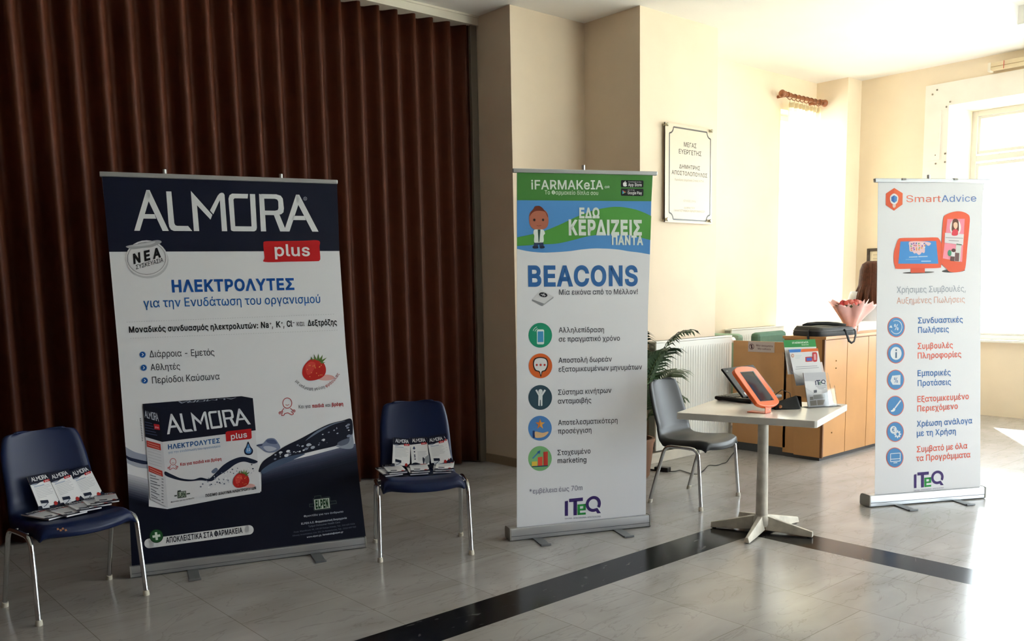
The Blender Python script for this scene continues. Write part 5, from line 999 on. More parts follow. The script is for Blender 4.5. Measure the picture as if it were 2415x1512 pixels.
        pr.text(s, a, b, h, D, 2, bold=6)
    for c, col in (((254, 137), '#0f8a68'), ((255, 332), '#cf5f26'), ((254, 533), '#2b4857'), ((252, 729), '#4a80c2'), ((252, 922), '#7ab37b')):
        pr.oval(c, 75, 79, col, 2, 40)
    pr.poly([(238, 100), (272, 100), (278, 106), (278, 190), (272, 195), (238, 195), (232, 190), (232, 106)], '#e6ecea', 3); pr.poly([(237, 113), (273, 112), (274, 180), (237, 181)], '#3f8fc2', 4)
    for r in (17, 29, 41): pr.ring((246, 120), r, r, 4, '#d5e6de', 3, 110, 165, 10)
    pr.smooth([(255, 275), (295, 287), (304, 325), (290, 362), (268, 372), (257, 404), (246, 372), (220, 362), (207, 325), (216, 287)], '#2b211e', 3)
    pr.smooth([(255, 282), (289, 292), (297, 325), (284, 356), (263, 366), (257, 388), (250, 366), (226, 356), (214, 325), (222, 292)], '#e2e2e3', 4)
    for x in (231, 256, 281): pr.oval((x, 326), 7, 7, '#b8322c', 5, 14)
    pr.oval((255, 494), 13, 14, '#e2e6e8', 3); pr.poly([(222, 487), (232, 482), (246, 507), (264, 507), (280, 482), (290, 488), (268, 522), (267, 585), (258, 588), (256, 548), (252, 548), (250, 588), (241, 585), (242, 522)], '#e2e6e8', 3)
    st = [(253 + (32 if i % 2 == 0 else 13) * math.sin(math.pi * i / 5), 703 - (36 if i % 2 == 0 else 14) * math.cos(math.pi * i / 5)) for i in range(10)]
    pr.poly(st, '#cf7a32', 3); pr.poly(st[:6], '#e0a04a', 4)
    pr.poly([(205, 745), (218, 744), (220, 790), (206, 792)], '#1f3a70', 3); pr.smooth([(220, 752), (250, 755), (272, 758), (302, 750), (304, 760), (280, 782), (250, 790), (220, 786)], '#e0b98c', 3)
    pr.line([(205, 922), (248, 876)], 8, '#3f7ab0', 3); pr.poly([(255, 868), (232, 880), (250, 893)], '#3f7ab0', 3)
    pr.poly([(200, 942), (234, 940), (234, 970), (200, 972)], '#e2c04a', 3); pr.poly([(238, 914), (268, 910), (268, 968), (238, 970)], '#d9503c', 3); pr.poly([(274, 880), (302, 877), (302, 966), (274, 968)], '#c03a30', 3); pr.line([(200, 974), (302, 968)], 7, '#24506a', 4)
    pr.text('*εμβέλεια έως 70m', (182, 1148), (525, 1122), 31, '#7b7d92', 2, bold=4)
    iteq(pr, ((411, 1288), (640, 1272), (640, 1158), (411, 1182)), 2)

def art_advice(pr, q):
    BL, RD = '#3f6eae', '#d8604f'
    pr.c = (2010, 390, 3.516)
    pr.poly([(347, 188), (417, 232), (415, 325), (345, 376), (277, 330), (278, 235)], '#cf5434', 2)
    pr.poly([(347, 188), (417, 232), (415, 325), (345, 376)], '#d9633f', 3)
    pr.smooth([(345, 234), (378, 258), (376, 300), (358, 322), (334, 322), (314, 300), (313, 258)], '#e8e8ea', 4); pr.poly([(332, 326), (360, 324), (358, 345), (344, 354), (334, 346)], '#e3c8c0', 4)
    pr.poly([(346, 248), (322, 264), (322, 296), (346, 312)], '#2a5ea8', 5); pr.poly([(346, 248), (370, 264), (368, 296), (346, 312)], '#4f84c4', 5)
    pr.text('Smart', (444, 305), (735, 304), 56, '#d8705f', 2, bold=0); pr.text('Advice', (741, 304), (1030, 300), 56, '#5b7cba', 2, bold=0)
    # desktop screen and kiosk
    pr.oval((548, 889), 132, 8, '#55504f', 2, 30, -.03); pr.oval((838, 874), 96, 15, '#474344', 2, 30, -.05)
    OR = '#d9573a'
    pr.smooth([(342, 790), (345, 720), (362, 660), (380, 615), (410, 603), (540, 601), (690, 598), (718, 610), (738, 645), (750, 690), (748, 770), (735, 835), (715, 851), (540, 856), (375, 859), (354, 842)], OR, 3)
    pr.poly([(484, 850), (600, 850), (600, 890), (482, 892)], '#cf4f34', 4)
    pr.poly([(398, 632), (694, 628), (712, 816), (380, 816)], '#3f86cc', 4)
    pr.smooth([(474, 634), (560, 630), (640, 640), (648, 655), (628, 668), (602, 655), (600, 715), (588, 728), (575, 722), (560, 740), (545, 742), (530, 728), (512, 732), (498, 718), (475, 712), (470, 670)], '#e6c4cc', 5)
    rnd = random.Random(2)
    for i in range(22):
        pr.oval((486 + (i % 6) * 22 + rnd.uniform(-4, 4), 650 + (i // 6) * 17 + rnd.uniform(-4, 4)), 8, 5, rnd.choice(['#2f4fa0', '#c04a6a', '#e8e8ee', '#5aa05a', '#d98a3a', '#7a3aa0']), 6, 8, rnd.uniform(0, 3))
    pr.line([(468, 762), (540, 759)], 7, '#cfe0f0', 5); pr.line([(546, 758), (622, 755)], 7, '#cfe0f0', 5); pr.line([(570, 796), (650, 795)], 7, '#b9d2ea', 5); pr.line([(440, 782), (560, 778)], 3, '#8fb8de', 5)
    pr.smooth([(756, 432), (790, 402), (850, 384), (905, 384), (950, 402), (972, 432), (968, 520), (952, 680), (935, 850), (905, 878), (850, 888), (800, 880), (775, 852), (742, 822), (738, 780), (740, 620), (746, 520)], OR, 5)
    pr.poly([(786, 446), (930, 444), (908, 802), (748, 772)], '#e58aa0', 6)
    pr.oval((852, 516), 46, 68, '#efe4e4', 7); pr.poly([(765, 560), (922, 572), (916, 662), (762, 642)], '#e3dfe3', 8)
    pr.smooth([(852, 444), (874, 455), (880, 500), (878, 545), (860, 550), (842, 550), (822, 540), (824, 490), (832, 452)], '#5e3428', 8)
    pr.smooth([(852, 472), (868, 482), (868, 512), (853, 530), (838, 512), (836, 484)], '#e9bfa6', 9); pr.smooth([(830, 540), (852, 530), (872, 542), (868, 580), (822, 580)], '#cf3a4a', 9)
    pr.line([(770, 600), (915, 606)], 6, '#a9a5ac', 9); pr.line([(796, 624), (880, 628)], 5, '#8f8b92', 9)
    pr.oval((804, 728), 16, 26, '#3f8a6a', 8); pr.poly([(820, 700), (850, 698), (846, 795), (812, 790)], '#e0dfe2', 8); pr.oval((836, 706), 18, 15, '#4a2420', 9); pr.poly([(858, 655), (902, 660), (890, 800), (848, 796)], '#cfd2cf', 7); pr.poly([(850, 725), (884, 728), (880, 796), (846, 794)], '#6a4a4a', 9); pr.poly([(812, 755), (846, 758), (842, 796), (808, 792)], '#5c3a38', 9); pr.line([(860, 654), (904, 660)], 8, '#3f5a4a', 9)
    pr.text('Χρήσιμες Συμβουλές,', (368, 1058), (942, 1046), 52, '#9aa2b0', 2, bold=-2); pr.text('Αυξημένες Πωλήσεις', (368, 1148), (934, 1136), 52, '#d5a397', 2, bold=-2)
    pr.text('Συνδυαστικές', (543, 1311), (918, 1301), 48, BL, 2, bold=14); pr.text('Πωλήσεις', (543, 1390), (802, 1381), 48, BL, 2, bold=14)
    def disc(c):
        pr.oval(c, 72, 84, '#da6a58', 2, 40); pr.oval(c, 66, 78, '#4a86c0', 3, 40)
    WHT = '#e6eaf0'
    c = (363, 1342); disc(c); pr.ring(c, 50, 58, 5, WHT, 4, -150, 120, 26); pr.poly([(305, 1345), (320, 1325), (332, 1348)], WHT, 4); pr.text('%', (343, 1366), (386, 1366), 48, WHT, 4, bold=10)
    pr.c = (2010, 800, 3.516)
    for s, a, b, col in (('Συμβουλές', (540, 82), (836, 72), RD), ('Πληροφορίες', (540, 161), (905, 147), RD), ('Εμπορικές', (540, 306), (818, 298), BL), ('Προτάσεις', (540, 389), (820, 377), BL), ('Εξατομικευμένο', (538, 522), (968, 496), RD),
                        ('Περιεχόμενο', (537, 600), (877, 577), RD), ('Χρέωση ανάλογα', (536, 726), (995, 697), BL), ('με τη Χρήση', (534, 805), (862, 786), BL), ('Συμβατό με όλα', (533, 938), (955, 905), RD), ('τα Προγράμματα', (531, 1012), (980, 979), RD)):
        pr.text(s, a, b, 48, col, 2, bold=14)
    for c in ((361, 118), (359, 337), (356, 553), (355, 768), (352, 982)): disc(c)
    pr.oval((361, 118), 46, 54, WHT, 4); pr.oval((362, 91), 7, 8, '#4a6a8a', 5, 14); pr.line([(362, 108), (361, 156)], 13, '#4a6a8a', 5)
    pr.poly([(330, 303), (398, 296), (397, 378), (334, 378), (315, 345)], WHT, 4); pr.text('%', (342, 362), (380, 359), 42, '#4a78a8', 5, bold=12)
    pr.line([(400, 508), (352, 572)], 11, WHT, 4); pr.smooth([(343, 570), (355, 580), (345, 598), (322, 602), (318, 592), (330, 586)], WHT, 5)
    pr.oval((340, 752), 28, 32, WHT, 4); pr.text('€', (327, 768), (353, 766), 34, '#4a78a8', 5, bold=12); pr.ring((374, 788), 21, 24, 10, WHT, 4)
    for i in range(8):
        t = i * math.pi / 4; pr.oval((374 + 24 * math.cos(t), 788 + 27 * math.sin(t)), 6, 7, WHT, 4, 8)
    for a, b in (((316, 950), (396, 944)), ((396, 944), (396, 1010)), ((396, 1010), (316, 1016)), ((316, 1016), (316, 950)), ((316, 996), (396, 990)), ((340, 1026), (372, 1024))): pr.line([a, b], 6, WHT, 4)
    iteq(pr, ((511, 1236), (757, 1212), (757, 1088), (511, 1108)), 2)

BANNER_LEFT = banner('wide navy and white roll-up banner with a printed carton, between two blue chairs', (308, 1365), (865, 1292), 5.0,
    [(240, 416), (795, 434), (863, 1268), (311, 1339)], [(234, 404.5), (796, 424.5), (796, 434.5), (235, 416.5)], [(388, 397), (664, 408)],
    [((460, 1370), 0), ((757, 1327), 0)], .085, .062, [], art_pharma, (LEFT_SIDE, RIGHT_SIDE))
BANNER_MID = banner('white roll-up banner with green and blue head and five round icons', (1203, 1278), (1535, 1243), .5,
    [(1219, 407), (1540, 414), (1523, 1218), (1219, 1250)], [(1209, 397), (1550, 404.5), (1549.5, 414), (1210, 407)], [(1380.5, 388)],
    [((1288, 1288), 0), ((1484, 1268), 0)], .10, .074, [], art_beacons, ([], [(1536, 476), (1533, 600), (1528, 740)]))
BANNER_RIGHT = banner('white roll-up banner with orange hexagon and orange screens, by the wooden desk', (2050, 1198), (2324, 1176), 5.0,
    [(2071, 430), (2322, 432), (2312, 1146), (2063, 1170)], [(2062, 420.5), (2334, 422.5), (2334, 431), (2063, 430)], [(2197, 410)],
    [((2155, 1206), 0), ((2290, 1193), 0)], .10, .078, [(2130, 423), (2252, 423)], art_advice, ([], [(2318, 460), (2314.5, 600), (2312.5, 800)]))

# ------------------------------------------------------------------ shell chairs
PROF = [(-.236, .372, .200), (-.238, .392, .212), (-.226, .416, .220), (-.19, .430, .225), (-.13, .432, .227), (-.05, .424, .227), (.04, .418, .224), (.11, .424, .219), (.155, .446, .214), (.182, .487, .210),
        (.200, .54, .206), (.218, .60, .202), (.236, .66, .196), (.252, .715, .188), (.264, .755, .179), (.271, .778, .170), (.2735, .787, .160), (.275, .792, .146), (.2755, .7945, .125)]
LEGTIP = mat('leg_tip_plastic', '#cfc9bb', .5)
def shell_pt(u, v):
    k = v * (len(PROF) - 1); i = min(int(k), len(PROF) - 2); f = k - i
    a, b = PROF[i], PROF[i + 1]
    y, z, w = (a[j] * (1 - f) + b[j] * f for j in range(3))
    t = u * 2 - 1; e = abs(t)
    seat = max(0.0, min(1.0, (.52 - v) / .12)); back = 1 - seat
    roll = max(0, (e - .80) / .20) ** 2
    z += seat * (.010 * e * e - .052 * roll * (1 - max(0, .1 - v) * 8))
    y -= back * (.045 * e * e - .020 * roll)
    if v < .25: y += (.25 - v) / .25 * .050 * e ** 2.4
    mid = max(0, 1 - abs(v - .52) / .16); w -= .006 * mid
    return (t * w, y, z)
def chair(label, x, y, rot, col, rough, name='shell_chair', hw=.246, tip=True):
    c = thing(name, label, 'chair', (x, y, 0), R(rot), 'moulded shell chairs on chrome legs')
    mb = MB(); mb.grid(shell_pt, 28, 68, mat('moulded_plastic_' + col.lstrip('#'), col, rough, bump=.04, scale=260, Specular_IOR_Level=.3))
    mb.build('seat_shell', c, local=True, smooth=180, solid=.009)
    tw = hw - .007
    for sx in (-1, 1):
        for sy, ytop in ((-1, -.165), (1, .085)):
            foot = Vector((sx * hw, sy * .19, 0)); top = Vector((sx * tw, ytop, .384)); yb = ytop + (.055 if sy < 0 else -.055)
            pts = [foot + Vector((0, 0, .012)), foot * .5 + top * .5, foot * .12 + top * .88 + Vector((0, 0, -.012))]
            s0 = pts[-1]; e0 = Vector((sx * tw, yb, .392)); ctl = Vector((sx * tw, ytop, .392))
            for t in (.25, .5, .75, 1): pts.append(s0 * (1 - t) ** 2 + ctl * 2 * t * (1 - t) + e0 * t * t)
            pts.append(Vector((sx * tw, (-.165 + .085) / 2, .393)))
            mb = MB(); mb.tube(pts, .0115, CHROME, 14)
            leg = mb.build('leg', c, local=True, smooth=60)
            mb = MB(); mb.tube([foot + Vector((0, 0, .0)), foot + Vector((0, 0, .006)), foot * .93 + top * .07 + Vector((0, 0, -.002))], [.0145, .0155, .0135], LEGTIP, 14)
            mb.build('leg_tip', leg, local=True, smooth=50)
    for yy in (-.10, .035):
        mb = MB(); mb.tube([(-tw, yy, .388), (-tw * .6, yy, .392 if yy < 0 else .389), (tw * .6, yy, .392 if yy < 0 else .389), (tw, yy, .388)], .0095, CHROME, 12)
        mb.build('cross_bar', c, local=True, smooth=60)
    return c
BLUE = '#0a193f'
CH_L = chair('dark blue moulded chair at far left, fanned leaflets on a scuffed seat', 1.1125, 4.432, 8.2, BLUE, .42)
CH_M = chair('dark blue moulded chair between the two nearer banners', 2.787, 3.971, -29.2, BLUE, .42)
CH_G = chair('dark grey moulded chair behind the white table', 4.764, 3.607, 7.8, '#2a2b2e', .45, hw=.255)
# scuff on the front edge of the left chair
mb = MB(); pr = Print(mb, (0, 0, 0), (1, 0, 0), (0, 1, 0))
mb2 = MB(); m = mat('worn_plastic', '#8a5a38', .7)
for i, (a, b) in enumerate(((.16, .09), (.18, .075), (.205, .088), (.225, .07))):
    p = [Vector(shell_pt(a + da, b + db)) + Vector((0, -.0022, .0022)) for da, db in ((0, 0), (.022, .003), (.02, .022), (.004, .018))]
    mb2.add([tuple(k) for k in p], [(0, 1, 2, 3)], m)
mb2.build('scuff_mark', CH_L, local=True)

# ------------------------------------------------------------------ leaflets
def leaflet(kind, pages=4):
    w, h, t = .098, .182, .0016 * pages
    mb = MB(); mb.box(-w / 2, w / 2, 0, t, 0, h, mat('leaflet_paper', '#dfdfe3', .4))
    pr = Print(mb, (-w / 2, 0, 0), (1, 0, 0), (0, 0, 1))
    pr.poly([(0, h - .043), (w, h - .036), (w, h), (0, h)], '#090e26', 1)
    wordmark(pr, ((.012, h - .029), (.088, h - .029), (.088, h - .008), (.012, h - .008)), '#dfe2e8', 2)
    pr.poly([(.062, h - .046), (.092, h - .044), (.092, h - .033), (.062, h - .034)], '#b3171e', 3); pr.text('plus', (.068, h - .042), (.086, h - .041), .0055, '#e6dcdd', 4, bold=20)
    if kind == 0:
        pr.smooth([(0, h - .036), (.02, h - .047), (.04, h - .042), (.06, h - .034), (0, h - .030)], '#090e26', 2)
        pr.smooth([(.002, h - .043), (.02, h - .049), (.034, h - .044), (.02, h - .041)], '#8b93a8', 3)
        for i in range(8):
            y = h - .060 - i * .0075
            pr.line([(.012, y), (.012 + (.07, .074, .06, .076, .066, .075, .07, .04)[i], y)], .0016, '#a9acb6', 1)
        pr.line([(.012, h - .055), (.06, h - .055)], .003, '#7f96b8', 1)
        pr.smooth([(0, 0), (w, 0), (w, .034), (.085, .026), (.06, .020), (.03, .024), (0, .030)], '#10162c', 1)
        pr.poly([(.014, .016), (.046, .012), (.05, .050), (.016, .056)], '#c9ccd4', 2); pr.poly([(.016, .040), (.050, .035), (.050, .050), (.016, .056)], '#1a2138', 3)
        pr.line([(.02, .022), (.032, .026), (.045, .036)], .003, '#39425c', 3)
        pr.smooth([(.072, .018), (.079, .016), (.086, .020), (.086, .030), (.078, .036), (.071, .029)], '#a3201e', 3)
    else:
        pr.smooth([(.02, h - .053), (.026, h - .066), (.02, h - .071), (.012, h - .066)], '#4f5e80', 2)
        for i, y in enumerate((h - .085, h - .105, h - .115, h - .128)): pr.oval((.02, y), .004, .004, '#2c3350', 2, 12)
        for i in range(7):
            y = h - .086 - i * .008; pr.line([(.036, y), (.036 + (.05, .046, .052, .04, .05, .044, .03)[i], y)], .0018, '#a3a5b4', 1)
        pr.smooth([(0, 0), (w, 0), (w, .018), (.07, .014), (.045, .026), (.02, .034), (0, .026)], '#10162c', 1)
        pr.smooth([(.068, .022), (.074, .05), (.066, .062), (.062, .055), (.064, .03)], '#33374a', 2); pr.smooth([(.08, .022), (.1, .035), (.1, .072), (.084, .066), (.074, .05)], '#8f949c', 2)
    return mb.build('leaflet')
proto = [leaflet(0), leaflet(1)]
used = [0, 0]
def put_leaflet(kind, chair_o, loc, rz, lean, roll, label, group):
    o = proto[kind] if not used[kind] else proto[kind].copy()
    if used[kind]: COL.objects.link(o)
    used[kind] += 1
    M = chair_o.matrix_basis @ Matrix.Translation(loc) @ Matrix.Rotation(R(rz), 4, 'Z') @ Matrix.Rotation(R(-lean), 4, 'X') @ Matrix.Rotation(R(roll), 4, 'Y')
    o.matrix_basis = M
    tag(o, label, 'leaflet', group)
    return o
G1, G2 = 'leaflets propped on the left blue chair', 'leaflets propped on the middle blue chair'
put_leaflet(0, CH_L, (-.045, .082, .440), 3, 28, -3, 'leaflet propped leftmost of three on the left blue chair', G1)
put_leaflet(0, CH_L, (.056, .080, .440), -3, 27, -9, 'leaflet propped in the middle of three on the left blue chair', G1)
put_leaflet(0, CH_L, (.158, .078, .442), -8, 27, -13, 'leaflet propped rightmost of three on the left blue chair', G1)
put_leaflet(0, CH_M, (-.097, .084, .440), 6, 26, 9, 'leaflet propped leftmost on the middle blue chair', G2)
put_leaflet(1, CH_M, (.016, .088, .438), 0, 27, 0, 'leaflet with a bulleted column, propped centre on the middle blue chair', G2)
put_leaflet(0, CH_M, (.128, .080, .440), -6, 26, -8, 'leaflet propped rightmost, in front, on the middle blue chair', G2)
put_leaflet(0, CH_M, (.145, .092, .446), -8, 26, -9, 'leaflet peeking out behind the rightmost propped one on the middle blue chair', G2)
G3, G4 = 'leaflets lying on the left blue chair', 'leaflets lying on the middle blue chair'
for i, (x, y, z, r, lb) in enumerate(((-.085, -.090, .442, 16, 'leaflet lying leftmost on the left blue chair seat'), (-.01, -.110, .444, 7, 'leaflet lying second from left on the left blue chair seat'),
                                     (.055, -.105, .4505, -3, 'leaflet lying in the middle on the left blue chair seat'), (.11, -.085, .455, -12, 'leaflet lying fourth from left on the left blue chair seat'), (.155, -.065, .4595, -20, 'leaflet lying rightmost on the left blue chair seat'))):
    put_leaflet(0, CH_L, (x, y, z), r, 88, 0, lb, G3)
for i, (x, y, z, r, lb) in enumerate(((-.145, -.060, .440, 14, 'lowest leaflet lying at the left of the middle blue chair seat'), (-.12, -.045, .448, 9, 'top leaflet lying at the left of the middle blue chair seat'),
                                     (-.01, -.070, .440, 2, 'lowest leaflet lying at the centre of the middle blue chair seat'), (.0, -.052, .448, -1, 'top leaflet lying at the centre of the middle blue chair seat'),
                                     (.115, -.066, .440, -8, 'lowest leaflet lying at the right of the middle blue chair seat'), (.128, -.045, .448, -11, 'top leaflet lying at the right of the middle blue chair seat'))):
    put_leaflet(0, CH_M, (x, y, z), r, 86, 0, lb, G4)

# ------------------------------------------------------------------ white pedestal table
TZ = .722
tb = thing('pedestal_table', 'square white café table on a worn white column base', 'table', (4.395, 2.848, 0), R(-73.46))
TOP = mat('white_laminate', '#e3e1dc', .22, noise=.02, scale=6)
mb = MB(); a, b, r = .384, .364, .012
oct_ = [(-a + r, -b), (a - r, -b), (a, -b + r), (a, b - r), (a - r, b), (-a + r, b), (-a, b - r), (-a, -b + r)]
mb.prism(oct_, TZ - .038, TZ, TOP); mb.build('table_top', tb, local=True, bevel=.004)
WORN = mat('worn_white_paint', '#cfc9bd', .5, noise=.22, scale=14)
mb = MB(); mb.lathe([(.037, .06), (.034, .12), (.031, .35), (.029, TZ - .05), (.029, TZ - .038)], WORN, 24); mb.build('column', tb, local=True, smooth=50)
mb = MB(); mb.box(-.14, .14, -.14, .14, TZ - .046, TZ - .038, mat('dark_bracket', '#3a3a3a', .5)); mb.build('mounting_plate', tb, local=True)
mb = MB(); mb.lathe([(.045, .035), (.05, .05), (.047, .085), (.038, .10)], WORN, 20); mb.build('hub', tb, local=True, smooth=50)
inv = tb.matrix_basis.inverted()
for px in ((1680, 1236), (1746, 1212), (1880, 1224), (1900, 1258), (1771, 1266)):
    q = inv @ atZ(px[0], px[1], .02); d = Vector((q.x, q.y, 0)); L = min(max(d.length, .29), .33); d.normalize(); s = Vector((-d.y, d.x, 0))
    vs = []
    for t, w, z0, z1 in ((.03, .030, .018, .098), (L * .6, .022, .008, .062), (L, .016, .004, .034)):
        c = d * t; vs += [c - s * w + Vector((0, 0, z0)), c + s * w + Vector((0, 0, z0)), c + s * w * .5 + Vector((0, 0, z1)), c - s * w * .5 + Vector((0, 0, z1))]
    mb = MB(); fs = [(3, 2, 1, 0), (8, 9, 10, 11)] + [(i * 4 + j, i * 4 + (j + 1) % 4, i * 4 + 4 + (j + 1) % 4, i * 4 + 4 + j) for i in range(2) for j in range(4)]
    mb.add(vs, fs, WORN); lg = mb.build('leg', tb, local=True, bevel=.003, fix=True)
    mb = MB(); mb.lathe([(.012, 0), (.013, .006), (.010, .012)], mat('black_rubber', '#1c1c1c', .7), 12, Matrix.Translation(d * (L - .02))); mb.build('glide', lg, local=True, smooth=50)

# ------------------------------------------------------------------ things on the table
BLK = mat('laptop_black', '#17181a', .45, bump=.03, scale=300)
lp = thing('laptop', 'open black laptop with its lid half folded, left on the white table', 'laptop', (4.665, 3.06, TZ))
mb = MB(); mb.box(-.165, .165, -.06, .205, .006, .028, BLK); mb.build('keyboard_base', lp, local=True, bevel=.008)
mb = MB()
for i in range(12):
    for j in range(5): mb.box(-.145 + i * .0243, -.145 + i * .0243 + .020, .060 + j * .022, .060 + j * .022 + .018, .028, .0305, mat('key_cap', '#26272a', .5))
mb.build('keyboard', lp, local=True)
for x in (-.14, .13):
    for y in (-.04, .18): mb = MB(); mb.box(x, x + .02, y, y + .02, 0, .007, BLK); mb.build('rubber_foot', lp, local=True)
th = R(46)                                                        # lid folded forward over the keys
Ml = Matrix.Translation((0, 0.0, .034)) @ Matrix.Rotation(th, 4, 'X')
mb = MB(); mb.box(-.165, .165, 0, .225, -.007, .007, BLK, Ml); lid = mb.build('lid', lp, local=True, bevel=.004)
mb = MB(); mb.box(-.152, .152, .02, .21, -.0085, -.007, mat('dark_screen', '#0c0d10', .15), Ml); mb.build('screen', lid, local=True)
mb = MB(); mb.box(-.135, -.118, .010, .030, .007, .0082, mat('white_sticker', '#e6e8ea', .5), Ml); mb.build('sticker', lid, local=True)
mb = MB(); mb.box(-.145, -.128, .196, .203, .007, .008, mat('silver_badge', '#9a9ca0', .3, .7), Ml); mb.build('badge', lid, local=True)
mb = MB(); mb.tube([(-.12, 0, .032), (.12, 0, .032)], .008, BLK, 10); mb.build('hinge', lp, local=True, smooth=50)

ORG = mat('orange_lacquered_metal', '#e0632f', .38)
ks = thing('tablet_stand', 'bright orange tablet holder tilted back on a small foot', 'tablet stand', tuple(atZ(1812, 974.5, TZ)))
kd = Vector((.12, -.993, 0)); kw = Vector((.993, .12, 0))
kpos = Vector(ks.location)
kl = (-kd * math.cos(R(50)) + Vector((0, 0, 1)) * math.sin(R(50))).normalized(); kn = kw.cross(kl).normalized()
KO = kpos - kd * .006 + Vector((0, 0, .052))
pr0 = Print(MB(), KO, kw, kl, sight=True); pr0.c = (1660, 850, 10.5)
outer = [(755, 245), (768, 205), (830, 165), (950, 146), (1080, 146), (1200, 165), (1290, 205), (1345, 268), (1575, 580), (1800, 890), (1866, 1000), (1866, 1046), (1830, 1088), (1740, 1128), (1620, 1143), (1500, 1132), (1390, 1102), (1322, 1062), (1050, 690), (775, 300)]
mb = MB(); ring = [pr0.to(p) for p in outer]
mb.slab([pr0.P3(p, 0) for p in reversed(ring)], -kn * .022, ORG); mb.build('holder_frame', ks, bevel=.004, fix=True)
mb = MB(); pr = Print(mb, KO, kw, kl, sight=True); pr.c = (1660, 850, 10.5)
pr.poly([(888, 288), (1224, 260), (1744, 988), (1398, 1020)], mat('bezel_black', '#0c0d10', .3), 1)
pr.poly([(905, 306), (1212, 282), (1700, 978), (1402, 1006)], mat('tablet_glass', '#14161b', .06), 2)
mb.build('tablet_screen', ks)
mb = MB(); ku = Vector((0, 0, 1))
p = [kpos + kw * x for x in (-.034, .034)]
mb.slab([p[0], p[1], p[1] + ku * .034, p[0] + ku * .034], -kd * .004, ORG)
mb.slab([p[0], p[1], p[1] - kd * .11, p[0] - kd * .11], ku * .004, ORG)
mb.slab([p[0] + ku * .034, p[1] + ku * .034, p[1] + ku * .064 - kd * .03, p[0] + ku * .064 - kd * .03], -kd * .004, ORG)
mb.build('foot', ks, bevel=.001, fix=True)
mb = MB(); mb.ball(kpos + ku * .018 + kd * .001, .0035, CHROME, 10, 6); mb.build('screw', ks)

# black pouch with a cable loop
pp = atZ(1850, 966, TZ)
po = thing('zip_pouch', 'small black soft pouch with a brown stud behind the orange holder', 'pouch', (pp.x + .03, pp.y + .01, TZ), R(-35))
mb = MB(); fab = mat('black_fabric', '#141416', .8, bump=.2, scale=200)
vs = [(-.085, -.035, 0), (.075, -.045, 0), (.08, .035, 0), (-.08, .045, 0), (-.075, -.012, .035), (.062, -.012, .075), (.066, .012, .075), (-.072, .018, .035)]
mb.add(vs, [(3, 2, 1, 0), (4, 5, 6, 7), (0, 1, 5, 4), (1, 2, 6, 5), (2, 3, 7, 6), (3, 0, 4, 7)], fab); mb.build('body', po, local=True, bevel=.012, smooth=60)
mb = MB(); mb.ball((-.045, -.031, .018), (.010, .004, .010), mat('brown_stud', '#8a5224', .5), 14, 8); mb.build('stud', po, local=True, smooth=180)
mb = MB(); mb.tube([(-.07, .02, .02), (-.055, .03, .075), (-.01, .035, .105), (.035, .03, .085), (.045, .022, .03)], .0022, mat('black_cable', '#111112', .5), 8); mb.build('cable_loop', po, local=True, smooth=60)

# leaflet holders of clear acrylic
ACR = glass_material('clear_acrylic', '#fbfcfd', .10)
hA, hB = atZ(1899, 962, TZ), atZ(1976, 957, TZ)
hd = (hB - hA); hd.z = 0; hd.normalize(); hn = Vector((hd.y, -hd.x, 0))
def lean_frame(O, ang):
    L = R(ang); return O, hd, (-hn * math.sin(L) + Vector((0, 0, math.cos(L))))
def upright(mb, frame, crop, pts, m, thick):
    pr = Print(mb, *frame, sight=True); pr.c = crop
    ring = [pr.to(p) for p in pts]
    if area2(ring) < 0: ring.reverse()
    mb.slab([pr.P3(p, 0) for p in ring], -pr.n * thick, m)
    return pr
C3 = (1750, 795, 7.956)
h2 = thing('brochure_holder', 'small clear acrylic holder at the right end of the white table', 'brochure holder', ((hA.x + hB.x) / 2, (hA.y + hB.y) / 2, TZ), 0, 'acrylic leaflet holders')
mb = MB(); upright(mb, lean_frame(hA + hn * .022, 14), C3, [(1182, 950), (1262, 1000), (1350, 1060), (1470, 1075), (1590, 1040), (1735, 905), (1792, 1305), (1234, 1335)], ACR, .003); mb.build('front_pocket', h2)
mb = MB(); upright(mb, lean_frame(hA - hn * .030 + Vector((0, 0, .004)), 14), C3, [(1160, 690), (1610, 670), (1730, 1290), (1250, 1320)], ACR, .003); mb.build('back_plate', h2)
mb = MB(); a0, a1 = hA - hn * .04, hB - hn * .04
mb.slab([a0, a1, hB + hn * .03, hA + hn * .03], (0, 0, .003), ACR); mb.build('base_plate', h2)
mb = MB(); fr = lean_frame(hA + Vector((0, 0, .006)), 14)
pr = upright(mb, fr, C3, [(1150, 672), (1562, 656), (1640, 1288), (1246, 1312)], mat('leaflet_paper', '#dfdfe3', .4), .006)
pr.poly([(1152, 674), (1562, 657), (1580, 800), (1172, 830)], '#c3c4cc', 1)
iteq(pr, ((1378, 905), (1568, 888), (1562, 798), (1366, 812)), 2, main='#2c3050', e='#44705c', sub=None)
for a, b in (((1382, 925), (1580, 912)), ((1410, 952), (1570, 940)), ((1432, 976), (1535, 968))): pr.line([a, b], 7, '#8a8c99', 2)
for r, c in (([(1345, 1000), (1400, 990), (1405, 1040), (1350, 1050)], '#5e616a'), ([(1335, 1090), (1550, 1070), (1560, 1150), (1345, 1170)], '#b0b0b0'), ([(1270, 1125), (1330, 1120), (1340, 1180), (1275, 1185)], '#9d9c98'), ([(1272, 1200), (1392, 1186), (1402, 1280), (1285, 1290)], '#a39c92'), ([(1405, 1185), (1560, 1170), (1540, 1215), (1520, 1270), (1415, 1280)], '#a89f94')): pr.poly(r, c, 2)
br = mb.build('brochure', origin=tuple(hA)); tag(br, 'grey brochure with four purple letters standing in the small acrylic holder', 'brochure')

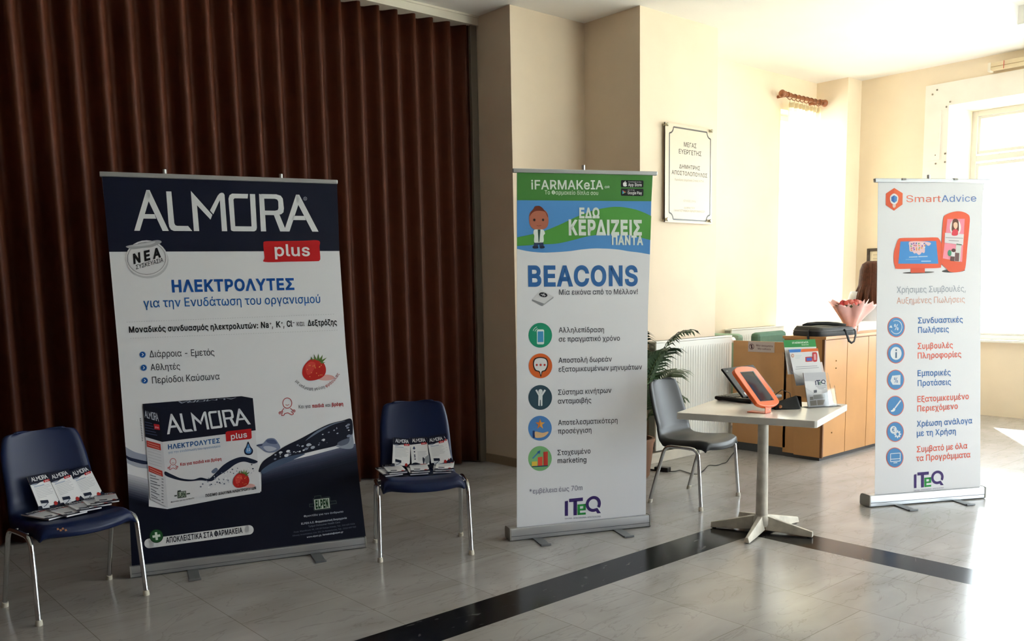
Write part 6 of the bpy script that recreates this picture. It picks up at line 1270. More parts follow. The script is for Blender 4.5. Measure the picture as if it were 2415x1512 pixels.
gA = atZ(1862, 953, TZ)
h1 = thing('leaflet_stand', 'tall tiered clear acrylic stand holding leaflets, behind the orange holder', 'brochure holder', (4.60, 2.78, TZ), 0, 'acrylic leaflet holders')
back0 = hA - hn * .105
mb = MB(); upright(mb, lean_frame(back0 + Vector((0, 0, .02)), 14), C3, [(745, 305), (765, 285), (795, 300), (835, 480), (1000, 520), (1420, 500), (1520, 1120), (985, 1150), (850, 990), (826, 880)], ACR, .003); mb.build('back_plate', h1)
mb = MB(); upright(mb, lean_frame(back0 + hn * .045 + Vector((0, 0, .02)), 14), C3, [(905, 520), (930, 640), (1100, 760), (1500, 720), (1560, 1080), (1060, 1130), (945, 1110)], ACR, .003); mb.build('front_pocket', h1)
for s in (0.0, .16):
    mb = MB(); p0 = back0 + hd * s
    mb.slab([p0 - hn * .02, p0 + hn * .07, p0 + hn * .06 + Vector((0, 0, .06)), p0 + hn * .0 + Vector((0, 0, .06))], hd * .003, ACR); mb.build('foot', h1)
mb = MB(); pr = upright(mb, lean_frame(back0 + hn * .004 + Vector((0, 0, .03)), 14), C3, [(776, 60), (1372, 42), (1450, 690), (862, 700)], mat('leaflet_paper', '#dfdfe3', .4), .003)
pr.poly([(777, 60), (1372, 42), (1392, 182), (796, 196)], '#2f8a48', 1); pr.poly([(796, 196), (1392, 182), (1394, 200), (798, 214)], '#e6ece8', 1)
pr.text('iFARMAKeIA', (940, 128), (1245, 112), 34, '#dcebdc', 2, bold=20); pr.text('Beacons', (1118, 160), (1248, 154), 28, '#cfe3cf', 2, bold=10)
tag(mb.build('leaflet', origin=tuple(back0)), 'leaflet with a green head, rearmost in the tall acrylic stand', 'leaflet', 'leaflets in the tall acrylic stand')
mb = MB(); pr = upright(mb, lean_frame(back0 + hn * .024 + Vector((0, 0, .026)), 14), C3, [(876, 236), (1418, 210), (1545, 880), (1020, 910)], mat('leaflet_paper', '#dfdfe3', .4), .004)
pr.poly([(878, 236), (1108, 226), (1096, 284), (892, 292)], '#3f7fd0', 1); pr.poly([(1114, 226), (1418, 210), (1438, 262), (1102, 284)], '#dd6a34', 1)
pr.oval((950, 350), 26, 34, '#c98a72', 2, 18); pr.oval((950, 350), 14, 20, '#e3ded8', 3, 14)
pr.smooth([(1188, 395), (1195, 375), (1310, 368), (1322, 385), (1322, 450), (1310, 458), (1200, 465), (1190, 450)], '#c43a34', 2); pr.poly([(1206, 390), (1306, 384), (1308, 444), (1210, 450)], '#4a6ac0', 3)
pr.smooth([(1318, 300), (1350, 286), (1396, 290), (1410, 340), (1408, 440), (1390, 462), (1340, 462), (1326, 420)], '#c4343a', 2); pr.poly([(1340, 320), (1384, 316), (1392, 430), (1346, 434)], '#d99aa2', 3)
for k in range(3): pr.line([(1000, 350 + k * 26), (1120 - k * 20, 344 + k * 26)], 8, '#c3d4d6', 1)
for a, b in (((1010, 562), (1410, 542)), ((1000, 602), (1440, 572))): pr.line([a, b], 9, '#9a9cab', 1)
tag(mb.build('leaflet', origin=tuple(back0 + hn * .02)), 'white leaflet with a blue and orange strip along its top in the tall acrylic stand', 'leaflet', 'leaflets in the tall acrylic stand')
mb = MB(); pr = upright(mb, lean_frame(back0 + hn * .016 + Vector((0, 0, .024)), 14), C3, [(1300, 475), (1502, 468), (1590, 900), (1380, 905)], mat('pale_pink_paper', '#e6d6d2', .4), .002)
tag(mb.build('leaflet', origin=tuple(back0 + hn * .016)), 'pale pink leaflet peeking out at the right of the tall acrylic stand', 'leaflet', 'leaflets in the tall acrylic stand')

# ------------------------------------------------------------------ reception desk
WOOD = mat('orange_beech_veneer', '#b78552', .38, noise=.10, scale=3)
WOODE = mat('veneer_edge', '#6e4524', .5)
GAP_SHADE = mat('gap_shade', '#3b2418', .7)
KICK = mat('desk_plinth', '#4b4a4c', .6)
dk = thing('reception_desk', 'orange-brown wooden reception desk with tall cupboard doors', 'desk', (7.2, 4.1, 0))
ZT = 1.0
mb = MB(); mb.box(6.49, 8.15, 3.68, 4.02, .035, ZT - .022, WOOD); mb.build('cupboard_body', dk)
mb = MB(); mb.box(6.475, 8.17, 3.645, 4.03, ZT - .022, ZT, WOOD); mb.build('desk_top', dk, bevel=.002)
mb = MB(); mb.box(6.47, 6.49, 3.655, 3.905, .03, ZT - .022, WOOD); mb.build('end_panel', dk, bevel=.002)
mb = MB(); mb.box(6.468, 6.484, 3.650, 3.672, .03, ZT - .022, WOODE); mb.build('corner_strip', dk)
dw = .344
for i in range(4):
    x = 6.492 + i * (dw + .006) 
    mb = MB(); mb.box(x, x + dw, 3.658, 3.68, .035, ZT - .03, WOOD); dr = mb.build('door', dk, bevel=.0015)
    for z in ((.80, .74, .22) if i == 0 else (.80, .74) if i == 2 else ()): mb = MB(); mb.ball((x + (.13 if z < .3 else .17), 3.656, z), .006, mat('brass_screw', '#7a5a30', .4, .5), 8, 5); mb.build('screw', dr)
mb = MB(); mb.box(6.50, 8.15, 3.69, 4.0, 0, .035, KICK); mb.build('plinth', dk)
mb = MB(); mb.box(6.49, 6.512, 3.995, 4.515, .07, .945, WOOD); mb.build('side_panel', dk, bevel=.002)
mb = MB(); mb.box(6.505, 6.53, 3.93, 4.50, 0, .07, KICK); mb.build('side_plinth', dk)
mb = MB(); mb.box(6.56, 6.60, 4.02, 4.20, .035, .70, GAP_SHADE); mb.box(6.545, 6.56, 3.906, 3.994, .035, .97, GAP_SHADE); mb.build('gap_shade_sheet', dk)  # dark sheets stand in for the shade inside the open gap
mb = MB(); mb.box(6.512, 8.1, 4.02, 4.50, .70, .73, WOOD); mb.build('writing_top', dk)
mb = MB(); mb.box(6.555, 6.558, 3.955, 3.972, .48, .66, mat('white_plastic_strip', '#cfc9be', .5)); mb.build('latch_strip', dk)
mb = MB(); mb.box(6.486, 6.4895, 4.112, 4.364, .856, .943, mat('printed_notice', '#b9a9a4', .3))
pr = Print(mb, (6.486, 4.364, .856), (0, -1, 0), (0, 0, 1))
pr.ring((.034, .043), .025, .025, .0045, '#5c2f34', 1); pr.line([(.018, .06), (.050, .027)], .004, '#5c2f34', 2); pr.line([(.034, .026), (.034, .060)], .012, '#4a2a2c', 1); pr.line([(.026, .048), (.042, .04)], .004, '#4a2a2c', 1)
pr.text('Μην ακουμπάτε', (.078, .049), (.240, .046), .015, '#6a4a4e', 1, bold=14); pr.text('Μην καθίσετε', (.095, .022), (.220, .020), .014, '#6a4a4e', 1, bold=14)
tag(mb.build('notice', origin=(6.486, 4.24, .856)), 'small grey printed notice with a crossed-out sign on the desk side', 'sign')

# laptop bag
bag = thing('laptop_bag', 'black laptop bag lying flat on the desk corner', 'bag', (6.72, 3.80, ZT), R(-12))
fab = mat('bag_nylon', '#1b1b1e', .6, bump=.25, scale=220)
mb = MB(); n = 40
def bagf(u, v):
    a = 2 * math.pi * u; c, s = math.cos(a), math.sin(a)
    ex = lambda t: math.copysign(abs(t) ** .28, t)
    k = (1.0, 1.02, 1.0, .97, .90)[min(4, int(round(v * 4)))]
    z = v * .070 * (1 + .10 * s - .08 * c * v)
    return (.225 * ex(c) * k, .15 * ex(s) * k, z)
mb.grid(bagf, n, 4, fab); mb.add([bagf(i / n, 1) for i in range(n)], [tuple(range(n))], fab); mb.add([bagf(i / n, 0) for i in range(n)], [tuple(range(n - 1, -1, -1))], fab)
mb.build('body', bag, local=True, smooth=50)
mb = MB(); mb.tube([bagf(i / 48, .5)[:2] + (.042,) for i in range(49)], .004, mat('bag_piping', '#4d4d50', .4), 8); mb.build('zip', bag, local=True, smooth=60)
mb = MB(); mb.add([(-.2, -.11, .0685), (.15, -.12, .069), (.16, .06, .0745), (-.19, .08, .0735)], [(0, 1, 2, 3)], fab); mb.build('flap', bag, local=True, solid=.006)
def strap(pts, w, name):
    mb = MB(); P = [Vector(p) for p in pts]; vs = []
    for i, p in enumerate(P):
        d = (P[min(i + 1, len(P) - 1)] - P[max(i - 1, 0)]).normalized(); s = d.cross(Vector((.2, 1, .3))).normalized() * w / 2
        vs += [p - s, p + s]
    mb.add(vs, [(2 * i, 2 * i + 1, 2 * i + 3, 2 * i + 2) for i in range(len(P) - 1)], fab); return mb.build(name, bag, local=True, solid=.004, smooth=180)
strap([(.05, -.150, .045), (.055, -.166, .035), (.065, -.174, 0), (.085, -.176, -.045), (.115, -.177, -.062), (.145, -.176, -.05), (.165, -.172, -.005), (.172, -.164, .03), (.175, -.150, .045)], .018, 'handle')
strap([(-.12, .12, .074), (-.09, .10, .088), (-.02, .06, .094), (.06, .02, .092), (.13, -.02, .084), (.18, -.06, .070)], .03, 'shoulder_strap')
strap([(-.215, -.04, .05), (-.24, -.05, .03), (-.245, -.055, -.005), (-.24, -.06, -.035)], .022, 'strap_end')

# flowers wrapped in pink paper
bq = thing('bouquet', 'bouquet of pink roses in pink paper with a red ribbon, on the desk', 'bouquet', (7.19, 3.82, ZT), R(20))
PAP = mat('pink_wrapping_paper', '#e8b7b3', .7, noise=.08, scale=12)
mb = MB(); rnd = random.Random(5); nn = 44
jag = [rnd.uniform(-1, 1) for _ in range(nn + 1)]; jag[nn] = jag[0]
def wrap(u, v):
    i = int(round(u * nn)); a = 2 * math.pi * u
    r = .018 + .030 * (1 - v) ** 2 + (.155 * max(0, v - .18) ** .9 if v > .18 else 0)
    r *= 1 + .20 * math.sin(5 * a + 1) * v + .16 * jag[i] * v * v + .25 * v * max(0, math.cos(a + .6))
    return (r * math.cos(a) - .04 * v, r * math.sin(a), v * (.235 + .03 * jag[i] * v + .025 * math.sin(2 * a)))
mb.grid(wrap, nn, 14, PAP); mb.build('wrapping', bq, local=True, smooth=60, solid=.0015)
for i in range(15):
    a = i * 2.4; r = .022 * math.sqrt(i) ; c = Vector((r * math.cos(a) - .045, r * math.sin(a), .235 + .030 - r * .22 + rnd.uniform(-.008, .008)))
    mb = MB()
    for k, (rr, hh) in enumerate(((.010, .020), (.017, .016), (.023, .010))):
        for j in range(5):
            b = j * 1.257 + k * .6; n1 = 5
            pet = [c + Vector((rr * math.cos(b + t), rr * math.sin(b + t), z)) for t in (-.75, -.35, 0, .35, .75) for z in (-.012, hh)]
            mb.add([tuple(p * 1) for p in pet], [(2 * q, 2 * q + 2, 2 * q + 3, 2 * q + 1) for q in range(4)], mat(('rose_coral', 'rose_pink', 'rose_red')[i % 3], ('#d9655c', '#e08a80', '#cc4650')[i % 3], .6))
    mb.ball(c + Vector((0, 0, .004)), (.010, .010, .014), mat(('rose_coral', 'rose_pink', 'rose_red')[i % 3]), 10, 6)
    mb.build('rose', bq, local=True, smooth=60)
mb = MB()
for i in range(26):
    a = rnd.uniform(0, 6.28); r = rnd.uniform(.03, .115); c = Vector((r * math.cos(a) - .04, r * math.sin(a), .205 + rnd.uniform(0, .035))); d = Vector((math.cos(a), math.sin(a), rnd.uniform(.1, .7))).normalized(); s = d.cross(Vector((0, 0, 1))).normalized()
    mb.add([c, c + d * .025 + s * .014, c + d * .055, c + d * .025 - s * .014], [(0, 1, 2, 3)], mat('leaf_dark', '#3d5a34', .5))
mb.build('leaves', bq, local=True)
RIB = mat('red_ribbon', '#c01f2c', .35)
mb = MB(); mb.lathe([(.028, .035), (.034, .045), (.037, .062), (.034, .075)], RIB, 20)
for pts in ([(.02, -.03, .065), (.05, -.04, .078), (.085, -.045, .085), (.12, -.045, .082)], [(.03, -.03, .06), (.055, -.045, .03), (.06, -.05, .008), (.09, -.055, .003), (.14, -.05, .0025)], [(.0, -.035, .065), (-.03, -.045, .075), (-.045, -.04, .06), (-.01, -.036, .055)]):
    P = [Vector(p) for p in pts]; vs = []
    for p in P: vs += [p + Vector((0, 0, -.007)), p + Vector((0, .004, .007))]
    mb.add(vs, [(2 * i, 2 * i + 1, 2 * i + 3, 2 * i + 2) for i in range(len(P) - 1)], RIB)
mb.build('ribbon', bq, local=True, smooth=50)
# white box behind the flowers
mb = MB(); mb.box(-.12, .16, -.06, .06, 0, .075, mat('white_card_box', '#e3ddd6', .5)); o = mb.build('card_box', bevel=.003); o.location = (7.50, 3.90, ZT); o.rotation_euler = (0, 0, R(-5)); tag(o, 'low white card box behind the flowers on the desk', 'box')

# ------------------------------------------------------------------ woman behind the desk
def skin_mesh(name, chain, edges, material, parent, sub=2, loc=(0, 0, 0)):
    me = bpy.data.meshes.new(name); me.from_pydata([c[0] for c in chain], edges, []); me.materials.append(material)
    o = bpy.data.objects.new(name, me); COL.objects.link(o); o.parent = parent; o.location = loc
    md = o.modifiers.new('skin', 'SKIN'); md.use_smooth_shade = True
    for i, c in enumerate(chain):
        sv = me.skin_vertices[0].data[i]; r = c[1]; sv.radius = (r, r) if not isinstance(r, tuple) else r
        sv.use_root = (i == 0)
    s2 = o.modifiers.new('subdivision', 'SUBSURF'); s2.levels = sub; s2.render_levels = sub
    return o
ps = thing('person', 'woman with long brown hair and white blouse standing behind the desk', 'person', (8.47, 4.30, 0), R(122))
SKIN = mat('skin', '#d9a98a', .5)
body = [((0, 0, .88), (.155, .115)), ((0, .01, 1.02), (.125, .10)), ((0, .005, 1.16), (.145, .105)), ((0, .01, 1.27), (.13, .09)), ((0, .012, 1.335), .05), ((0, .005, 1.395), .046), ((0, -.005, 1.46), (.070, .085)), ((0, -.005, 1.54), (.072, .088)),
        ((-.155, .01, 1.285), .05), ((-.20, .0, 1.06), .040), ((-.17, -.16, .94), .031), ((-.145, -.21, .92), .026), ((.155, .01, 1.285), .05), ((.20, 0, 1.06), .040), ((.17, -.16, .94), .031), ((.145, -.21, .92), .026),
        ((-.09, 0, .80), .085), ((-.095, -.01, .46), .055), ((-.095, .015, .09), .038), ((-.10, -.10, .035), .032), ((.09, 0, .80), .085), ((.095, -.01, .46), .055), ((.095, .015, .09), .038), ((.10, -.10, .035), .032)]
ed = [(0, 1), (1, 2), (2, 3), (3, 4), (4, 5), (5, 6), (6, 7), (3, 8), (8, 9), (9, 10), (10, 11), (3, 12), (12, 13), (13, 14), (14, 15), (0, 16), (16, 17), (17, 18), (18, 19), (0, 20), (20, 21), (21, 22), (22, 23)]
skin_mesh('body', body, ed, SKIN, ps)
for sx in (-1, 1):
    for k in range(4):
        b = Vector((sx * (.145 - .016 + k * .011), -.232, .918)); l = (.062, .070, .066, .052)[k]
        skin_mesh('finger', [(tuple(b), .0085), (tuple(b + Vector((0, -l * .55, -.004))), .008), (tuple(b + Vector((0, -l, -.022))), .007)], [(0, 1), (1, 2)], SKIN, ps, 1)
    b = Vector((sx * .120, -.205, .918)); skin_mesh('thumb', [(tuple(b), .010), (tuple(b + Vector((-sx * .022, -.028, -.004))), .009), (tuple(b + Vector((-sx * .026, -.055, -.010))), .0075)], [(0, 1), (1, 2)], SKIN, ps, 1)
# face
mb = MB(); mb.ball((0, -.088, 1.485), (.011, .016, .016), SKIN, 10, 8); mb.ball((-.072, 0, 1.50), (.012, .02, .03), SKIN, 10, 8); mb.ball((.072, 0, 1.50), (.012, .02, .03), SKIN, 10, 8); mb.build('nose_and_ears', ps, local=True, smooth=180)
mb = MB()
for sx in (-1, 1): mb.ball((sx * .030, -.082, 1.515), (.012, .006, .007), mat('eye_white', '#eeeeee', .2), 10, 6); mb.ball((sx * .030, -.087, 1.515), (.005, .003, .005), mat('iris', '#3a2618', .2), 8, 5)
mb.build('eyes', ps, local=True, smooth=180)
mb = MB(); mb.ball((0, -.083, 1.445), (.022, .007, .006), mat('lips', '#b3605a', .4), 12, 6); mb.build('mouth', ps, local=True, smooth=180)
# clothes
skin_mesh('blouse', [((0, 0, .78), (.178, .138)), ((0, .01, 1.02), (.138, .112)), ((0, .005, 1.16), (.158, .118)), ((0, .012, 1.275), (.142, .102)), ((-.158, .01, 1.288), .062), ((-.205, 0, 1.06), .052), ((.158, .01, 1.288), .062), ((.205, 0, 1.06), .052), ((0, .012, 1.33), .066)],
          [(0, 1), (1, 2), (2, 3), (3, 4), (4, 5), (3, 6), (6, 7), (3, 8)], mat('white_blouse', '#dfe3ec', .7, bump=.3, scale=30), ps)
skin_mesh('trousers', [((0, 0, .90), (.165, .122)), ((-.092, 0, .80), .095), ((-.095, -.01, .46), .072), ((-.095, .015, .12), .062), ((.092, 0, .80), .095), ((.095, -.01, .46), .072), ((.095, .015, .12), .062)], [(0, 1), (1, 2), (2, 3), (0, 4), (4, 5), (5, 6)], mat('dark_trousers', '#23252b', .8), ps)
HAIR = mat('brown_hair', '#4a2616', .6, noise=.3, scale=40, bump=.3, Specular_IOR_Level=.25)
mb = MB(); rnd = random.Random(21)
for ring, cnt, kk in ((0, 30, 1.0), (1, 24, .86)):
    for i in range(cnt):
        a = R(-28 + 236 * (i + .5) / cnt) + rnd.uniform(-.03, .03); ln = rnd.uniform(.37, .44); wd = rnd.uniform(.9, 1.12)
        P = []
        for t_, z, r in ((0, 1.611, .012), (.1, 1.604, .045), (.2, 1.580, .078), (.35, 1.53, .096), (.5, 1.46, .101), (.65, 1.39, .108), (.8, 1.61 - ln * .78, .132 * wd), (.92, 1.61 - ln * .92, .150 * wd), (1, 1.61 - ln, .152 * wd)):
            r *= kk; sw = .015 * math.sin(t_ * 7 + i) * t_
            P.append((r * math.cos(a + sw) * .95, r * math.sin(a + sw) * 1.02 + .006 + .03 * max(0, t_ - .5), z))
        mb.tube(P, [.012, .020, .024, .024, .023, .022, .020, .015, .004], HAIR, 8)
mb.build('hair', ps, local=True, smooth=180)
mb = MB(); mb.ball((0, .022, 1.552), (.083, .082, .064), HAIR, 24, 14); mb.build('hair_cap', ps, local=True, smooth=180)
for sx in (-1, 1):
    mb = MB(); mb.ball((sx * .10, -.05, .035), (.045, .125, .04), mat('black_shoe', '#1b1a1c', .4), 14, 8); mb.build('shoe', ps, local=True, smooth=180)

# ------------------------------------------------------------------ things on the walls
def radiator(label, x0, x1, yf, yb, z0, z1, n, group, knob):
    t = thing('panel_radiator', label, 'radiator', ((x0 + x1) / 2, yb, z0), 0, group)
    mb = MB(); pitch = (x1 - x0 - .05) / n; nx = n * 8
    def front(u, v):
        x = x0 + .025 + u * n * pitch; ph = (u * n) % 1.0
        g = max(0, 1 - abs(ph - .5) / .17); edge = min(1, v / .04, (1 - v) / .045)
        return (x, yf + .012 * min(1, g * 1.6) * edge, z0 + .03 + v * (z1 - z0 - .09))
    mb.grid(front, nx, 40, WHITE)
    mb.box(x0, x0 + .025, yf, yf + .014, z0, z1 - .016, WHITE); mb.box(x1 - .025, x1, yf, yf + .014, z0, z1 - .016, WHITE); mb.box(x0 + .025, x1 - .025, yf, yf + .014, z0, z0 + .03, WHITE); mb.box(x0 + .025, x1 - .025, yf, yf + .014, z1 - .06, z1 - .016, WHITE)
    mb.build('front_panel', t, smooth=30)
    GRY = mat('radiator_side', '#8f9088', .5)
    for a in (x0 + .002, x1 - .005):
        mb = MB(); mb.box(a, a + .003, yf + .014, yb - .015, z0 + .01, z1 - .012, GRY); mb.build('side_panel', t)
    mb = MB(); mb.box(x0 - .002, x1 + .002, yf - .003, yb - .01, z1 - .014, z1, WHITE)
    mb.build('top_grille', t, bevel=.003)
    mb = MB()
    for i in range(int((x1 - x0 - .04) / .022)): mb.box(x0 + .02 + i * .022, x0 + .033 + i * .022, yf + .03, yb - .03, z1 - .0005, z1 + .0008, mat('grille_slot', '#4f4f4b', .7))
    mb.build('grille_slots', t)
    mb = MB(); mb.box(x0 + .03, x1 - .03, yb - .03, yb - .022, z0 + .02, z1 - .03, WHITE); mb.box(x0 + .2, x0 + .24, yb - .03, yb, z0 + .1, z1 - .1, WHITE); mb.box(x1 - .24, x1 - .2, yb - .03, yb, z0 + .1, z1 - .1, WHITE); mb.build('back_panel', t)
    for z in (z0 + .05, z1 - .06):
        mb = MB(); mb.lathe([(.022, 0), (.024, .006), (.016, .014), (.010, .016)], mat('plug_metal', '#7c7a70', .4, .5), 16, Matrix.Translation((x0, (yf + yb) / 2 - .005, z)) @ Matrix.Rotation(-math.pi / 2, 4, 'Y')); mb.build('end_plug', t, smooth=40)
    if knob:
        mb = MB(); mb.lathe([(.010, 0), (.012, .02), (.022, .03), (.026, .05), (.025, .085), (.018, .098)], WHITE, 18, Matrix.Translation((x1, (yf + yb) / 2, z1 - .045)) @ Matrix.Rotation(math.pi / 2, 4, 'Y')); mb.build('thermostat_knob', t, smooth=40)
    return t
RG = 'white panel radiators'
radiator('white ribbed panel radiator on a plinth behind the grey chair', 5.535, 6.552, 4.575, 4.668, .10, .985, 29, RG, True)
radiator('smaller looking white panel radiator under the corner window wall, behind green chairs', 7.40, 8.33, 5.17, 5.268, .12, .985, 29, RG, False)

pq = thing('wall_plaque', 'clear wall plaque with black scalloped border and engraved lettering', 'plaque', tuple(atY(1622, 520, 4.645)))
mb = MB(); pr = Print(mb, (5.66, 4.652, 1.9), (1, 0, 0), (0, 0, 1), sight=True); pr.c = (1540, 260, 5.2111)
qq = [pr.to(p) for p in ((148, 150), (735, 235), (722, 1398), (148, 1380))]
Xl, Xr, Zt, Zb = qq[0][0], qq[1][0], (qq[0][1] + qq[1][1]) / 2, (qq[2][1] + qq[3][1]) / 2
X0 = 5.66
PLX = mat('frosted_plaque', '#d2c3ae', .3, Specular_IOR_Level=.3)
mb.box(X0 + Xl, X0 + Xr, 4.652, 4.660, 1.9 + Zb, 1.9 + Zt, PLX)
mb.box(X0 + Xl, X0 + Xl + .0025, 4.650, 4.661, 1.9 + Zb - .0, 1.9 + Zt, mat('plaque_edge', '#a39d8c', .2))
mb.build('plate', pq)
W_, H_ = Xr - Xl, Zt - Zb
mb = MB(); pr = Print(mb, (X0 + Xl, 4.652, 1.9 + Zb), (1, 0, 0), (0, 0, 1)); BR = mat('border_black', '#2c2019', .4)
m0, m1, cr = .045, .020, .050
x0_, x1_, z0_, z1_ = .055, W_ - .030, .025, H_ - .028
for p in ([(x0_ + cr, z1_), (x1_ - cr, z1_)], [(x0_ + cr, z0_), (x1_ - cr, z0_)], [(x0_, z0_ + cr), (x0_, z1_ - cr)], [(x1_, z0_ + cr), (x1_, z1_ - cr)]): pr.line(p, .012, BR, 1, cap=False)
for cx_, cz_, a0 in ((x0_, z1_, 270), (x1_, z1_, 180), (x0_, z0_, 0), (x1_, z0_, 90)):
    pts = [(cx_ + cr * math.cos(R(a0 + 90 * i / 8)), cz_ + cr * math.sin(R(a0 + 90 * i / 8))) for i in range(9)]
    pr.line(pts, .012, BR, 1); 
mb.build('border', pq)
mb = MB(); pr = Print(mb, (5.66, 4.652, 1.9), (1, 0, 0), (0, 0, 1), sight=True); pr.c = (1540, 260, 5.2111); TX = '#332a22'
pr.text('ΜΕΓΑΣ', (377, 446), (535, 468), 56, TX, 1, bold=8); pr.text('ΕΥΕΡΓΕΤΗΣ', (315, 530), (596, 566), 56, TX, 1, bold=8)
pr.text('ΔΗΜΗΤΡΗΣ', (322, 712), (580, 740), 50, TX, 1, bold=7); pr.text('ΑΠΟΣΤΟΛΟΠΟΥΛΟΣ', (230, 785), (668, 830), 50, TX, 1, bold=7)
pr.text('Πρόεδρος Δημοτικής Στοάς Η.Π.Α.', (265, 862), (628, 888), 26, '#8f8474', 1)
pr.text('ΙΟΥΛΙΟΣ 1994', (372, 1124), (526, 1134), 24, '#8f8474', 1); pr.text('ΔΩΡΕΑ ΤΟΥ', (380, 1210), (515, 1216), 24, '#8f8474', 1); pr.text('ΠΑΝΕΠΙΣΤΗΜΙΟΥ ΠΕΛΟΠΟΝΝΗΣΟΥ', (255, 1244), (638, 1262), 28, '#8f8474', 1)
mb.build('engraved_lettering', pq)
for px in ((158, 178), (155, 1342), (700, 258), (685, 1362)):
    p = atY(1540 + px[0] / 5.2111, 260 + px[1] / 5.2111, 4.652)
    mb = MB(); mb.lathe([(.011, 0), (.011, .04), (.014, .042), (.014, .05), (.010, .054)], mat('standoff_metal', '#b5b09c', .25, .9), 16, Matrix.Translation((p.x, 4.68, p.z)) @ Matrix.Rotation(math.pi / 2, 4, 'X')); mb.build('standoff', pq, smooth=40)

pf = thing('picture_frame', 'small dark framed picture on the far wall beyond the woman', 'picture', (9.33, 4.64, 1.40))
mb = MB()
FRD = mat('dark_frame_wood', '#3a2c22', .4)
for a, b, c, d in ((4.53, 4.76, 1.745, 1.775), (4.53, 4.76, 1.40, 1.43), (4.76, 4.79, 1.40, 1.775), (4.50, 4.53, 1.40, 1.775)): mb.box(9.305, 9.33, a, b, c, d, FRD)
mb.build('frame', pf, bevel=.002)
mb = MB(); mb.box(9.318, 9.328, 4.525, 4.765, 1.425, 1.75, mat('framed_paper', '#d9cfb8', .5)); pr = Print(mb, (9.318, 4.765, 1.425), (0, -1, 0), (0, 0, 1))
for k in range(6): pr.line([(.04, .28 - k * .04), (.19 - (k % 3) * .03, .28 - k * .04)], .006, '#a8a08c', 1)
mb.build('picture_sheet', pf)

rb = thing('roller_blind', 'cream roller blind box fixed above the far opening', 'blind', (9.30, 2.9, 3.38))
mb = MB(); mb.box(9.235, 9.305, 2.2, 3.59, 3.385, 3.452, mat('blind_box', '#e3d2b0', .5)); mb.box(9.232, 9.236, 2.2, 3.585, 3.41, 3.416, mat('blind_seam', '#a98f68', .6)); mb.build('box', rb, bevel=.004)
mb = MB(); mb.box(9.228, 9.308, 3.588, 3.612, 3.375, 3.455, mat('blind_bracket', '#efe6d6', .5)); mb.build('bracket', rb, bevel=.003)
mb = MB(); mb.tube([(9.230, 3.47, 3.452), (9.228, 3.47, 3.38)], .003, mat('red_cord', '#c0392b', .6), 8); mb.build('cord', rb)

# net curtain on a wooden pole
WP = mat('turned_wood', '#8a4f2c', .35, noise=.15, scale=20)
cr_ = thing('curtain_rod', 'turned brown wooden curtain pole high in the window corner', 'curtain rod', (8.58, 5.16, 3.27))
a, b = atY(1852, 226.5, 5.16), atY(1938, 238, 5.16)
b.z = a.z = (a.z + b.z) / 2
mb = MB(); mb.tube([a, b], .019, WP, 16); mb.build('pole', cr_, smooth=50)
for e, s in ((a, -1), (b, 1)):
    mb = MB(); mb.lathe([(.019, 0), (.030, .008), (.024, .018), (.020, .026), (.034, .045), (.038, .062), (.026, .082), (.006, .09)], WP, 18, Matrix.Translation(e) @ Matrix.Rotation(s * math.pi / 2, 4, 'Y')); mb.build('finial', cr_, smooth=50)
for x in (a.x + .05, b.x - .04):
    mb = MB(); mb.tube([(x, 5.28, a.z), (x, 5.16, a.z)], .016, WP, 12); mb.lathe([(.026, -.012), (.03, 0), (.026, .012)], WP, 16, Matrix.Translation((x, 5.16, a.z)) @ Matrix.Rotation(math.pi / 2, 4, 'Y')); mb.build('bracket', cr_, smooth=50)
RINGS = []
for i in range(8):
    x = a.x + .09 + i * (b.x - a.x - .15) / 7; mb = MB()
    mb.tube([(x, 5.16 + .030 * math.sin(t * math.pi / 8), a.z - .010 + .030 * math.cos(t * math.pi / 8)) for t in range(17)], .004, WP, 8)
    mb.tube([(x, 5.16, a.z - .04), (x, 5.16, a.z - .075)], .0018, mat('hook_wire', '#8a7a5c', .4, .6), 6); mb.build('ring', cr_, smooth=60)
m = bpy.data.materials.new('net_curtain_cloth'); m.use_nodes = True; nt = m.node_tree; nt.nodes.remove(nt.nodes['Principled BSDF'])
tl = nt.nodes.new('ShaderNodeBsdfTranslucent'); tl.inputs[0].default_value = lin('#fff4dc'); df = nt.nodes.new('ShaderNodeBsdfDiffuse'); df.inputs[0].default_value = lin('#f6ead0'); tr = nt.nodes.new('ShaderNodeBsdfTransparent')
m1_ = nt.nodes.new('ShaderNodeMixShader'); m1_.inputs[0].default_value = .35; m2_ = nt.nodes.new('ShaderNodeMixShader'); m2_.inputs[0].default_value = .3
nt.links.new(tl.outputs[0], m1_.inputs[1]); nt.links.new(df.outputs[0], m1_.inputs[2]); nt.links.new(m1_.outputs[0], m2_.inputs[1]); nt.links.new(tr.outputs[0], m2_.inputs[2]); nt.links.new(m2_.outputs[0], nt.nodes['Material Output'].inputs[0])
mb = MB(); ca, cb = a.x + .085, b.x - .05
mb.grid(lambda u, v: (ca + (cb - ca) * u, 5.16 + .022 * math.sin(u * 50) * (1 - .3 * v) + .01 * math.sin(u * 17 + v * 2), a.z - .075 - v * 2.55), 120, 10, m)
nc = mb.build('net_curtain', smooth=180, origin=((ca + cb) / 2, 5.16, a.z - 2.6)); tag(nc, 'pale net curtain hanging on rings over the sunlit corner window', 'curtain')
nc_root = nc
mb = MB(); mb.grid(lambda u, v: (ca + (cb - ca) * u, 5.157 + .022 * math.sin(u * 50), a.z - .066 - v * .05), 120, 2, mat('curtain_tape', '#d9c9a4', .8)); mb.build('heading_tape', nc)

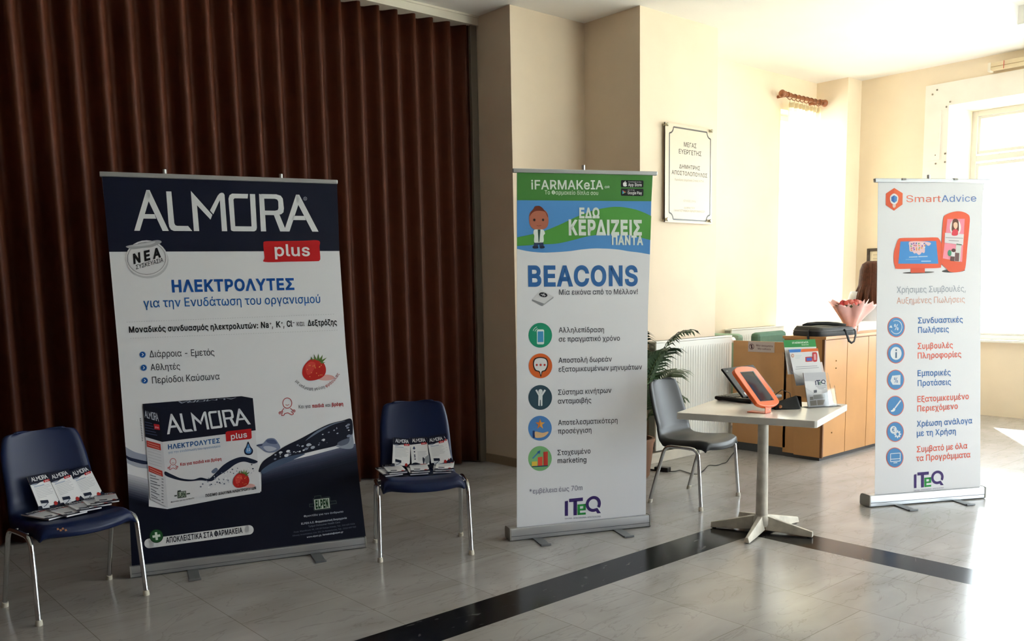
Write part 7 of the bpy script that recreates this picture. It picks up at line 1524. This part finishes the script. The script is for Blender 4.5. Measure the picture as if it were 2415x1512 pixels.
# ------------------------------------------------------------------ green chairs behind the desk
def armchair(label, x, y, rot, col, group, zt):
    t = thing('upholstered_chair', label, 'chair', (x, y, 0), R(rot), group); f = mat('upholstery_' + col.lstrip('#'), col, .8, noise=.06, scale=30, bump=.1)
    mb = MB(); mb.box(-.25, .25, -.24, .24, .40, .50, f); mb.build('seat', t, local=True, bevel=.03)
    mb = MB(); mb.box(-.255, .255, .20, .29, .56, zt, f); mb.build('backrest', t, local=True, bevel=.035)
    for sx in (-1, 1):
        mb = MB(); mb.tube([(sx * .2, .25, .40), (sx * .2, .26, .62)], .014, mat('chair_steel', '#2b2b2d', .4, .5), 10); mb.build('back_support', t, local=True, smooth=60)
        for sy in (-1, 1): mb = MB(); mb.tube([(sx * .22, sy * .20, 0), (sx * .20, sy * .18, .41)], .013, mat('chair_steel'), 10); mb.build('leg', t, local=True, smooth=60)
    return t
GG = 'green upholstered chairs behind the desk'
armchair('dark green upholstered chair showing its back above the desk side', 7.24, 4.40, 2, '#4f7463', GG, .985)
armchair('pale sage green chair half hidden between near radiator and desk', 7.16, 4.98, 90, '#8fae9c', GG, .975)

# ------------------------------------------------------------------ palm in its pot
pl = thing('potted_palm', 'potted palm with drooping fronds behind the banner with round icons', 'plant', (5.02, 4.36, 0))
mb = MB(); mb.lathe([(.10, 0), (.115, .02), (.145, .26), (.155, .28), (.155, .30), (.135, .30), (.13, .27)], mat('pot_terracotta', '#7d5a45', .6), 28); mb.build('pot', pl, local=True, smooth=45)
mb = MB(); mb.lathe([(.0, .26), (.13, .265)], mat('soil', '#2e231b', .9), 24); mb.build('soil', pl, local=True)
GRN = mat('palm_leaf', '#2f4a2c', .42, noise=.2, scale=20); STM = mat('palm_stem', '#5b6b3a', .5)
rnd = random.Random(9)
for i in range(13):
    az = i * 2.399 + .4; L = rnd.uniform(.62, .82); rise = rnd.uniform(.55, .95) if i < 8 else rnd.uniform(.25, .5); out = rnd.uniform(.26, .42)
    d = Vector((math.cos(az), math.sin(az), 0)); up = Vector((0, 0, 1)); P = []
    if d.y > .2: d = Vector((d.x, d.y * .45, 0))
    for k in range(15):
        t = k / 14; P.append(d * (.03 + out * t ** 1.35) + up * (.26 + rise * (1.55 * t - .62 * t ** 2.4)))
    mb = MB(); mb.tube(P, [.006 - .0042 * k / 14 for k in range(15)], STM, 7)
    side = d.cross(up).normalized()
    for k in range(5, 15):
        for h_ in (0, .5):
            if k == 14 and h_: continue
            kk = k + h_; i0 = int(kk); f = kk - i0; p = P[i0] * (1 - f) + P[min(14, i0 + 1)] * f
            tan = (P[min(14, i0 + 1)] - P[max(0, i0 - 1)]).normalized()
            for s in (-1, 1):
                ln = .27 * (1 - abs(kk - 9) / 11) * rnd.uniform(.85, 1.1)
                dirv = (side * s * .85 + tan * .6 + up * .10).normalized(); nrm = dirv.cross(tan).normalized(); wv = dirv.cross(nrm).normalized() * .011
                q = [p, p + dirv * ln * .35 + up * .0, p + dirv * ln * .7 - up * ln * .16, p + dirv * ln * .95 - up * ln * .42]
                vs = [q[0] - wv * .4, q[0] + wv * .4, q[1] - wv, q[1] + wv, q[2] - wv * .8, q[2] + wv * .8, q[3]]
                mb.add(vs, [(0, 1, 3, 2), (2, 3, 5, 4), (4, 5, 6)], GRN)
    mb.build('frond', pl, local=True)

# ------------------------------------------------------------------ power cable on the floor
CBL = mat('black_cable', '#111112', .5)
cb = thing('power_adapter', 'black power adapter and thin cable lying on the floor by the grey chair', 'power adapter', tuple(atZ(1572, 1112)))
P0, P1 = atZ(1546, 1109.5), atZ(1579, 1113)
dd = (P1 - P0).normalized(); nn_ = Vector((-dd.y, dd.x, 0))
mb = MB(); mb.slab([P0 + nn_ * .03, P0 - nn_ * .03, P1 - nn_ * .03, P1 + nn_ * .03], (0, 0, .034), mat('adapter_black', '#161617', .4)); mb.build('adapter_box', cb, bevel=.006, fix=True)
def cable(pix, z=.005, r=.0035):
    pts = [atZ(x, y, z) for x, y in pix]; out = []
    for i in range(len(pts) - 1):
        p0, p1, p2, p3 = pts[max(i - 1, 0)], pts[i], pts[i + 1], pts[min(i + 2, len(pts) - 1)]
        for j in range(5):
            t = j / 5; out.append(.5 * (2 * p1 + (p2 - p0) * t + (2 * p0 - 5 * p1 + 4 * p2 - p3) * t * t + (3 * p1 - p0 - 3 * p2 + p3) * t ** 3))
    out.append(pts[-1]); mb = MB(); mb.tube(out, r, CBL, 8); return mb
cable([(1496, 1095), (1512, 1097), (1524, 1102), (1533, 1107), (1547, 1109)], .006, .006).build('mains_lead', cb, smooth=60)
cable([(1578, 1112), (1592, 1111.5), (1603, 1109), (1614, 1112), (1626, 1116), (1640, 1118.5), (1650, 1117), (1660, 1109), (1671, 1098), (1690, 1098), (1704, 1093), (1713, 1090), (1722, 1078), (1732, 1066), (1742, 1058)], .005, .0032).build('cable', cb, smooth=60)
